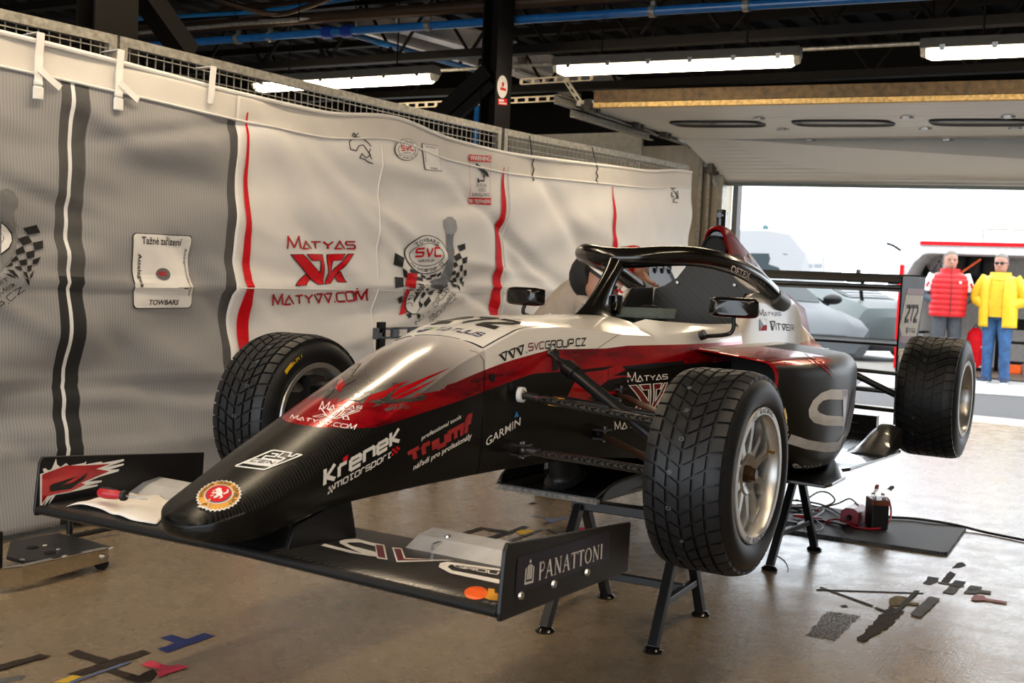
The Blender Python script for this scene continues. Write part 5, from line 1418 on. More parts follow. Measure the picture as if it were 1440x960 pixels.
# ---- rear wing
b = B()
def aero(x0, z0, ch, th, cam_, rot, y):
    P = []
    for u in (0, .02, .08, .2, .4, .65, .9, 1): P.append((u, th*(1.6*math.sqrt(u)*(1-u)+.05*(1-u))+cam_*4*u*(1-u)))
    for u in (.9, .65, .4, .2, .08, .02): P.append((u, -th*.6*(1.2*math.sqrt(u)*(1-u))+cam_*4*u*(1-u)))
    c, s_ = math.cos(rot), math.sin(rot)
    return [Vector((x0-(u*ch*c-h*s_), y, z0+u*ch*s_+h*c)) for u, h in P]
b.loft([aero(-3.26, 1.135, .32, .022, -.022, .06, -.468+.936*k/6) for k in range(7)])
MAT['rear_black'] = M('rear_wing_black', (.008, .007, .006), .45, spec=.12); rw = b.build('rear_wing', 'rear_black', car, smooth=.6)
b = B(); b.loft([aero(-3.52, 1.165, .20, .014, -.012, .25, -.468+.936*k/6) for k in range(7)]); RWF = b.bvh(); fp = b.build('rear_flap', 'rear_black', rw, smooth=.6)
b = B(); b.loft([aero(-3.28, .835, .20, .020, -.012, .12, -.468+.936*k/6) for k in range(7)]); b.build('beam_wing', 'rear_black', rw, smooth=.6)
b = B(); b.prism([(-3.1, .60), (-3.3, .56), (-3.42, .835), (-3.32, .84)], (0, -.006, 0), (1, 0, 0), (0, 0, 1), (0, .012, 0)); b.build('wing_support', 'carbon', rw, smooth=0)
b = B(); b.box((-3.36, 0, .60), (.14, .05, .03)); b.box((-3.34, 0, .70), (.05, .11, .05)); b.build('rain_light_block', 'black_plastic', rw, smooth=0, bev=.006)
REB = []
for sg in (1, -1):
    b = B(); b.prism([(-3.24, 1.195), (-3.25, 1.20), (-3.79, 1.205), (-3.80, 1.19), (-3.74, .95), (-3.66, .82), (-3.64, .44), (-3.27, .42), (-3.235, .80)], (0, sg*.468, 0), (1, 0, 0), (0, 0, 1), (0, sg*.010, 0))
    REB.append(b.bvh()); o = b.build('rear_endplate', 'rear_black', rw, smooth=0, bev=.002)
    if sg == 1: rep = o
# ================================================================== GRAPHICS ON THE CAR
NT_ = [NB, TB]
# club crest with toothed rim on the nose tip
CRQ = [(266, 719), (326, 727), (350, 682), (289, 675)]
teeth = []
for k in range(60):
    a = 2*PI*k/60; r_ = .5 if k % 2 else .46; teeth.append((.5+r_*math.cos(a), .5+r_*math.sin(a)))
cr = decal('club_crest', [teeth], CRQ, NT_, 'white_print', nose, .0012, .012)
decal('crest_ring', [[(.5+(x-.5)*.93, .5+(y-.5)*.93) for x, y in teeth]], CRQ, NT_, 'amber', cr, .0018, .012)
decal('crest_ring_lettering', arc_text('AUTOKLUB ČESKÉ REPUBLIKY', .5, .5, .385, 205, -35, .09, True, .02), CRQ, NT_, 'black_print', cr, .0026, .012)
decal('crest_field', [circ(.5, .5, .31, 30)], CRQ, NT_, 'white_print', cr, .0026, .012)
decal('crest_field_edge', [circ(.5, .5, .29, 30)], CRQ, NT_, 'blue_print', cr, .0032, .012)
decal('crest_centre', [circ(.5, .5, .265, 30)], CRQ, NT_, 'red_print', cr, .0038, .012)
LION = [[(.38, .60), (.44, .68), (.52, .66), (.53, .60), (.58, .56), (.60, .46), (.64, .42), (.62, .36), (.57, .33), (.60, .40), (.55, .42), (.52, .36), (.46, .32), (.44, .36), (.48, .42), (.46, .48), (.36, .46), (.35, .50), (.45, .53), (.42, .57)], [(.34, .58), (.42, .55), (.36, .54)], [(.60, .52), (.66, .58), (.64, .66), (.68, .66), (.70, .56), (.63, .48)], [(.36, .40), (.44, .44), (.38, .36)]]
decal('crest_lion', LION, CRQ, NT_, 'white_print', cr, .0046, .012)
decal('crest_flag', [[(.18, .06), (.44, .02), (.40, .30)]], CRQ, NT_, 'white_print', cr, .0046, .012)
decal('crest_flag_face', [[(.215, .085), (.425, .05), (.392, .26)]], CRQ, NT_, 'amber', cr, .0054, .012)
decal('crest_flag_print', place(letters('AMK', .2), .27, .09, .40, .15), CRQ, NT_, 'black_print', cr, .0062, .012)
# outlined block logo
ge = lambda pts: [(325+x/12.22, 625+y/12.22) for x, y in pts]
bs = [s_ for pl in ([(75, 372), (400, 235), (690, 112), (750, 104), (1040, 150), (985, 205), (1050, 207), (1130, 168), (1212, 182), (930, 298), (780, 355), (570, 436), (75, 372)], [(530, 243), (600, 200), (745, 214), (810, 172), (700, 157)], [(905, 148), (800, 215), (925, 242), (855, 282), (540, 243)]) for s_ in pstroke(ge(pl), 1.7)]
bl_ = traced('block_logo', bs+[ge([(195, 325), (395, 240), (540, 248), (850, 292), (700, 388), (440, 362)])], NT_, 'white_print', nose, .0014, 5)
traced('block_logo_letters', px_map(letters('CEN', .17, .3), ge([(300, 305), (700, 352), (800, 300), (420, 255)])), NT_, 'black_print', bl_, .0024, 5)
# driver's sign on the red of the nose
driver_logo([(448, 577), (508, 576), (513, 568), (453, 564)], [(433, 585), (494, 592), (506, 578), (449, 574)], [(407, 588.5), (498, 605), (503, 597), (411, 583)], NT_, nose, None, 'white_print', .0014, .12, px=True)
# side lettering
KQ = [(453.5, 686.5), (562, 622.5), (562, 599.5), (454, 658.5)]
decal('side_lettering', letters('krenek', .24, .30, sq=1.15), KQ, NT_, 'white_print', nose, .0014, .015)
decal('side_lettering', letters('motorsport', .17, .26), [(469, 690), (548, 645), (550, 634), (470, 678)], NT_, 'white_print', nose, .0014, .015)
decal('side_lettering_tail', [[(0, 0), (1, 0), (1, 1), (0, 1)]], [(481, 650), (488, 646), (489, 639), (482, 643)], NT_, 'red_print', nose, .002, .015)
ckl = [[(i/4, j/3), ((i+1)/4, j/3), ((i+1)/4, (j+1)/3), (i/4, (j+1)/3)] for i in range(4) for j in range(3) if (i+j) % 2 == 0]
decal('checker_print', ckl, [(460, 695), (469, 690), (470, 680), (462, 684)], NT_, 'white_print', nose, .0014, .015)
decal('checker_print', ckl, [(550, 641), (561, 635), (562, 625), (551, 631)], NT_, 'red_print', nose, .0014, .015)
TQ = [(578, 654), (661, 613), (663, 577), (572, 630)]
decal('side_lettering', letters('Triumf'.replace('T', 'T'), .34, .30, sq=1.1), [(577, 652), (661, 611), (664, 578), (571, 631)], NT_, M('dull_red_vinyl', (.40, .02, .02), .45), nose, .0014, .015)
decal('side_lettering', place(text('professional tools', .012, .15), 0, 0, 1, 1), [(592, 620.5), (648, 589.5), (648, 582), (591.5, 613)], NT_, 'white_print', nose, .0014, .015)
decal('side_lettering', place(text('nářadí pro profesionály', .02, .15), 0, 0, 1, 1), [(580.5, 663), (663, 617.5), (663, 607), (580.5, 653)], NT_, 'white_print', nose, .0014, .015)
decal('side_lettering', text('GARMIN', .008, .1), [(683, 627.5), (732, 597), (731.5, 586), (683, 616)], NT_, 'white_print', tub, .0014, .015)
traced('side_triangle', [[(722.5, 587), (729, 585), (725.6, 577.5)]], NT_, 'skyblue', tub, .0014)
decal('side_lettering', letters('WWW.', .13, .14), [(705.5, 509.5), (741, 496.5), (738.5, 482.5), (700, 497)], NT_, 'black_print', tub, .0014, .015)
decal('side_lettering', letters('SvC', .15), [(742, 494.5), (764.5, 490.5), (765, 479), (742, 482)], NT_, 'darkred_print', tub, .0014, .015)
decal('side_lettering', letters('GROUP.CZ', .15), [(765.5, 491), (823.5, 486.5), (824, 474), (766, 478.5)], NT_, 'black_print', tub, .0014, .015)
driver_logo([(882, 538.5), (939, 533), (939, 521), (881, 523)], [(884, 577), (935, 577), (938, 538), (882, 542)], [(864, 605), (940, 596), (940, 585), (863, 592)], NT_, tub, None, 'white_print', .0016, .14)
decal('emblem_fill', MV, [(884, 577), (935, 577), (938, 538), (882, 542)], NT_, 'darkred_print', tub, .0008, .02)
# number plate area with outline
PLN = [at_z(560, 478, .90), at_z(663, 489, .90)]
pl3 = [Vector((.262, -.150, .93)), Vector((.262, .148, .93)), Vector((-.02, .155, .99)), Vector((-.02, -.155, .99))]
pb = decal('number_board', outline([[(0, 0), (1, 0), (1, 1), (0, 1)]], .012), None, NT_, 'black_print', tub, .0016, .02, pts3=[Vector((.25, -.152, .93)), Vector((.25, .150, .93)), Vector((-.04, .160, .99)), Vector((-.04, -.160, .99))])
nb3 = [Vector((.135, -.118, .97)), Vector((.135, .125, .97)), Vector((-.015, .128, .99)), Vector((-.015, -.122, .99))]
dn = decal('race_number', letters('272', .20, .28, .12), None, NT_, 'black_print', tub, .0018, .02, pts3=nb3)
decal('race_number_inline', letters('272', .045, .28+.155, .12), None, NT_, 'white_print', dn, .0028, .02, pts3=[p+(Vector((-.004, 0, 0)) if i < 2 else Vector((.004, 0, 0))) for i, p in enumerate(nb3)]) if False else None
def maker(quad, tg, par, mat='blue_print', off=.0016, leaf='green', pts3=None):
    decal('maker_lettering', place(letters('TATUUS', .15, .30, .1), .32, .12, 1, .88), quad, tg, mat, par, off, .015, pts3=pts3)
    o = decal('maker_roundel', [circ(.105, .5, .1, 24, .46)], quad, tg, mat, par, off, .015, pts3=pts3)
    decal('maker_roundel_cut', [[(.04, .58), (.18, .66), (.17, .54), (.12, .50), (.11, .26), (.08, .26), (.09, .5)]], quad, tg, 'white_print' if mat != 'white_print' else 'black_print', o, off+.0012, .015, pts3=pts3)
    decal('maker_leaf', [[(.17, .28), (.21, .52), (.17, .66), (.215, .60), (.235, .86), (.245, .62), (.285, .62), (.25, .46), (.23, .26), (.205, .40)]], quad, tg, leaf, o, off+.0016, .015, pts3=pts3)
maker(None, NT_, tub, pts3=[Vector((.215, -.115, .94)), Vector((.215, .110, .94)), Vector((.165, .113, .955)), Vector((.165, -.112, .955))])
# red and dark splashes breaking up the nose
RS = [[(520, 600), (470, 590), (440, 598), (452, 580), (480, 556), (500, 552), (530, 548), (520, 560), (560, 548), (590, 540), (560, 556), (600, 548), (636, 517), (570, 546), (612, 530), (580, 548), (560, 565)]]
traced('dark_splash', [[(490, 562), (500, 554), (528, 548), (540, 540), (560, 538), (545, 548), (520, 556), (505, 564)], [(515, 566), (540, 560), (556, 548), (548, 562), (575, 560), (560, 567), (535, 568)], [(562, 564), (600, 555), (596, 562), (572, 566)], [(480, 530), (500, 512), (508, 510), (496, 526), (500, 534), (486, 542)], [(455, 552), (476, 532), (470, 548), (458, 562)]], NT_, M('charcoal_vinyl', (.045, .04, .036), .25, coat=.4), nose, .0016)
traced('red_spike', [[(545, 562), (560, 547), (600, 530), (634, 517), (600, 534), (572, 550)], [(470, 545), (490, 522), (507, 512), (492, 530), (478, 552)], [(540, 566), (580, 548), (616, 532), (585, 550), (560, 562)], [(505, 575), (520, 556), (545, 545), (575, 535), (545, 555), (525, 572)]], NT_, 'red', nose, .0012)
# dark and red shards low on the tub
traced('red_shard', [[(795, 562), (810, 532), (816, 524), (850, 520), (872, 512), (880, 520), (862, 528), (890, 528), (862, 540), (870, 556), (850, 552), (828, 566), (812, 570)]], NT_, 'red', tub, .0010)
traced('dark_shard', [[(838, 546), (856, 534), (876, 530), (892, 531), (862, 541), (880, 544), (858, 550)], [(873, 517), (900, 512), (962, 507), (962, 512), (905, 520)], [(826, 560), (846, 548), (850, 554), (834, 562)]], NT_, 'black_satin', tub, .0016)
traced('panel_line', [s_ for pl in ([(800, 512), (830, 496), (876, 466)], [(660, 493), (672, 496), (680, 506), (681, 540), (679, 640)], [(855, 518), (855, 560)]) for s_ in pstroke(pl, .7)], NT_, 'black_print', tub, .0012)
traced('side_hole', [circ(692, 531, 3.6, 20, 6.5), circ(718, 543, 4.0, 20, 6.5)], NT_, 'rubber_black', tub, .0018)
traced('push_rod_slot', [[(777, 492), (780, 489), (784, 492), (786, 498), (785, 520), (776, 521)]], NT_, 'rubber_black', tub, .0020)
# cowl lettering and flag
CQ = [CB]
decal('driver_lettering', letters('MATYAS', .12, .2, big=1.25), [(1066, 444.5), (1098, 444), (1098, 436), (1066, 434)], CQ, 'black_print', cowl, .0016, .02)
decal('driver_lettering', letters('WITVER', .12, .22, big=1.25), [(1083, 465), (1116, 465), (1116, 455), (1082, 450)], CQ, 'black_print', cowl, .0016, .02)
fl = decal('flag', [[(0, 0), (1, 0), (1, .5), (0, .5)]], [(1068, 465), (1078, 464.5), (1078, 449), (1068, 448)], CQ, 'red_print', cowl, .0016, .02)
decal('flag_wedge', [[(0, 0), (.5, .5), (0, 1)]], [(1068, 465), (1078, 464.5), (1078, 449), (1068, 448)], CQ, 'blue_print', fl, .0024, .02)
decal('flag_edge', outline([[(0, .5), (1, .5), (1, 1), (0, 1)]], .03), [(1068, 465), (1078, 464.5), (1078, 449), (1068, 448)], CQ, 'white_print', fl, .0022, .02)
# sidepod graphics
PQ_ = [PB]
g6 = lambda pts: [(1040+x/4.365, 460+y/4.365) for x, y in pts]
traced('sidepod_print', [g6([(662, 383), (560, 380), (500, 402), (450, 447), (422, 505), (425, 550), (455, 585), (520, 602), (635, 606), (635, 548), (530, 540), (490, 525), (475, 505), (482, 478), (510, 450), (545, 442), (655, 445)]), g6([(315, 655), (290, 710), (400, 745), (520, 765), (585, 762), (615, 740), (640, 650), (600, 700), (520, 707), (420, 690)])], PQ_, M('silver_grey_vinyl', (.78, .77, .78), .4), pod, .0016, 6)
traced('sidepod_stripe', [g6([(630, 388), (664, 390), (655, 470), (645, 560), (632, 640), (634, 560)]), g6([(692, 380), (702, 380), (690, 470), (668, 560), (640, 640), (665, 540)])], PQ_, 'darkred_print', pod, .0022, 6)
maker([(1114, 657), (1156, 658), (1156, 649.5), (1114, 649)], PQ_, pod, 'white_print', .0016, 'white_print')
traced('sidepod_flash', [g6([(385, 155), (440, 168), (500, 195), (545, 240), (585, 290), (560, 262), (510, 225), (450, 195)]), g6([(430, 185), (500, 225), (540, 265), (570, 320), (530, 270), (480, 225)]), g6([(400, 180), (455, 215), (500, 250), (450, 225)])], PQ_, 'red', pod, .0018, 6)
# front wing graphics
WQ = [WB]
g7 = lambda pts: [(400+x/4.5, 700+y/4.5) for x, y in pts]
traced('wing_print', [g7([(350, 290), (352, 275), (380, 266), (460, 262), (570, 290), (572, 310), (480, 285), (410, 285), (395, 290), (420, 305), (575, 345), (585, 375), (520, 368), (400, 315)]), g7([(230, 305), (255, 293), (380, 325), (480, 352), (580, 350), (590, 372), (530, 368), (420, 352)]), g7([(570, 290), (632, 300), (652, 395), (585, 385)]), g7([(680, 315), (742, 322), (765, 385), (1080, 398), (710, 410)]), g7([(975, 440), (985, 415), (1030, 407), (1365, 452), (1365, 465), (1100, 428), (1050, 425), (1032, 440), (1060, 462), (1365, 520), (1365, 548), (1050, 480)])], WQ, 'white_print', wing, .0016, 6)
traced('wing_print', [g7([(578, 300), (622, 306), (640, 388), (592, 380)]), g7([(692, 325), (735, 330), (755, 392), (1000, 397), (718, 402)])], WQ, 'darkred_print', wing, .0026, 6)
traced('wing_print', [g7(circ(1212, 605, 74, 30, 42))], WQ, 'orange', wing, .0018, 6)
traced('wing_print', [g7([(1290, 575), (1330, 580), (1330, 605), (1358, 610), (1358, 655), (1290, 648), (1255, 628), (1285, 610)])], WQ, 'amber', wing, .0016, 6)
decal('wing_lettering', letters('GROU', .16), g7([(1085, 446), (1350, 495), (1365, 470), (1060, 425)]), WQ, 'white_print', wing, .0022, .02)
# endplates
EQ1 = [EPB[0]]
PQ2 = [(723.5, 836), (857, 786), (857, 745.5), (728, 783.5)]
nv = decal('sponsor_panel', [[(0, 0), (1, 0), (1, 1), (0, 1)]], PQ2, EQ1, M('midnight_vinyl', (.010, .009, .028), .3), epl, .0012, .05)
def serif(s):
    """thick-and-thin capitals with serifs"""
    T, t = .17, .07; out = []; x = 0
    def L(a, b, w): out.extend(pstroke([(x+a[0], a[1]), (x+b[0], b[1])], w))
    def sf(cx, y): out.extend(pstroke([(x+cx-.13, y), (x+cx+.13, y)], .05))
    for ch in s:
        if ch == 'P': L((.14, .02), (.14, .98), T); sf(.14, .025); sf(.14, .975); out.extend(pstroke([(x+.14, .96), (x+.45, .95), (x+.58, .82), (x+.58, .64), (x+.44, .50), (x+.2, .48)], .10)); x += .74
        elif ch == 'A': L((.10, .02), (.42, 1), t); L((.42, 1), (.74, .02), T); L((.22, .36), (.62, .36), t); sf(.10, .025); sf(.76, .025); x += .98
        elif ch == 'N': L((.14, .02), (.14, .98), t); L((.14, .96), (.72, .04), T); L((.74, 1), (.74, .02), t); sf(.14, .025); sf(.12, .975); sf(.74, .975); x += 1.0
        elif ch == 'T': L((.38, .02), (.38, .98), T); L((.02, .95), (.74, .95), .08); L((.03, .95), (.03, .80), .05); L((.73, .95), (.73, .80), .05); sf(.38, .025); x += .84
        elif ch == 'O': out.extend([[(x+p[0], p[1]) for p in q] for q in [[(.46+.44*math.cos(a)*r0, .5+.5*math.sin(a)*r1) for a, r0, r1 in ((a0, .66, .86), (a0, 1, 1), (a1, 1, 1), (a1, .66, .86))] for a0, a1 in ((2*PI*k/24, 2*PI*(k+1)/24) for k in range(24))]]); x += 1.02
        elif ch == 'I': L((.16, .02), (.16, .98), T); sf(.16, .025); sf(.16, .975); x += .36
    return norm(out)
decal('sponsor_lettering', serif('PANATTONI'), [(756, 816), (845.5, 785), (846.5, 763.5), (757.5, 789.5)], EQ1, 'white_print', nv, .0022, .05)
ico = [[(0, 0), (1, 0), (1, .09), (0, .09)], [(0, .09), (.12, .09), (.12, .70), (0, .62)], [(.88, .09), (1, .09), (1, .66), (.88, .72)], [(.24, .18), (.38, .18), (.38, .80), (.24, .70)], [(.44, .18), (.57, .18), (.57, .78), (.44, .78)], [(.63, .18), (.77, .18), (.77, .74), (.63, .80)], [(.50, .82), (.62, .91), (.50, 1.0), (.38, .91)]]
decal('sponsor_icon', ico, [(736, 822), (748.5, 818.5), (751, 785), (739, 786)], EQ1, 'white_print', nv, .0022, .05)
g5 = lambda pts: [(30+x/4.8, 610+y/4.8) for x, y in pts]
SPL = [[(122, 512), (124, 268), (150, 262), (140, 235), (160, 230), (178, 245), (200, 238), (216, 205), (232, 165), (238, 205), (262, 222), (300, 195), (320, 214), (420, 195), (436, 182), (432, 205), (540, 185), (545, 195), (690, 168), (690, 182), (560, 225), (690, 198), (688, 210), (590, 240), (660, 238), (650, 252), (520, 290), (450, 320), (540, 312), (540, 324), (420, 352), (515, 340), (510, 352), (320, 395), (230, 410), (180, 480), (200, 425), (150, 490), (165, 440)]]
sp1 = traced('splash_print', [g5(SPL[0])], [EPB[1]], 'white_print', epr, .0016, 8)
traced('splash_print_red', [g5([(135, 470), (136, 275), (160, 262), (210, 245), (300, 212), (420, 212), (530, 205), (600, 200), (500, 235), (590, 250), (470, 300), (400, 330), (430, 340), (330, 385), (220, 405), (170, 420)])], [EPB[1]], 'red', sp1, .0026, 8)
traced('splash_print_dark', [g5([(190, 388), (185, 355), (210, 335), (370, 285), (300, 330), (260, 345), (350, 325), (440, 262), (420, 300), (330, 370)])], [EPB[1]], 'black_satin', sp1, .0036, 8)
RQ = [REB[0]]
g9 = lambda pts: [(1240+x/3.69, 300+y/3.69) for x, y in pts]
traced('endplate_band', [g9([(133, 388), (220, 392), (215, 425), (125, 420)]), g9([(82, 636), (175, 640), (160, 660), (140, 672), (76, 675)])], RQ, M('dull_red_band', (.22, .04, .035), .5), rep, .0015, 9)
pl_ = traced('endplate_panel', [g9([(125, 422), (215, 427), (178, 638), (82, 636)])], RQ, M('cream_vinyl', (.55, .46, .33), .5), rep, .0015, 9)
decal('endplate_number', letters('272', .20, .28), g9([(115, 570), (182, 570), (190, 470), (125, 468)]), RQ, 'black_print', pl_, .003, .05)
maker(g9([(122, 622), (170, 622), (172, 590), (126, 588)]), RQ, pl_, 'black_print', .003, 'black_print')
yp = traced('yellow_plate', [g9([(86, 702), (130, 700), (112, 762), (78, 775)])], RQ, 'yellow', rep, .0015, 9)
traced('yellow_plate_print', [s_ for s_ in pstroke(g9([(84, 765), (90, 715), (122, 712), (116, 735), (96, 738)]), 1.1)], RQ, 'darkred_print', yp, .003, 9)
# ================================================================== TRESTLES UNDER THE CAR
def trestle(feet, ztop, label, seen_left=True):
    """feet: front-left, rear-left, front-right, rear-right points on the floor"""
    fl_, rl, fr, rr = feet; c = (fl_+rl+fr+rr)/4
    t = thing('trestle', label, 'trestle', (c.x, c.y, 0), 'black trestles under the car')
    tops = []
    for nm, a, b_ in (('l', fl_, rl), ('r', fr, rr)):
        top = (a+b_)/2; top = Vector((top.x, top.y, ztop-.018)); tops.append(top)
        for p, s in ((a, 1), (b_, -1)):
            d = (p-top).normalized(); q = top+Vector((.022*s, 0, 0))
            k = B(); k.bar(Vector((p.x, p.y, .012)), q, .030, .030, (1, 0, 0)); lg = k.build('leg', 'black_satin', t, smooth=0, bev=.003)
            k = B(); k.lathe([(0, .001), (0, .030), (.006, .032), (.012, .026), (.016, .02), (.016, .001)], (p.x, p.y, 0), (0, 0, 1), 20); k.build('foot', 'black_gloss', lg)
        h = .36; pa, pb = a+(top-a)*h, b_+(top-b_)*h
        k = B(); k.bar(pa, pb, .022, .022); k.build('cross_bar', 'black_satin', t, smooth=0, bev=.002)
    m0 = (fl_+rl)/2; m1 = (fr+rr)/2; z = ztop*.36
    k = B(); k.bar(Vector((m0.x-.03, m0.y, z)), Vector((m1.x-.03, m1.y, z)), .024, .024); k.build('tie_bar', 'black_satin', t, smooth=0, bev=.002)
    k = B(); k.bar(tops[0]-Vector((0, .03, -.002)), tops[1]+Vector((0, .03, .002)), .05, .032); k.build('top_rail', 'black_satin', t, smooth=0, bev=.003)
Fp = [at_z(x, y, 0) for x, y in ((766, 888), (852, 840), (918, 916), (985, 865))]
trestle(Fp, .385, 'black steel trestle under the splitter, in front of the nearest wheel')
q0, q1 = at_z(1082, 801, 0), at_z(1145, 773, 0)
trestle([q0+Vector((.02, -.36, 0)), q1+Vector((.02, -.36, 0)), q0, q1], .388, 'black steel trestle under the car floor, behind the nearest wheel')

# ================================================================== FLOOR: mat, battery, charger, cables
b = B()
def rounded(pts, r=.04, n=5):
    o = []
    for i in range(len(pts)):
        a, c, e = Vector(pts[i-1]), Vector(pts[i]), Vector(pts[(i+1) % len(pts)])
        p, q = c+(a-c).normalized()*r, c+(e-c).normalized()*r
        for k in range(n+1):
            t = k/n; o.append((p*(1-t)+c*t)*(1-t)+(c*(1-t)+q*t)*t)
    return o
mp = [at_z(x, y, .014) for x, y in ((1090, 741), (1332, 777), (1360, 739), (1106, 711))]
mp[0] = mp[1]+(at_z(1152, 751, .014)-mp[1])*1.5; mp[3] = mp[2]+(mp[0]-mp[1])
mr = rounded(mp, .035)
b.prism([(p.x, p.y) for p in mr], (0, 0, 0), (1, 0, 0), (0, 1, 0), (0, 0, .014))
def matm():
    t = NT('ribbed_rubber_mat'); o = t.xyz(); w = t.math('SINE', t.math('MULTIPLY', o[1], 420)); v = t.math('SINE', t.math('MULTIPLY', o[0], 420))
    h = t.math('MULTIPLY', w, v); n = t.noise(6, 5)
    t.bump(h, .5, .004); return t.set(col=t.mix(n, (.016, .016, .017), (.055, .055, .057)), rough=.55)
mat_o = b.build('rubber_mat', matm(), smooth=0, bev=.003); tag(mat_o, 'dark grey ribbed rubber mat lying on the floor under the car', 'mat')
zm = .0145
bc = at_z(1229, 743, zm)+Vector((-.04, 0, 0)); R = Matrix.Rotation(.52, 3, 'Z')
bt = thing('battery', 'small black battery with a brown top standing on the rubber mat', 'battery', (bc.x, bc.y, zm))
b = B(); b.box(bc+Vector((0, 0, .056)), (.115, .075, .11), R); b.build('case', 'black_plastic', bt, smooth=0, bev=.004)
b = B(); b.box(bc+Vector((0, 0, .124)), (.116, .076, .026), R); b.build('lid', M('brown_red_plastic', (.20, .045, .02), .4), bt, smooth=0, bev=.003)
b = B(); b.box(bc+R @ Vector((-.065, 0, .07)), (.014, .07, .12), R); b.build('label_side', M('clear_grey_plastic', (.45, .45, .45), .3), bt, smooth=0)
b = B()
for s in (-1, 1): b.cyl(bc+R @ Vector((.02, s*.022, .135)), bc+R @ Vector((.02, s*.022, .15)), .008)
b.build('terminal', 'steel', bt)
for s, c_, lab in ((-1, (.5, .02, .02), 'red handled clamp'), (1, (.015, .015, .015), 'black handled clamp')):
    b = B(); p = bc+R @ Vector((.02, s*.022, .152))
    b.bar(p+Vector((.03, 0, .012)), p+Vector((-.05, s*.006, .02)), .018, .010); b.bar(p+Vector((.03, 0, .002)), p+Vector((-.05, s*.006, -.002)), .016, .008); o = b.build('clamp', 'chrome', bt, smooth=0, bev=.002)
    b = B(); b.bar(p+Vector((-.05, s*.006, .02)), p+Vector((-.10, s*.014, .032)), .018, .012); b.build('clamp_grip', M('clamp_grip', c_, .5), o, smooth=0, bev=.003)
cc = at_z(1206, 738, zm)+Vector((-.03, .0, 0)); e0 = at_z(1195, 739, zm); e1 = at_z(1221, 724, zm); dd_ = (e1-e0).normalized()
ch = thing('battery_charger', 'red box shaped battery charger on the rubber mat beside the battery', 'charger', (cc.x, cc.y, zm))
b = B(); w_ = Vector((-dd_.y, dd_.x, 0)); rg = []
for u in (0, .16):
    c = e0+dd_*u+Vector((-.02, -.01, 0)); rg.append([c+w_*.045+Vector((0, 0, .002)), c-w_*.045+Vector((0, 0, .002)), c-w_*.042+Vector((0, 0, .06)), c-w_*.02+Vector((0, 0, .078)), c+w_*.02+Vector((0, 0, .078)), c+w_*.042+Vector((0, 0, .06))])
b.loft(rg); b.build('housing', M('red_charger_plastic', (.36, .025, .045), .35), ch, smooth=0, bev=.004)
b = B(); b.lathe([(0, .001), (0, .014), (.035, .009), (.035, .001)], e0+Vector((-.015, -.01, .035)), -dd_, 12); b.build('cable_gland', 'black_plastic', ch)
def cable(name, px, r, mat, label, z0=None, zs=None):
    P = []
    for i, (x, y) in enumerate(px):
        z = (zs[i] if zs else (zm if z0 is None else z0))+r; P.append(at_z(x, y, z))
    b = B(); b.tube(lerp_pts(P, 6), r, 8); o = b.build(name, mat); tag(o, label, 'cable'); return o
MAT['cable_red'] = M('red_cable', (.50, .012, .02), .4); MAT['cable_pale'] = M('pale_cable', (.42, .42, .38), .4); MAT['cable_olive'] = M('olive_cable', (.12, .085, .05), .5)
cable('red_cable', [(1192, 736), (1178, 735), (1160, 733), (1176, 730), (1190, 734), (1205, 741), (1230, 743), (1247, 738), (1253, 722), (1250, 703), (1244, 699)], .0045, 'cable_red', 'red charger cable looping round to the battery top', zs=[.04, .02, .02, .02, .02, .015, .015, .03, .07, .13, .16])
cable('black_cable', [(1190, 738), (1165, 733), (1140, 732), (1120, 734), (1106, 732)], .005, 'black_plastic', 'black charger lead running left along the mat', zs=[.05, .015, .015, .015, .015])
cable('black_cable', [(1112, 703), (1140, 706), (1160, 711), (1180, 722), (1192, 732)], .0045, 'black_plastic', 'black lead with crimped middle lying across the back of the mat', zs=[.02]*5)
cable('olive_cable', [(1130, 705), (1150, 692), (1165, 693), (1174, 703), (1165, 710), (1150, 714), (1135, 726)], .004, 'cable_olive', 'thin olive wire standing up in a loop behind the trestle', zs=[.05, .10, .11, .08, .03, .02, .02])
cable('olive_cable', [(1160, 713), (1180, 707), (1195, 701), (1207, 710)], .004, 'cable_olive', 'thin olive wire arching from the leads towards the charger', zs=[.02, .05, .09, .09])
cable('pale_cable', [(1120, 702), (1138, 709), (1158, 716), (1150, 724), (1145, 728), (1152, 735), (1157, 742), (1148, 747), (1130, 743)], .0035, 'cable_pale', 'pale grey wire curling round the right leg of the rear trestle', zs=[.02]*9)
cable('red_cable', [(1110, 709), (1125, 712), (1140, 716), (1152, 718)], .005, 'cable_red', 'short red lead lying at the left end of the mat', zs=[.02]*4)
for i, (x, y, c_, lab) in enumerate(((1133, 727, 'cable_red', 'red crocodile clip lying on the mat behind the trestle leg'), (1122, 715, 'black_plastic', 'black crocodile clip lying at the back of the mat'))):
    p = at_z(x, y, zm+.012); b = B(); b.bar(p+Vector((.0, -.06, 0)), p+Vector((-.02, .02, .006)), .022, .012); b.bar(p+Vector((.0, -.06, 0)), p+Vector((.0, .02, -.008)), .02, .008); b.bar(p+Vector((-.015, .02, 0)), p+Vector((-.03, .07, 0)), .014, .008)
    o = b.build('crocodile_clip', c_, smooth=0, bev=.003); tag(o, lab, 'clip')
cable('black_cable', [(1240, 727), (1275, 728), (1310, 732), (1345, 738), (1385, 748), (1440, 759), (1500, 770)], .006, 'black_plastic', 'long black power lead running from the mat to the right edge', zs=[.018, .018, .018, .012, .002, .002, .002])
cable('loose_wire', [(1093, 781), (1103, 788), (1108, 797), (1108, 804)], .0015, 'black_plastic', 'thin loose wire on the floor beside the rear trestle foot', z0=0)

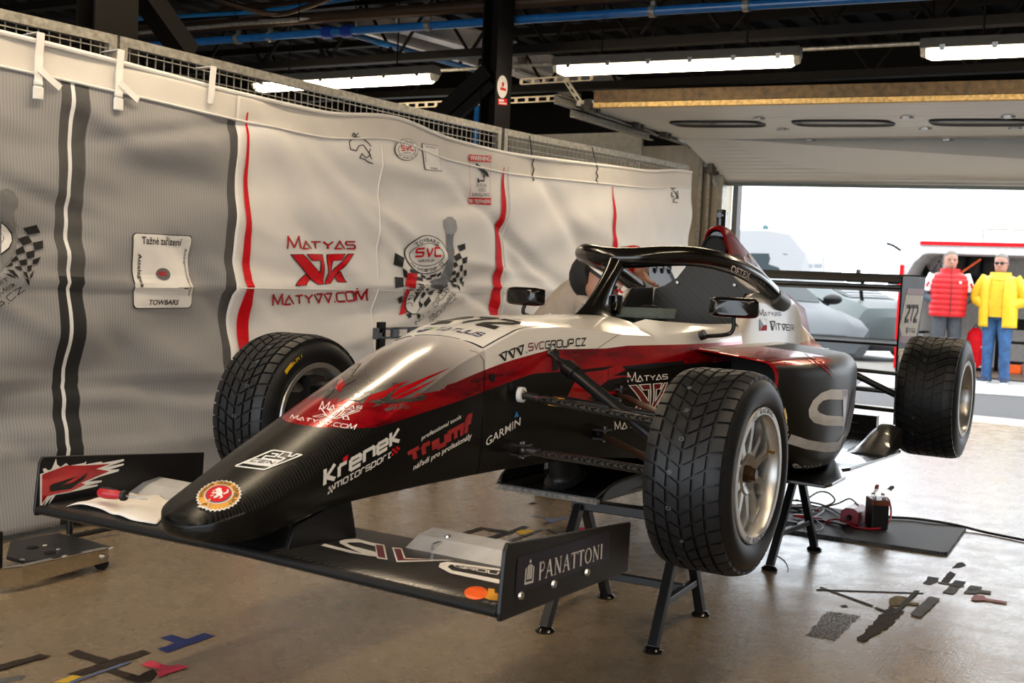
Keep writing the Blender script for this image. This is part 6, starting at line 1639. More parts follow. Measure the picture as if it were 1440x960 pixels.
# ================================================================== TAPE ON THE FLOOR
MAT['tape_brown'] = M('old_brown_tape', (.040, .030, .024), .75, var=.4, vscale=50, spec=.15); MAT['tape_grey'] = M('grey_duct_tape', (.11, .11, .115), .7, var=.3, vscale=40, spec=.2)
MAT['tape_dark'] = M('dark_grey_tape', (.032, .033, .037), .7, var=.4, vscale=50, spec=.2); MAT['tape_blue'] = M('blue_tape', (.018, .032, .15), .65, spec=.2); MAT['tape_bluegrey'] = M('faded_blue_tape', (.10, .13, .26), .55)
MAT['tape_pink'] = M('pink_tape', (.62, .05, .10), .7, spec=.2); MAT['tape_yellow'] = M('yellow_tape', (.62, .40, .02), .6); MAT['tape_olive'] = M('dirty_olive_tape', (.19, .145, .075), .75, var=.5, vscale=60, spec=.15); MAT['tape_dpink'] = M('dirty_pink_tape', (.30, .06, .07), .6)
tcount = [0]
def tape(pts, mat, label, ragged=.0):
    P = [at_z(x, y, .0) for x, y in pts]; r = random.Random(len(label))
    if ragged:
        Q = []
        for i in range(len(P)):
            a, c = P[i], P[(i+1) % len(P)]; n = max(1, int((c-a).length/.025))
            for k in range(n): Q.append(a+(c-a)*(k/n)+Vector((r.uniform(-ragged, ragged), r.uniform(-ragged, ragged), 0)))
        P = Q
    tcount[0] += 1; z0 = .0004+.0004*(tcount[0] % 9)
    b = B(); b.prism([(p.x, p.y) for p in P], (0, 0, z0), (1, 0, 0), (0, 1, 0), (0, 0, .0006))
    tag(b.build('floor_tape', mat, smooth=0), label, 'tape', 'tape marks on the floor')
gA = lambda *p: [(1100+x/4.235, 760+y/4.235) for x, y in p]
gB = lambda *p: [(x/4.235, 840+y/4.235) for x, y in p]
gC = lambda *p: [(600+x/4.8, 690+y/4.8) for x, y in p]
tape(gA((135, 565), (270, 420), (470, 450), (310, 600)), (lambda t: (t.set(col=(.06, .058, .055), rough=.6, alpha=t.ramp(t.noise(55, 7, .8, stretch=(1, 3, 1)), [(.40, 0), (.62, .75)])), t.m)[-1])(NT('worn_tape_residue')), 'worn speckled square of tape residue on the floor at lower right', .004)
tape(gA((200, 290), (205, 297), (840, 318), (842, 312)), 'tape_dark', 'thin dark straight strip, top side of the taped triangle at right')
tape(gA((220, 280), (232, 277), (545, 388), (535, 396)), 'tape_dark', 'thin dark slanting strip, left side of the taped triangle at right')
tape(gA((545, 403), (560, 398), (650, 430), (640, 440)), 'tape_dark', 'short thin strip continuing the slanting side of the taped triangle')
tape(gA((440, 595), (480, 608), (540, 570), (640, 515), (720, 425), (640, 395), (560, 470), (500, 535)), 'tape_brown', 'long ragged brown tape strip at lower right', .006)
tape(gA((630, 370), (645, 345), (690, 332), (735, 340), (740, 366), (825, 376), (815, 390), (740, 380), (690, 392), (640, 388)), 'tape_olive', 'dirty olive T-shaped tape patch at right', .004)
tape(gA((788, 300), (820, 304), (682, 440), (650, 440)), 'tape_dark', 'narrow grey strip lying over the olive and brown tape')
tape(gA((875, 337), (943, 350), (825, 462), (758, 445)), 'tape_grey', 'neat grey tape rectangle at right of the ragged brown strip', .002)
tape(gA((945, 242), (995, 182), (1035, 200), (985, 260)), 'tape_brown', 'brown square of the checkered tape mark, second from the top', .003)
tape(gA((838, 255), (872, 215), (930, 222), (920, 250), (885, 265)), 'tape_dark', 'dark folded piece at the left of the checkered tape mark', .003)
tape(gA((925, 245), (1085, 268), (1080, 278), (930, 256)), 'tape_grey', 'thin grey line joining pieces of the checkered tape mark')
tape(gA((1000, 270), (1030, 237), (1095, 247), (1058, 282)), 'tape_dark', 'dark grey square in the middle of the checkered tape mark', .002)
tape(gA((953, 310), (1000, 272), (1050, 288), (1020, 322)), 'tape_grey', 'grey square at the lower left of the checkered tape mark', .002)
tape(gA((1080, 315), (1120, 268), (1190, 280), (1160, 320)), 'tape_grey', 'grey square with a dark fold at the right of the checkered mark', .002)
tape(gA((1110, 290), (1165, 286), (1180, 296), (1120, 303)), 'tape_dark', 'small dark fold on the right grey square')
tape(gA((1170, 296), (1245, 306), (1240, 322), (1165, 312)), 'tape_grey', 'small grey tab at the right end of the checkered mark')
tape(gA((1120, 352), (1150, 328), (1205, 335), (1210, 348), (1338, 370), (1335, 380), (1195, 360), (1150, 364)), 'tape_dpink', 'dirty pink key-shaped tape piece at far right', .003)
tape(gA((1010, 165), (1050, 130), (1070, 128), (1098, 148), (1060, 162)), 'tape_brown', 'small brown scrap above the checkered tape mark', .004)
tape(gA((350, 388), (375, 382), (392, 394), (365, 398)), 'tape_dark', 'tiny dark scrap above the worn square', .003)
tape(gB((405, 455), (590, 395), (840, 315), (902, 333), (660, 415), (470, 472)), 'tape_brown', 'long brown bar of the tape cross at lower left', .003)
tape(gB((408, 338), (465, 312), (665, 378), (590, 402)), 'tape_brown', 'upper left arm of the brown tape cross at lower left', .003)
tape(gB((620, 440), (690, 425), (820, 470), (900, 430), (935, 455), (900, 505), (800, 508)), 'tape_brown', 'brown bent arm of the tape cross beside the pink piece', .004)
tape(gB((395, 512), (755, 387), (782, 392), (440, 512)), 'tape_bluegrey', 'narrow faded blue strip crossing the brown tape cross', .002)
tape(gB((315, 510), (435, 465), (480, 478), (400, 512)), 'tape_yellow', 'yellow tape scrap at the bottom left', .004)
tape(gB((835, 405), (895, 383), (1005, 418), (1060, 405), (1120, 420), (950, 478), (930, 450), (960, 440)), 'tape_pink', 'bright pink L-shaped tape piece at the bottom', .003)
tape(gB((-30, 415), (240, 343), (302, 355), (-30, 448)), 'tape_brown', 'brown tape bar at the left edge', .003)
tape(gB((-30, 490), (120, 462), (155, 468), (130, 492), (-30, 512)), 'tape_grey', 'grey tape strip in the bottom left corner', .004)
tape(gB((955, 242), (1020, 222), (1115, 250), (1060, 278)), 'tape_blue', 'short arm of the blue tape T at lower left', .001)
tape(gB((940, 308), (1215, 213), (1282, 230), (995, 330)), 'tape_blue', 'long bar of the blue tape T at lower left', .001)
tape(gC((60, 335), (370, 245), (402, 255), (120, 345)), 'tape_brown', 'brown diagonal strip behind the front wing', .003)
tape(gC((385, 250), (545, 272), (525, 292), (385, 264)), 'tape_dark', 'dark upper strip of the tape mark behind the front wing', .002)
tape(gC((398, 318), (560, 275), (650, 238), (692, 247), (455, 328)), 'tape_dark', 'wide dark bar of the tape mark behind the front wing', .002)
tape(gC((608, 277), (640, 265), (728, 270), (690, 295), (630, 300)), 'tape_yellow', 'yellow scrap between dark strips behind the front wing', .003)
tape(gC((515, 350), (770, 262), (787, 265), (548, 356)), 'tape_grey', 'thin grey strip running behind the near wing endplate')
tape(gC((795, 262), (830, 266), (895, 298), (868, 299)), 'tape_dark', 'thin short dark strip above the near wing endplate')
tape(gC((780, 222), (830, 205), (852, 214), (798, 232)), 'tape_brown', 'brown end of the blue tape cross left of the trestle', .002)
tape(gC((706, 172), (740, 165), (822, 180), (812, 193)), 'tape_grey', 'grey arm of the blue tape cross left of the trestle', .002)
tape(gC((800, 183), (880, 190), (945, 172), (952, 186), (880, 208), (845, 220), (820, 212)), 'tape_bluegrey', 'faded blue cross piece left of the front trestle legs', .003)
tape(gC((1008, 190), (1052, 185), (1036, 199), (1004, 201)), 'tape_grey', 'grey scrap between the front trestle legs', .002)
tape(gC((935, 238), (1010, 246), (1082, 255), (1080, 272), (1000, 276)), 'tape_pink', 'pink scrap behind the front trestle legs', .003)
tape(gC((685, 88), (720, 80), (748, 86), (715, 96)), 'tape_brown', 'small brown scrap in front of the splitter', .003)

# ================================================================== TROLLEY AT THE LEFT EDGE
tp = at_z(60, 790, 0)
tr_ = thing('wheel_trolley', 'low black and chrome trolley on the floor at the left edge', 'trolley', (tp.x, tp.y, 0))
g8 = lambda x, y: (x/6.855, 700+y/6.855)
b = B(); pl_pts = [at_z(*g8(x, y), .075) for x, y in ((100, 420), (560, 332), (840, 395), (1050, 462), (1040, 480), (600, 588), (380, 588), (240, 608), (60, 560))]
b.prism([(p.x, p.y) for p in pl_pts], (0, 0, .062), (1, 0, 0), (0, 1, 0), (0, 0, .012)); b.build('deck_plate', 'black_satin', tr_, smooth=0, bev=.002)
k = B()
for x, y, r in ((315, 475, .020), (482, 525, .020)): k.lathe([(0, .001), (0, r), (.0012, r), (.0012, .001)], at_z(*g8(x, y), .075), (0, 0, 1), 16)
k.build('plate_hole', 'rubber_black', tr_)
k = B()
for x, y in ((430, 458), (560, 495), (212, 595)): k.lathe([(0, .001), (0, .009), (.003, .007), (.003, .001)], at_z(*g8(x, y), .075), (0, 0, 1), 12)
k.build('plate_bolt', 'steel', tr_)
b = B(); y0 = [at_z(*g8(x, y), .018) for x, y in ((-300, 890), (0, 872), (215, 845), (1045, 640), (1090, 600))]
b_pts = y0; rg = []
for i, p in enumerate(b_pts):
    h = .066 if i < 3 else (.05 if i == 3 else .030); zb = .018 if i < 3 else (.028 if i == 3 else .038)
    n_ = Vector((.25, -1, 0)).normalized() if i > 1 else Vector((0, -1, 0)); w_ = .030
    rg.append([Vector((p.x, p.y, zb)), Vector((p.x, p.y, zb+h)), Vector((p.x, p.y, zb+h))+n_*w_, Vector((p.x, p.y, zb))+n_*w_])
b.loft(rg); b.build('side_rail', 'chrome', tr_, smooth=0, bev=.003)
k = B(); p = b_pts[3]; e = Vector((p.x+.02, p.y, .048)); k.cyl(e+Vector((0, .012, 0)), e+Vector((0, -.02, 0)), .012, n=12); k.build('axle_bolt', 'steel', tr_)
k = B(); k.lathe([(0, .001), (0, .020), (.004, .022), (.028, .022), (.032, .02), (.032, .001)], Vector((p.x+.015, p.y-.004, .022)), (0, -1, 0), 20); k.build('roller', 'rubber_black', tr_)
b = B(); q = at_z(*g8(20, 690), .075); u = at_z(*g8(-60, 680), .075); b.bar(Vector((u.x+.03, u.y-.02, .13)), Vector((q.x-.02, q.y-.05, .13)), .05, .13); o = b.build('post_block', 'black_satin', tr_, smooth=0, bev=.002)
k = B(); n_ = Vector((q.x-u.x, q.y-u.y, 0)).normalized(); f_ = Vector((-n_.y, n_.x, 0)); f_ = f_ if f_.dot(CAM-q) > 0 else -f_
for zz in (.085, .125, .16, .185):
    for s in (.004, .018): k.lathe([(0, .001), (0, .0045), (.003, .0035), (.003, .001)], Vector((q.x-.02, q.y-.05, zz))-n_*s+f_*.0255, f_, 8)
k.build('block_bolt', 'steel', o)
b = B(); s0 = at_z(98, 750, .03); b.tube([s0, s0+Vector((0, 0, .12))], .012, 12); b.tube([at_z(100, 754, .03), at_z(165, 741, .03)], .01, 8); b.build('guide_rod', 'black_satin', tr_)

# ================================================================== ON THE FRONT WING: towel and screwdriver
b = B(); nU, nV = 26, 14; W4 = [at_z(x, y, .488) for x, y in ((98, 703), (220, 731), (268, 698), (190, 684))]
r = random.Random(5); vs = []
for i in range(nU+1):
    for j in range(nV+1):
        u, v = i/nU, j/nV; p = (W4[0]*(1-u)+W4[1]*u)*(1-v)+(W4[3]*(1-u)+W4[2]*u)*v
        e = .012*math.sin(u*9+v*3)*(1 if v in (0, 1) else .6); p = p+Vector((e*.5*(v-.5)*2+.010*math.sin(7*u+2), e*(u-.5), 0))
        h = WB.ray_cast(Vector((p.x, p.y, 1.0)), Vector((0, 0, -1)))
        z = (h[0].z if h[0] is not None else .47)+.004+.007*abs(math.sin(u*6+v*2.5)*math.cos(v*5-u*2))+.004*max(0, math.sin(13*u-4*v))
        vs.append(Vector((p.x, p.y, z)))
b.add(vs, [(i*(nV+1)+j, (i+1)*(nV+1)+j, (i+1)*(nV+1)+j+1, i*(nV+1)+j+1) for i in range(nU) for j in range(nV)])
tw = b.build('paper_towel', M('paper_towel', (.78, .74, .70), .85, var=.05), smooth=1.0, double=True); tag(tw, 'crumpled white paper towel spread on the front wing', 'towel'); m = tw.modifiers.new('paper_thickness', 'SOLIDIFY'); m.thickness = .0012
s0, s1, s2 = at_z(139, 692, .510), at_z(176, 697, .510), at_z(196, 705, .505)
sd_ = thing('screwdriver', 'red and black screwdriver lying on the white paper towel', 'screwdriver', s1)
d = (s1-s0); b = B(); b.tube([s0, s0+d*.08, s0+d*.3, s0+d*.6, s0+d*.8, s0+d*.92, s1], [.008, .013, .0145, .013, .010, .013, .011], 12); b.build('handle', M('red_handle', (.42, .012, .02), .35), sd_)
b = B(); b.tube([s0+d*.10+Vector((0, 0, .009)), s0+d*.35+Vector((0, 0, .0095)), s0+d*.6+Vector((0, 0, .008))], [.006, .0075, .006], 8); b.tube([s0+d*.9, s1+d*.02], [.0142, .0125], 12); b.build('grip_inlay', 'black_plastic', sd_)
b = B(); b.tube([s1, s1+d*.75, s1+d*.8], [.003, .003, .002], 8); b.build('blade', 'steel', sd_)
# ================================================================== BEHIND THE CAR: frame and tool case
fy_ = -1.85
f0, f1, f2 = at_y(531, 462, fy_), at_y(612, 456, fy_), at_y(534, 520, fy_)
fr_ = thing('perforated_frame', 'dark grey perforated frame standing behind the nose of the car', 'frame', (f0.x-.3, fy_, 0))
b = B(); xa, xb, zt = f0.x, f0.x-.6, f0.z+.005
def perf(b, p, q, w, n):
    d = (q-p).normalized(); u = Vector((0, 0, 1)) if abs(d.z) < .5 else Vector((1, 0, 0)); L = (q-p).length
    b.bar(p+u*(w/2-.006), q+u*(w/2-.006), .02, .012, u); b.bar(p-u*(w/2-.006), q-u*(w/2-.006), .02, .012, u)
    for k in range(n+1): b.bar(p+d*(L*k/n)-d*.03, p+d*(L*k/n)+d*.03, .02, w, u)
perf(b, Vector((xa, fy_, zt-.03)), Vector((xb, fy_, zt-.03)), .06, 4); b.build('top_plate', M('blue_grey_steel', (.045, .05, .06), .45), fr_, smooth=0, bev=.004)
for x in (xa-.03, xb+.03):
    b = B(); perf(b, Vector((x, fy_, zt)), Vector((x, fy_, .02)), .06, 9); b.build('leg', 'dark_steel', fr_, smooth=0, bev=.004)
    b = B(); b.box((x, fy_, .012), (.07, .24, .024)); b.build('foot', 'dark_steel', fr_, smooth=0)
ky = -1.15
k4 = [at_y(x, y, ky) for x, y in ((908, 404), (956, 404), (940, 371), (905, 369))]
kc = (k4[0]+k4[1])/2
cs = thing('tool_case', 'open dark grey moulded case lid on a stand behind the cockpit', 'case', (kc.x, ky, 0))
b = B(); n_ = Vector((.25, -1, 0)).normalized(); rr_ = rounded([k4[0]+(k4[0]-k4[3])*.9, k4[1]+(k4[1]-k4[2])*.9, k4[2], k4[3]], .05)
b.loft([[p for p in rr_], [p+n_*.04 for p in rr_]]); o = b.build('lid', M('blue_grey_case', (.10, .115, .14), .4), cs, smooth=0, bev=.006)
ce = sum(rr_, Vector())/len(rr_); b = B()
r2 = [ce+(p-ce)*.86-n_*.004 for p in rr_]; r3 = [ce+(p-ce)*.80-n_*.004 for p in rr_]; b.loft([rr_ and [p-n_*.001 for p in r2], [p-n_*.008 for p in r2], [p-n_*.008 for p in r3], [p-n_*.001 for p in r3]], False, False); b.build('lid_rib', M('case_rib', (.05, .055, .065), .4), o, smooth=0)
b = B(); ex = (k4[2]-k4[3]).normalized()
for s in (-.14, -.03, .08): b.sphere(ce+ex*s+Vector((0, 0, .13))-n_*.003, (.03, .012, .05), 12, 8)
b.build('lid_recess', 'rubber_black', o)
b = B(); b.box((kc.x, ky-.12, .93), (.55, .35, .16)); b.build('case_body', 'black_plastic', cs, smooth=0, bev=.02)
for sx in (-.2, .2):
    for sy in (-.1, .1):
        b = B(); b.bar((kc.x+sx, ky-.12+sy, 0), (kc.x+sx, ky-.12+sy, .86), .035, .035, (1, 0, 0)); b.build('stand_leg', 'dark_steel', cs, smooth=0)
# ================================================================== PEOPLE
MAT['skin'] = M('skin', (.40, .20, .14), .5, var=.08); MAT['hair_grey'] = M('grey_hair', (.15, .135, .12), .7, var=.3, vscale=60); MAT['denim'] = M('blue_denim', (.022, .075, .19), .75, var=.4, vscale=12)
MAT['trouser_grey'] = M('charcoal_trousers', (.045, .05, .06), .75, var=.25); MAT['vest_red'] = M('red_quilted_nylon', (.50, .012, .016), .5, var=.1, spec=.3); MAT['coat_yellow'] = M('yellow_coat', (.66, .42, .008), .5, var=.08)
MAT['jacket_tan'] = M('pale_tan_jacket', (.42, .35, .285), .65, var=.08); MAT['hood_black'] = M('black_hood', (.012, .012, .013), .75)
def skinmesh(name, joints, edges, mat, parent, sub=2):
    """one continuous surface grown round a joint skeleton; joints: (point, radius)"""
    me = bpy.data.meshes.new(name); o = root_of(parent)
    me.from_pydata([tuple(Vector(j[0])-o) for j in joints], edges, [])
    ob = bpy.data.objects.new(name, me); COL.objects.link(ob); ob.parent = parent
    me.materials.append(MAT[mat] if isinstance(mat, str) else mat)
    sk = ob.modifiers.new('skin', 'SKIN'); sk.use_smooth_shade = True
    for v, j in zip(me.skin_vertices[0].data, joints):
        r_ = j[1]; v.radius = r_ if isinstance(r_, tuple) else (r_, r_); v.use_root = False
    me.skin_vertices[0].data[0].use_root = True
    s = ob.modifiers.new('subdivision', 'SUBSURF'); s.levels = sub; s.render_levels = sub
    return ob
def ell(c, u, v, a, bq, n=24, e=1.0):
    f = lambda t: math.copysign(abs(t)**e, t)
    return [c+u*(a*f(math.cos(2*PI*k/n)))+v*(bq*f(math.sin(2*PI*k/n))) for k in range(n)]
def head(parent, c, fwd, up, h=.235, hair='hair_grey', bald=.0, glasses=False, cap=None):
    """c: centre of the head, h: height; returns face mesh with hair, ears etc. as children"""
    fwd = fwd.normalized(); up = (up-fwd*up.dot(fwd)).normalized(); sd = up.cross(fwd)
    b = B(); rg = []
    for t, a, f0, f1 in ((-.50, .14, .16, -.02), (-.47, .22, .25, .10), (-.40, .27, .32, .22), (-.28, .30, .345, .32), (-.14, .315, .35, .38), (0, .325, .36, .42), (.14, .325, .365, .44), (.28, .305, .345, .42), (.40, .25, .28, .35), (.47, .16, .18, .22), (.50, .03, .04, .05)):
        q = []
        for k in range(24):
            an = 2*PI*k/24; x = math.cos(an); y = math.sin(an); q.append(c+up*(t*h)+sd*(y*a*h)+fwd*((f0 if x > 0 else f1)*x*h))
        rg.append(q)
    b.loft(rg)
    k0 = len(b.v)
    b.loft([[c+up*(z*h)+fwd*((.345+fo)*h)+sd*(s*w*h) for s, fo2 in ((-1, 0), (1, 0))]+[c+up*(z*h)+fwd*((.30)*h)+sd*(s*w*1.5*h) for s in (1, -1)] for z, w, fo in ((.06, .03, .0), (-.04, .045, .05), (-.11, .07, .10), (-.135, .06, .05))])
    for s in (-1, 1):
        b.sphere(c+sd*(s*.325*h)-up*(.04*h)-fwd*(.02*h), (.035*h*1.2, .035*h, .11*h), 10, 8); b.sphere(c+fwd*(.30*h)+sd*(s*.09*h)-up*(.27*h), (.06*h, .06*h, .035*h), 8, 6)
    f = b.build('head', 'skin', parent, smooth=1.2, sub=1)
    b = B()
    for s in (-1, 1): b.sphere(c+fwd*(.325*h)+sd*(s*.13*h)+up*(.02*h), (.03*h, .045*h, .028*h), 8, 6)
    b.build('eye', 'rubber_black', f)
    b = B()
    for s in (-1, 1): b.bar(c+fwd*(.352*h)+sd*(s*.06*h)+up*(.085*h), c+fwd*(.325*h)+sd*(s*.20*h)+up*(.08*h), .03*h, .03*h, up)
    b.build('eyebrow', hair, f, smooth=0)
    b = B(); b.bar(c+fwd*(.335*h)-sd*(.11*h)-up*(.255*h), c+fwd*(.335*h)+sd*(.11*h)-up*(.255*h), .02*h, .022*h, up); b.build('mouth', M('lip', (.35, .12, .10), .5), f, smooth=0)
    if hair and not cap:
        b = B(); rg = []
        for t, a, f0, f1 in ((-.12, .335, .0, .41), (0, .345, .02, .45), (.14, .345, .12, .47), (.26, .325, .30, .455), (.36, .29, .315, .40), (.44, .22, .24, .30), (.50, .12, .13, .16), (.53, .02, .02, .03)):
            q = []
            for k in range(24):
                an = 2*PI*k/24; x = math.cos(an); y = math.sin(an); q.append(c+up*(t*h)+sd*(y*a*h)+fwd*((f0 if x > 0 else f1)*x*h))
            rg.append(q)
        b.loft(rg, True, True); b.build('hair', hair, f, smooth=1.2)
    if glasses:
        b = B()
        for s in (-1, 1): b.sphere(c+fwd*(.355*h)+sd*(s*.13*h)+up*(.015*h), (.035*h, .105*h, .07*h), 12, 8, Matrix((fwd, sd, up)).transposed()); b.bar(c+fwd*(.34*h)+sd*(s*.22*h)+up*(.03*h), c+sd*(s*.335*h)+up*(.02*h), .015*h, .03*h, up)
        b.bar(c+fwd*(.37*h)-sd*(.05*h)+up*(.03*h), c+fwd*(.37*h)+sd*(.05*h)+up*(.03*h), .02*h, .02*h, up); b.build('sunglasses', 'black_gloss', f)
    return f
def hand(name, parent, wrist, d, palm, mat='skin', curl=.5, side=1):
    """palm with four unequal curled fingers and a thumb; d = finger direction, palm = palm normal"""
    d = d.normalized(); n = (palm-d*palm.dot(d)).normalized(); s = d.cross(n)*side
    J = [(wrist, .028), (wrist+d*.045, (.038, .022)), (wrist+d*.085, (.040, .018))]; E_ = [(0, 1), (1, 2)]
    for off, L in ((-.033, .068), (-.011, .078), (.011, .074), (.032, .060)):
        i = len(J); base = wrist+d*.090+s*off; J.append((base, .010))
        a = d; p = base
        for k, fr in enumerate((.42, .32, .26)):
            a = (d*math.cos(curl*(k+1)*.8)+n*math.sin(curl*(k+1)*.8)); p = p+a*(L*fr); J.append((p, .0092-.0008*k))
        E_ += [(2, i), (i, i+1), (i+1, i+2), (i+2, i+3)]
    i = len(J); p = wrist+d*.03-s*.035
    for k in range(3): J.append((p, .0115-.001*k)); p = p+(d*.65-s*(.6-.35*k)+n*.25).normalized()*.033
    E_ += [(1, i), (i, i+1), (i+1, i+2)]
    return skinmesh(name, J, E_, mat, parent, 1)
def limb(b, pts, rs, n=18, flat=1.0): b.tube(lerp_pts(pts, 4), [interp(k/(4*(len(pts)-1)), [(i/(len(pts)-1), r_) for i, r_ in enumerate(rs)])[0] for k in range(4*(len(pts)-1)+1)], n, flat=flat)
def standing(base, face, H, label, style):
    """upright figure, hands in pockets"""
    t = thing('person', label, 'person', base); base = Vector(base); f = Vector((face[0], face[1], 0)).normalized(); s = Vector((-f.y, f.x, 0)); k = H/1.75
    P = lambda x, y, z: base+f*(x*k)+s*(y*k)+Vector((0, 0, z*k))
    legs = {1: [P(0, .095, .92), P(.02, .115, .50), P(-.01, .125, .09)], -1: [P(0, -.095, .92), P(.02, -.10, .50), P(.0, -.105, .09)]}
    arms = {sg: [P(-.01, sg*.19, 1.42), P(-.05, sg*.30, 1.14), P(.06, sg*.15, 1.04)] for sg in (1, -1)}
    J = [(P(0, 0, .98), .12*k), (P(0, 0, 1.15), .115*k), (P(0, 0, 1.33), .13*k), (P(-.01, 0, 1.47), .065*k), (P(.01, 0, 1.55), .055*k)]; E_ = [(0, 1), (1, 2), (2, 3), (3, 4)]
    for sg in (1, -1):
        i = len(J); J += [(legs[sg][0], .085*k), (legs[sg][1], .055*k), (legs[sg][2], .028*k), (legs[sg][2]+f*(.10*k)-Vector((0, 0, .055*k)), .016*k)]; E_ += [(0, i), (i, i+1), (i+1, i+2), (i+2, i+3)]
        i = len(J); J += [(arms[sg][0], .052*k), (arms[sg][1], .038*k), (arms[sg][2], .028*k)]; E_ += [(2, i), (i, i+1), (i+1, i+2)]
    bd = skinmesh('body', J, E_, 'skin', t)
    head(t, P(.02, 0, 1.628), f*1.0+Vector((0, 0, -.05)), Vector((0, 0, 1)), .262*k, 'hair_grey', glasses=style['glasses'])
    b = B()
    for sg in (1, -1):
        a = legs[sg]; limb(b, [a[0]+Vector((0, 0, .06)), a[0]-Vector((0, 0, .12)), a[1], a[2]+Vector((0, 0, .02)), a[2]-Vector((0, 0, .055))], [.115*k, .105*k, .078*k, .066*k, .074*k])
    b.loft([ell(P(0, 0, z), s, f, .17*k*w, .125*k*w) for z, w in ((.86, .9), (.92, 1), (1.02, 1))]); b.build('trousers', style['trousers'], t, smooth=1.2)
    for sg in (1, -1):
        a = legs[sg][2]; g = B(); fz = Vector((0, 0, 1)); d_ = (f+s*(sg*.25)).normalized(); sd = Vector((-d_.y, d_.x, 0)); o = Vector((a.x, a.y, base.z))
        g.loft([ell(o+d_*x+fz*(h/2), sd, fz, w, h/2+.001, 14, .7) for x, w, h in ((-.085, .03, .05), (-.07, .042, .085), (0, .046, .095), (.08, .048, .07), (.15, .045, .05), (.18, .03, .035))]); sh = g.build('shoe', style['shoe'], t, smooth=1)
        g = B(); g.loft([ell(o+d_*x+fz*.010, sd, fz, w, .012, 14, .6) for x, w in ((-.09, .03), (-.07, .046), (.08, .051), (.16, .047), (.19, .028))]); g.build('sole', 'white_print', sh, smooth=.8)
    return t, P, f, s, k, arms
base = at_x(1332, 540, -13.0); 
redm, P, f, s, k, arms = standing((-13.0, at_x(1332, 440, -13).y, 0), (.93, .36), 1.68, 'person in a red quilted vest standing with hands in pockets by the trailer', dict(glasses=False, trousers='trouser_grey', shoe='black_plastic'))
b = B(); rg = []
n = 56
for i in range(n+1):
    z = .86+(1.46-.86)*i/n; w, d_ = interp(z, [(.86, .225, .165), (1.0, .235, .175), (1.15, .235, .18), (1.3, .24, .17), (1.40, .225, .145), (1.46, .14, .11)]); q = .012*abs(math.sin((z-.86)/.075*PI))
    rg.append(ell(P(0, 0, z), s, f, (w+q)*k, (d_+q)*k, 32, .85))
b.loft(rg); vest = b.build('vest', 'vest_red', redm, smooth=1)
b = B(); b.loft([ell(P(.01+dx, 0, z), s, f, w*k, w*.85*k, 24) for z, w, dx in ((1.40, .15, 0), (1.45, .135, 0), (1.515, .130, 0), (1.515, .112, 0), (1.45, .11, 0))], False, False); b.build('collar', 'vest_red', redm, smooth=.8)
b = B(); b.tube([P(.181, 0, .88), P(.196, 0, 1.1), P(.19, 0, 1.3), P(.13, 0, 1.47), P(.12, 0, 1.55)], .006, 6); b.build('zip', M('dark_zip', (.12, .01, .015), .5), vest)
b = B(); b.box(P(.185, .11, 1.33), (.012, .03, .03)); b.build('chest_badge', 'white_print', vest, smooth=0)
b = B(); b.loft([ell(P(.015, 0, z), s, f, .062*k, .06*k, 16) for z in (1.42, 1.52)]); b.build('neck_shirt', 'black_plastic', redm)
for sg in (1, -1):
    a = arms[sg]; b = B(); limb(b, [a[0], (a[0]+a[1])/2+s*(sg*.012), a[1]+(a[0]-a[1])*.25], [.085*k, .075*k, .068*k]); b.build('sleeve', 'white_print', redm, smooth=1)
    b = B(); limb(b, [a[1]+(a[0]-a[1])*.30, a[1], (a[1]+a[2])/2, a[2]], [.069*k, .066*k, .06*k, .055*k]); b.build('sleeve_lower', M('blue_grey_sleeve', (.05, .065, .085), .6), redm, smooth=1)
    b = B(); c = (a[0]*.55+a[1]*.45)
    for dz, mt in ((.0, 'x'),): b.bar(c+f*.07+s*(sg*.03)+Vector((0, 0, .03)), c+f*.06+s*(sg*.06)-Vector((0, 0, .03)), .02, .025)
    b.build('sleeve_flash', 'red_print', redm, smooth=0)
    hand('hand', redm, a[2], Vector((0, 0, -1))+f*.6-s*(sg*.3), -s*sg, curl=.35, side=sg)
yp_ = at_x(1402, 538, -13.0)
yel, P, f, s, k, arms = standing((-13.0, at_x(1404, 440, -13).y, 0), (.95, -.1), 1.66, 'person in a yellow coat, sunglasses and blue jeans standing on the ramp', dict(glasses=True, trousers='denim', shoe=M('navy_shoe', (.02, .03, .06), .6)))
b = B(); rg = []
for i in range(21):
    z = .76+(1.47-.76)*i/20; w, d_ = interp(z, [(.76, .245, .17), (.95, .25, .185), (1.15, .25, .19), (1.3, .25, .175), (1.40, .235, .15), (1.47, .13, .11)])
    rg.append([P(0, 0, z)+s*(w*k*math.copysign(abs(math.sin(a))**.85, math.sin(a)))*(1+.02*math.sin(5*a+z*9))+f*(d_*k*math.cos(a)*(1+.03*math.sin(4*a+z*11))) for a in [.32+(2*PI-.64)*j/31 for j in range(32)]])
b.loft(rg, False, False, closed=False); coat = b.build('coat', 'coat_yellow', yel, smooth=1, double=True); m = coat.modifiers.new('cloth_thickness', 'SOLIDIFY'); m.thickness = .012
b = B(); rg = []
for i in range(15):
    z = .90+(1.47-.90)*i/14; w, d_ = interp(z, [(.90, .20, .165), (1.1, .21, .18), (1.3, .21, .165), (1.40, .19, .14), (1.47, .11, .10)]); rg.append(ell(P(0, 0, z), s, f, w*k, d_*k, 28, .9))
b.loft(rg); b.build('sweater', M('yellow_sweater', (.62, .36, .005), .7), yel, smooth=1)
b = B(); b.loft([ell(P(.01+dx, 0, z), s, f, w*k, w*.85*k, 24) for z, w, dx in ((1.40, .165, 0), (1.45, .14, .0), (1.505, .135, -.01), (1.505, .115, -.01), (1.45, .11, 0))], False, False); b.build('collar', 'coat_yellow', yel, smooth=.8)
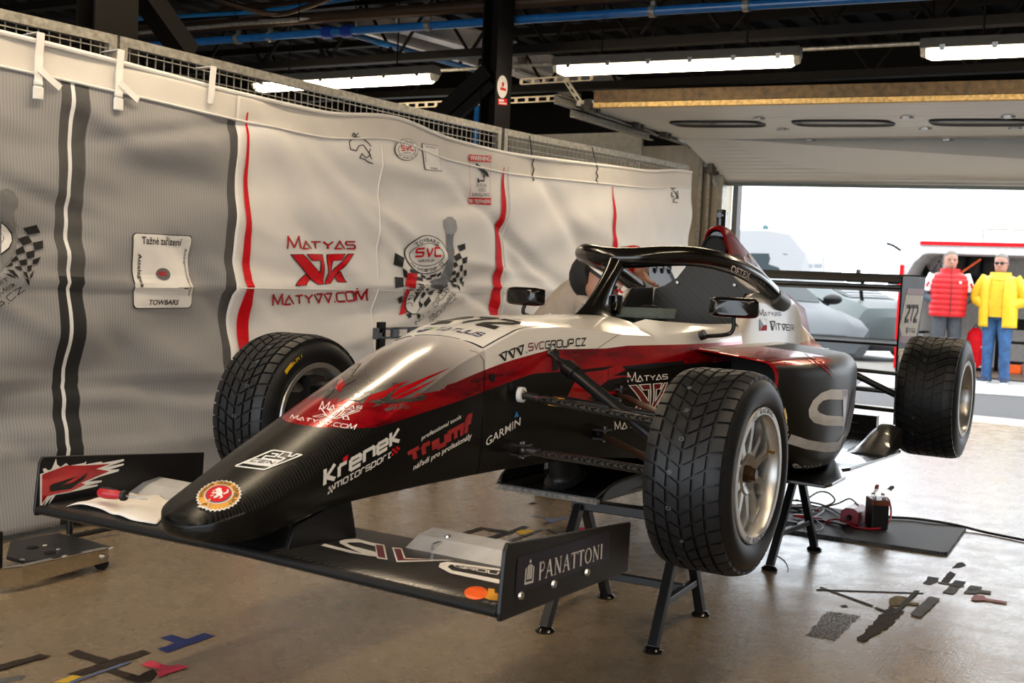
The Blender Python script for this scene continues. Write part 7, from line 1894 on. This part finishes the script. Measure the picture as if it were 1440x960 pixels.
for sg in (1, -1):
    a = arms[sg]; b = B(); limb(b, [a[0]-s*(sg*.02), (a[0]+a[1])/2+s*(sg*.02), a[1]+s*(sg*.01), (a[1]+a[2])/2, a[2]+(a[2]-a[1])*.1], [.095*k, .088*k, .082*k, .076*k, .074*k]); b.build('sleeve', 'coat_yellow', yel, smooth=1)
    hand('hand', yel, a[2]-f*.02, Vector((0, 0, -1))+f*.5-s*(sg*.4), -s*sg, curl=.35, side=sg)

# ---- mechanic bending over the far side of the cockpit
mb = Vector((-2.30, -1.0, 0))
mec = thing('person', 'person in a tan jacket with a black hood bending over the cockpit', 'person', mb)
hip = Vector((-2.40, -1.05, .86)); chest = Vector((-2.32, -.87, 1.00)); shl = Vector((-2.26, -.81, 1.06)); hd = at_y(850, 397, -.68)
legs = {1: [Vector((-2.24, -1.03, .84)), Vector((-2.25, -.96, .46)), Vector((-2.26, -1.0, .09))], -1: [Vector((-2.40, -1.05, .84)), Vector((-2.41, -.98, .46)), Vector((-2.42, -1.02, .09))]}
arm_n = [Vector((-2.20, -.80, 1.00)), Vector((-2.10, -.66, .88)), Vector((-2.10, -.50, .94))]
elb = at_y(884, 364, -.82); hnd = at_y(903, 386, -.70)
arm_f = [Vector((-2.36, -.88, 1.06)), elb, hnd]
J = [(hip, .12), ((hip+chest)/2, .12), (chest, .125), ((shl+hd)/2, .06), (hd, .055)]; E_ = [(0, 1), (1, 2), (2, 3), (3, 4)]
for sg in (1, -1): i = len(J); J += [(legs[sg][0], .085), (legs[sg][1], .055), (legs[sg][2], .038), (legs[sg][2]+Vector((0, .12, -.05)), .03)]; E_ += [(0, i), (i, i+1), (i+1, i+2), (i+2, i+3)]
for a in (arm_n, arm_f): i = len(J); J += [(a[0], .05), (a[1], .038), (a[2], .028)]; E_ += [(2, i), (i, i+1), (i+1, i+2)]
skinmesh('body', J, E_, 'skin', mec)
fw_ = Vector((-.30, .80, -.55)).normalized(); u_ = Vector((-.2, .5, .8))
hf = head(mec, hd, fw_, u_, .225, None, cap=True)
axm = (chest-hip).normalized(); sdm = axm.cross(Vector((0, 0, 1))).normalized(); upm = sdm.cross(axm)
b = B(); b.loft([ell(hip+axm*(L*t)+upm*o, sdm, upm, a, c, 28, .9) for L in ((chest-hip).length+.10,) for t, a, c, o in ((-.25, .17, .14, 0), (.0, .18, .14, .0), (.3, .17, .14, .01), (.6, .17, .135, .01), (.85, .16, .12, .01), (1.0, .11, .09, .01))]); b.build('jacket', 'jacket_tan', mec, smooth=1)
b = B(); limb(b, [arm_n[0], (arm_n[0]+arm_n[1])/2, arm_n[1], arm_n[2]], [.085, .078, .07, .05]); limb(b, [arm_f[0], (arm_f[0]+arm_f[1])/2+Vector((0, 0, .02)), arm_f[1], arm_f[1]+(arm_f[2]-arm_f[1])*.75], [.085, .08, .072, .055]); b.build('sleeve', 'jacket_tan', mec, smooth=1)
b = B(); p = arm_f[1]+(arm_f[2]-arm_f[1])*.55; d_ = (arm_f[2]-arm_f[1]).normalized(); b.tube([p, p+d_*.03], [.066, .062], 16); b.tube([arm_f[1]+Vector((0, 0, .02)), arm_f[1]+d_*.05], [.076, .072], 16); b.build('sleeve_flash', 'red_print', mec)
hand('hand', mec, arm_f[2]-d_*.03, d_+Vector((0, .3, -.5)), Vector((0, 1, -.3)), curl=.45)
hand('hand', mec, arm_n[2], Vector((-.8, .3, -.3)), Vector((0, 0, -1)), curl=.5)
# hood bunched behind the neck, two-tone cap
b = B(); hc = shl+Vector((.02, .02, .06)); hu = (hd-shl).normalized()
b.loft([ell(hc+hu*t, sdm, hu.cross(sdm), a, c, 24) for t, a, c in ((-.11, .04, .04), (-.09, .11, .10), (-.05, .155, .13), (0, .165, .14), (.05, .15, .135), (.10, .135, .125), (.13, .115, .11))]); b.build('hood', 'hood_black', mec, smooth=1)
b = B(); q0 = hd; sd = u_.cross(fw_).normalized(); uu = fw_.cross(sd)
for nm, mt, t0, t1, w0, w1 in (('cap_crown', 'black_plastic', .30, .53, .33, .05), ('cap_band', 'red_print', .17, .30, .355, .335), ('cap_stripe', 'white_print', .10, .17, .36, .357), ('cap_rim', 'black_plastic', .02, .10, .362, .36)):
    b = B(); b.loft([ell(q0+uu*(.225*(t0+(t1-t0)*x))-fw_*.012, sd, fw_, .225*(w0+(w1-w0)*x**2), .225*(w0+(w1-w0)*x**2)*1.2, 24) for x in (0, .3, .6, .85, 1)]); b.build(nm, mt, mec)
b = B(); rg = [ell(q0+uu*(.225*z)+fw_*(.225*.55), sd, fw_, .225*.30, .225*.32, 20) for z in (.03, .06)]; b.loft(rg); b.build('cap_peak', 'red_print', mec, smooth=.6)
b = B()
for sg in (1, -1):
    a = legs[sg]; limb(b, [a[0]+Vector((.02, 0, .05)), a[0]-Vector((0, 0, .1)), a[1], a[2], a[2]-Vector((0, 0, .045))], [.115, .105, .078, .064, .066])
b.loft([ell(hip-axm*t, sdm, upm, .165, .135) for t in (-.06, 0, .08)]); b.build('trousers', 'trouser_grey', mec, smooth=1.2)
for sg in (1, -1):
    a = legs[sg][2]; g = B(); o = Vector((a.x, a.y, 0)); d_ = Vector((0, 1, 0)); sd2 = Vector((1, 0, 0)); g.loft([ell(o+d_*x+Vector((0, 0, h/2)), sd2, Vector((0, 0, 1)), w, h/2+.001, 14, .7) for x, w, h in ((-.085, .03, .05), (-.07, .042, .085), (0, .046, .095), (.08, .048, .07), (.18, .03, .035))]); g.build('shoe', 'black_plastic', mec, smooth=1)
# jacket logo
b = B(); jp = at_y(799, 436, -.70)
# ================================================================== OUTSIDE THE DOOR
MAT['car_white'] = M('white_van_paint', (.23, .235, .245), .5, spec=.2, var=.02); MAT['car_silver'] = M('pale_silver_paint', (.105, .125, .128), .45, 0, spec=.15, var=.03); MAT['car_grey'] = M('silver_grey_paint', (.075, .085, .095), .45, 0, spec=.15, var=.03)
MAT['trailer_white'] = M('white_trailer_panel', (.52, .52, .53), .45, spec=.3); MAT['car_glass'] = M('dark_car_glass', (.02, .03, .035), .4, spec=.12); MAT['light_red'] = M('red_lamp_lens', (.65, .02, .02), .25); MAT['light_clear'] = M('pale_lamp_lens', (.75, .72, .70), .2)
MAT['trailer_in'] = M('dark_grey_lining', (.48, .46, .44), .7); MAT['trailer_floor'] = M('worn_brown_floor', (.15, .11, .085), .7, var=.3, vscale=8)
# pale ramp the two people stand on
b = B(); rp = [at_z(x, y, .05) for x, y in ((1206, 536), (1500, 554.5))]; far = [at_z(1262, 521, .05), at_z(1500, 533, .05)]
X0 = -11.6; b.prism([(rp[0].x, rp[0].y), (rp[1].x, rp[1].y), (-13.55, 1.6), (-13.55, -2.1)], (0, 0, -.01), (1, 0, 0), (0, 1, 0), (0, 0, .012)) 
tag(b.build('loading_ramp', M('pale_ramp_board', (.40, .40, .40), .6), smooth=0), 'pale loading ramp lying on the ground under the two standing people', 'ramp')
# trailer, side open
TX = -13.75
tl = thing('trailer', 'red and white covered trailer with an open front and dark interior', 'trailer', (TX-1.1, -.2, 0))
yl = at_x(1264, 400, TX).y; yr = 3.4; zt = at_x(1300, 338, TX).z
b = B(); out = [(yl, .02), (yl, zt-.28), (yl+.05, zt-.12), (yl+.16, zt-.02), (yl+.26, zt), (yr, zt), (yr, .02)]
inn = [(yl+.10, .02), (yl+.10, zt-.48), (yl+.18, zt-.32), (yl+.30, zt-.20), (yl+.42, zt-.18), (yr-.1, zt-.18), (yr-.1, .02)]
poly = out+list(reversed(inn)); b.prism(poly, (TX, 0, 0), (0, 1, 0), (0, 0, 1), (-.12, 0, 0)); b.build('front_frame', 'trailer_white', tl, smooth=0, bev=.01)
b = B(); b.loft([[Vector((x, y, z)) for y, z in out] for x in (TX-.10, TX-2.3)], False, True, closed=False); sh_ = b.build('shell', 'trailer_white', tl, smooth=.5, double=True)
b = B(); b.loft([[Vector((x, y, z)) for y, z in inn] for x in (TX-.13, TX-2.2)], False, True, closed=True); b.build('lining', 'trailer_in', tl, smooth=0, double=True)
b = B(); b.box((TX-1.15, (yl+yr)/2, .015), (2.2, yr-yl-.2, .03)); b.build('load_floor', 'trailer_floor', tl, smooth=0)
b = B(); b.bar((TX+.02, yl+.26, zt-.035), (TX+.02, yr, zt-.035), .02, .05); b.build('roof_stripe', 'red_print', tl, smooth=0)
b = B(); b.bar((TX+.02, yl+.03, .05), (TX+.02, yl+.03, zt-.35), .03, .055, (0, 1, 0)); b.build('corner_stripe', 'red_print', tl, smooth=0)
b = B(); b.bar((TX+.02, yl+.35, zt-.15), (TX+.02, yr, zt-.15), .03, .05); b.build('awning_rail', 'alu', tl, smooth=0)
b = B(); p = at_x(1271, 497, TX+.05); b.lathe([(0, .001), (0, .045), (.02, .04), (.02, .001)], p, (1, 0, 0), 16); b.build('round_lamp', 'light_clear', tl)
b = B(); p = at_x(1270, 513, TX+.05); b.box(p, (.03, .09, .07)); b.build('tail_lamp', 'light_red', tl, smooth=0, bev=.005)
b = B(); p = at_x(1383, 322, TX-1.2); b.tube([Vector((p.x, p.y, zt)), Vector((p.x, p.y, p.z-.02)), Vector((p.x, p.y+.04, p.z)), Vector((p.x, p.y+1.6, p.z)), Vector((p.x, p.y+1.6, zt))], .02, 8); b.build('roof_rail', 'galv', tl)
b = B(); p = at_x(1256, 345, TX); q = at_x(1262, 352, TX); b.tube([at_x(1247, 342, TX), p, Vector((q.x, yl, q.z))], .02, 8); b.build('marker_arm', 'black_plastic', tl)
b = B(); p = at_x(1329, 380, TX-.4); b.bar((TX-.35, p.y, .03), (TX-.35, p.y, zt-.18), .05, .05, (1, 0, 0)); b.build('frame_post', 'alu', tl, smooth=0)
def spare(c, ax, R_, w, label, rim='black_satin'):
    t = thing('spare_wheel', label, 'wheel', c, 'spare wheels stored in the trailer'); c = Vector(c)
    b = B(); b.lathe([(0, R_*.62), (-.0, R_*.85), (.02, R_*.97), (.05, R_), (w-.05, R_), (w-.02, R_*.97), (w, R_*.85), (w, R_*.62), (0, R_*.62)], c, ax, 32); b.build('tyre', 'rubber', t)
    a = Vector(ax).normalized(); u = a.cross(Vector((0, 0, 1))).normalized(); v = a.cross(u)
    b = B(); b.lathe([(.01, R_*.62), (.0, R_*.66), (.03, R_*.60), (.09, R_*.56), (.10, R_*.1), (.08, .001)], c, ax, 32)
    for k_ in range(8):
        an = 2*PI*k_/8; rd = u*math.cos(an)+v*math.sin(an); b.bar(c+a*.05+rd*R_*.1, c+a*.03+rd*R_*.6, .03, .03, a)
    b.build('rim', rim, t); return t
p = at_x(1319, 367, TX-.8); spare(p, (-1, .25, 0), .30, .22, 'spare wheel with spoked rim on the trailer shelf left of the red vest', 'alu')
p = at_x(1357, 374, TX-.9)
for i in range(3): spare(p+Vector((-.05*i, -.10+.19*i, .02)), (.1, 1, 0), .30, .18, ['dark spare tyre behind the head of the red vested person', 'middle dark spare tyre on the trailer shelf', 'right dark spare tyre on the trailer shelf'][i])
b = B(); q = at_x(1340, 395, TX-.9); b.box((TX-1.0, q.y-.1, q.z-.06), (.8, 1.5, .06)); o = b.build('storage_shelf', 'dark_steel', smooth=0); tag(o, 'dark shelf across the trailer carrying spare wheels', 'shelf')
for yy in (-.78, .62):
    pass
b = B()
for sy in (-.8, .6): b.bar((TX-1.3, q.y+sy, .03), (TX-1.3, q.y+sy, q.z-.03), .05, .05, (1, 0, 0))
b.build('shelf_post', 'dark_steel', o, smooth=0)
b = B(); a0 = at_x(1348, 386, TX-.55); a1 = at_x(1380, 364, TX-.55); b.bar(a0, a1, .03, .03); tag(b.build('orange_strap', 'orange', smooth=0), 'orange strap across the dark spare tyres', 'strap')
# small things on the trailer floor
for x, y, mt, lab, sz in ((1373, 450, 'red_print', 'red bag standing in the trailer between the two people', (.3, .12, .55)), (1430, 470, 'dark_steel', 'grey metal folding chair at the right edge in the trailer', (.35, .3, .6)), (1288, 455, 'alu', 'pale grey crate in the trailer left of the red vest', (.4, .3, .5)), (1378, 480, 'alu', 'grey hose reel in the trailer behind the jeans', (.25, .2, .35)), (1425, 492, 'orange', 'orange tool box low at the right edge in the trailer', (.3, .25, .14))):
    p = at_x(x, y, TX-1.1); h = sz[2]; zc = max(.03+h/2, p.z)
    nm = lab.split()
    t = thing({'red_print': 'red_bag', 'dark_steel': 'folding_chair', 'alu': 'storage_crate', 'orange': 'tool_box'}[mt] if 'hose' not in lab else 'hose_reel', lab, {'red_print': 'bag', 'dark_steel': 'chair', 'alu': 'crate', 'orange': 'box'}[mt] if 'hose' not in lab else 'reel', (p.x, p.y, .03))
    c = Vector((p.x, p.y, .03))
    if 'chair' in lab:
        for sx in (-.15, .15):
            b = B(); b.tube([c+Vector((.15, sx, 0)), c+Vector((-.12, sx, .78))], .012, 8); b.tube([c+Vector((-.15, sx, 0)), c+Vector((.12, sx, .45))], .012, 8); b.build('leg', 'galv', t)
        b = B(); b.box(c+Vector((.02, 0, .44)), (.32, .34, .03)); b.build('seat', 'dark_steel', t, smooth=0, bev=.008); b = B(); b.box(c+Vector((-.1, 0, .70)), (.03, .34, .16)); b.build('backrest', 'dark_steel', t, smooth=0, bev=.008)
    elif 'hose' in lab:
        b = B()
        for k_ in range(4): b.tube([c+Vector((.03*k_, .15*math.cos(2*PI*j/20), .2+.15*math.sin(2*PI*j/20))) for j in range(21)], .02, 8)
        b.build('hose', 'alu', t); b = B(); b.box(c+Vector((.05, 0, .025)), (.2, .26, .05)); b.build('base', 'dark_steel', t, smooth=0)
    elif 'bag' in lab:
        b = B(); b.loft([ell(c+Vector((0, 0, z)), Vector((0, 1, 0)), Vector((1, 0, 0)), a, d, 20, .7) for z, a, d in ((0, .10, .14), (.1, .12, .16), (.4, .12, .15), (.55, .10, .11), (.62, .04, .05))]); b.build('sack', 'red_print', t, smooth=1); b = B(); b.tube([c+Vector((0, -.04, .6)), c+Vector((0, 0, .68)), c+Vector((0, .04, .6))], .01, 8); b.build('handle', 'black_plastic', t)
    else:
        b = B(); b.box(c+Vector((0, 0, sz[2]/2)), sz); b.build('body', mt, t, smooth=0, bev=.015); b = B(); b.box(c+Vector((0, 0, sz[2]+.012)), (sz[0]+.02, sz[1]+.02, .025)); b.build('lid', 'dark_steel', t, smooth=0, bev=.006)
# ---- vehicles further back
def gz(x): return interp(x, [(-60, -.9), (-22, -.05), (-17.4, -.02), (-12, -.012)])[0]
def body_loft(b, O, fwd, secs):
    """secs: (x along, half width bottom, half width top, z bottom, z mid, z top, half width roof)"""
    sd = Vector((-fwd.y, fwd.x, 0)); rg = []
    for x, wb, wm, wr_, z0, z1, z2 in secs:
        L = [(wb*.9, z0), (wb, z0+.08), (wm, z0+(z1-z0)*.6), (wm*.98, z1), (wr_+.03, z2-.05), (wr_-.05, z2), (wr_*.4, z2+.01)]
        rg.append([O+fwd*x+sd*y+Vector((0, 0, z)) for y, z in L]+[O+fwd*x-sd*y+Vector((0, 0, z)) for y, z in reversed(L)])
    b.loft(rg)
def road_wheels(t, O, fwd, xs_2, hw, R_):
    sd = Vector((-fwd.y, fwd.x, 0))
    for x in xs_2:
        for s_ in (1, -1):
            c = O+fwd*x+sd*(s_*hw)+Vector((0, 0, R_)); b = B(); b.lathe([(0, .001), (0, R_*.7), (-.01, R_*.72), (.0, R_*.95), (.03, R_), (.19, R_), (.2, R_*.9), (.2, .001)], c, -sd*s_, 28); w_ = b.build('wheel', 'rubber', t)
            b = B()
            for k_ in range(5):
                an = 2*PI*k_/5; rd = fwd*math.cos(an)+Vector((0, 0, 1))*math.sin(an); b.bar(c+sd*(s_*.012)+rd*.03, c+sd*(s_*.012)+rd*R_*.66, .06, .02, sd)
            b.build('rim', 'alu', w_, smooth=.5)
# white van
vp = at_d(1075, 430, 32.0); vz = gz(vp.x); fv = Vector((.30, 1, 0)).normalized()
O = Vector((vp.x, vp.y, vz)); van = thing('van', 'white high roofed van parked behind the pit building', 'van', O)
top = at_d(1110, 326, 32.0).z-vz
b = B(); body_loft(b, O, fv, [(-3.3, .95, .98, .82, .35, 1.6, top-.12), (-3.2, .97, 1.0, .86, .3, 1.6, top), (.6, .97, 1.0, .86, .3, 1.6, top), (1.25, .97, 1.0, .80, .3, 1.55, top-.10), (1.75, .96, .99, .74, .3, 1.45, top-.62), (2.1, .95, .97, .70, .3, 1.2, 1.32), (2.75, .92, .94, .66, .3, 1.0, 1.12), (2.9, .85, .86, .6, .35, .8, .9)])
b.build('body', 'car_white', van, smooth=.5); VB = b.bvh()
for nm, q in (('side_window', [(1048, 388), (1112, 388), (1112, 357), (1050, 356)]), ('cab_window', [(1159, 388), (1183, 388), (1182, 358), (1158, 358)]), ('windscreen', [(1190, 388), (1203, 388), (1197, 364), (1188, 360)])):
    decal(nm, [rrect(0, 0, 1, 1, .15)], q, [VB], 'car_glass' if nm == 'side_window' else M('pale_glass', (.30, .34, .36), .12, coat=.5), van, .012, .5)
decal('van_lettering', [[(x/9, 0), (x/9+.07, 0), (x/9+.085, 1), (x/9+.015, 1)] for x in (0, 1, 2, 4, 5, 6, 7, 8)], [(1133, 377), (1156, 376), (1156, 371), (1133, 372)], [VB], M('pale_lettering', (.16, .17, .185), .5, spec=.1), van, .012, .5)
road_wheels(van, O, fv, (-1.9, 1.9), 1.0, .34)
b = B(); bp = at_d(1076, 328, 31.6); b.sphere(Vector((bp.x, bp.y, O.z+top+.06)), (.09, .09, .10)); b.cyl(Vector((bp.x, bp.y, O.z+top-.02)), Vector((bp.x, bp.y, O.z+top+.03)), .17, .12); b.build('roof_beacon', M('dark_teal_beacon', (.03, .09, .10), .3), van)
b = B(); mp_ = at_d(1207, 386, 31); b.box(mp_, (.15, .12, .3)); b.build('door_mirror', 'black_plastic', van, smooth=0, bev=.03)
# silver sports car seen from behind, with a rear wing
def sports(px, D, label, paint, fwd, wing=True, rack=True, hgt=None):
    c = at_d(px, 470, D); z = gz(c.x); O = Vector((c.x, c.y, z)); f_ = fwd.normalized(); sd = Vector((-f_.y, f_.x, 0))
    t = thing('sports_car', label, 'car', O)
    b = B(); body_loft(b, O, f_, [(-2.2, .72, .80, .62, .30, .62, .72), (-2.12, .84, .90, .74, .18, .66, .86), (-1.8, .90, .95, .72, .16, .74, .95), (-1.3, .92, .96, .62, .15, .80, 1.02), (-.7, .90, .94, .56, .15, .84, 1.20), (-.1, .88, .92, .55, .15, .84, 1.27), (.4, .88, .92, .56, .15, .84, 1.20), (1.0, .90, .93, .62, .15, .80, .92), (1.6, .90, .93, .66, .15, .70, .80), (2.0, .82, .86, .60, .18, .58, .66), (2.2, .6, .66, .45, .25, .45, .5)])
    b.build('body', paint, t, smooth=.5); bv = b.bvh()
    P_ = lambda x, y, zz: O+f_*x+sd*y+Vector((0, 0, zz))
    decal('rear_window', [rrect(0, 0, 1, 1, .1)], None, [bv], 'car_glass', t, .012, .3, pts3=[P_(-1.45, .48, 1.02), P_(-1.45, -.48, 1.02), P_(-.75, -.46, 1.2), P_(-.75, .46, 1.2)])
    decal('louver', [[(0, y), (1, y), (1, y+.09), (0, y+.09)] for y in (.1, .3, .5, .7)], None, [bv], 'car_white', t, .02, .3, pts3=[P_(-1.45, .40, 1.02), P_(-1.45, -.40, 1.02), P_(-.75, -.38, 1.2), P_(-.75, .38, 1.2)])
    decal('windscreen', [rrect(0, 0, 1, 1, .1)], None, [bv], 'car_glass', t, .012, .3, pts3=[P_(1.0, -.58, .93), P_(1.0, .58, .93), P_(.40, .50, 1.19), P_(.40, -.50, 1.19)])
    for s_ in (1, -1):
        decal('side_window', [[(0, 0), (.9, 0), (1, .3), (.7, 1), (.2, .9)]], None, [bv], 'car_glass', t, .012, .3, pts3=[P_(-1.15, s_*.84, .93), P_(.75, s_*.86, .90), P_(.45, s_*.66, 1.14), P_(-.85, s_*.66, 1.13)] if s_ < 0 else [P_(.75, s_*.86, .90), P_(-1.15, s_*.84, .93), P_(-.85, s_*.66, 1.13), P_(.45, s_*.66, 1.14)])
    b = B(); b.box(P_(-2.14, 0, .30), (.12, 1.3, .22), Matrix.Rotation(math.atan2(f_.y, f_.x), 3, 'Z')); b.build('rear_diffuser', 'black_plastic', t, smooth=0, bev=.03)
    b = B(); b.bar(P_(-2.14, -.74, .70), P_(-2.14, .74, .70), .05, .035); b.build('light_bar', 'black_plastic', t, smooth=0)
    b = B(); b.bar(P_(-2.17, .55, .66), P_(-2.12, .80, .66), .04, .04); b.bar(P_(-2.17, -.55, .66), P_(-2.12, -.80, .66), .04, .04); b.build('tail_lamp', 'light_red', t, smooth=0)
    if wing:
        b = B(); b.loft([[P_(x+dx, y, zz) for dx, zz in ((-.16, 1.29), (0, 1.34), (.16, 1.33), (0, 1.29))] for x, y in ((-1.95, -.86), (-1.95, 0), (-1.95, .86))]); MAT['matt_wing'] = M('matt_black_wing', (.012, .013, .014), .9, spec=.02); w_ = b.build('tail_wing', 'matt_wing', t, smooth=0)
        b = B()
        for y in (-.42, .42): b.tube(lerp_pts([P_(-1.65, y, .95), P_(-1.60, y, 1.2), P_(-1.75, y, 1.40), P_(-1.92, y, 1.33)], 4), .03, 8)
        b.build('wing_strut', 'matt_wing', w_)
        for y in (-.86, .86): k_ = B(); k_.box(P_(-1.95, y, 1.33), (.34, .02, .14), Matrix.Rotation(math.atan2(f_.y, f_.x), 3, 'Z')); k_.build('wing_tip', 'matt_wing', w_, smooth=0)
    road_wheels(t, O, f_, (-1.28, 1.22), .93, .33)
    for s_ in (1, -1): b = B(); b.sphere(P_(.35, s_*1.06, .98), (.13, .15, .085)); b.tube([P_(.35, s_*.9, .86), P_(.35, s_*1.0, .9)], .02, 8); b.build('door_mirror', 'black_plastic', t)
    return t
sports(1150, 20.5, 'pale silver sports car seen from behind with a black tail wing', 'car_silver', Vector((-.59, -.81, 0)))
# nearer silver car, only its right front corner shows beside the engine cover
sports(1065, 18.0, 'silver grey car with black door mirror beside the engine cover', 'car_grey', Vector((.75, .66, 0)), wing=False)
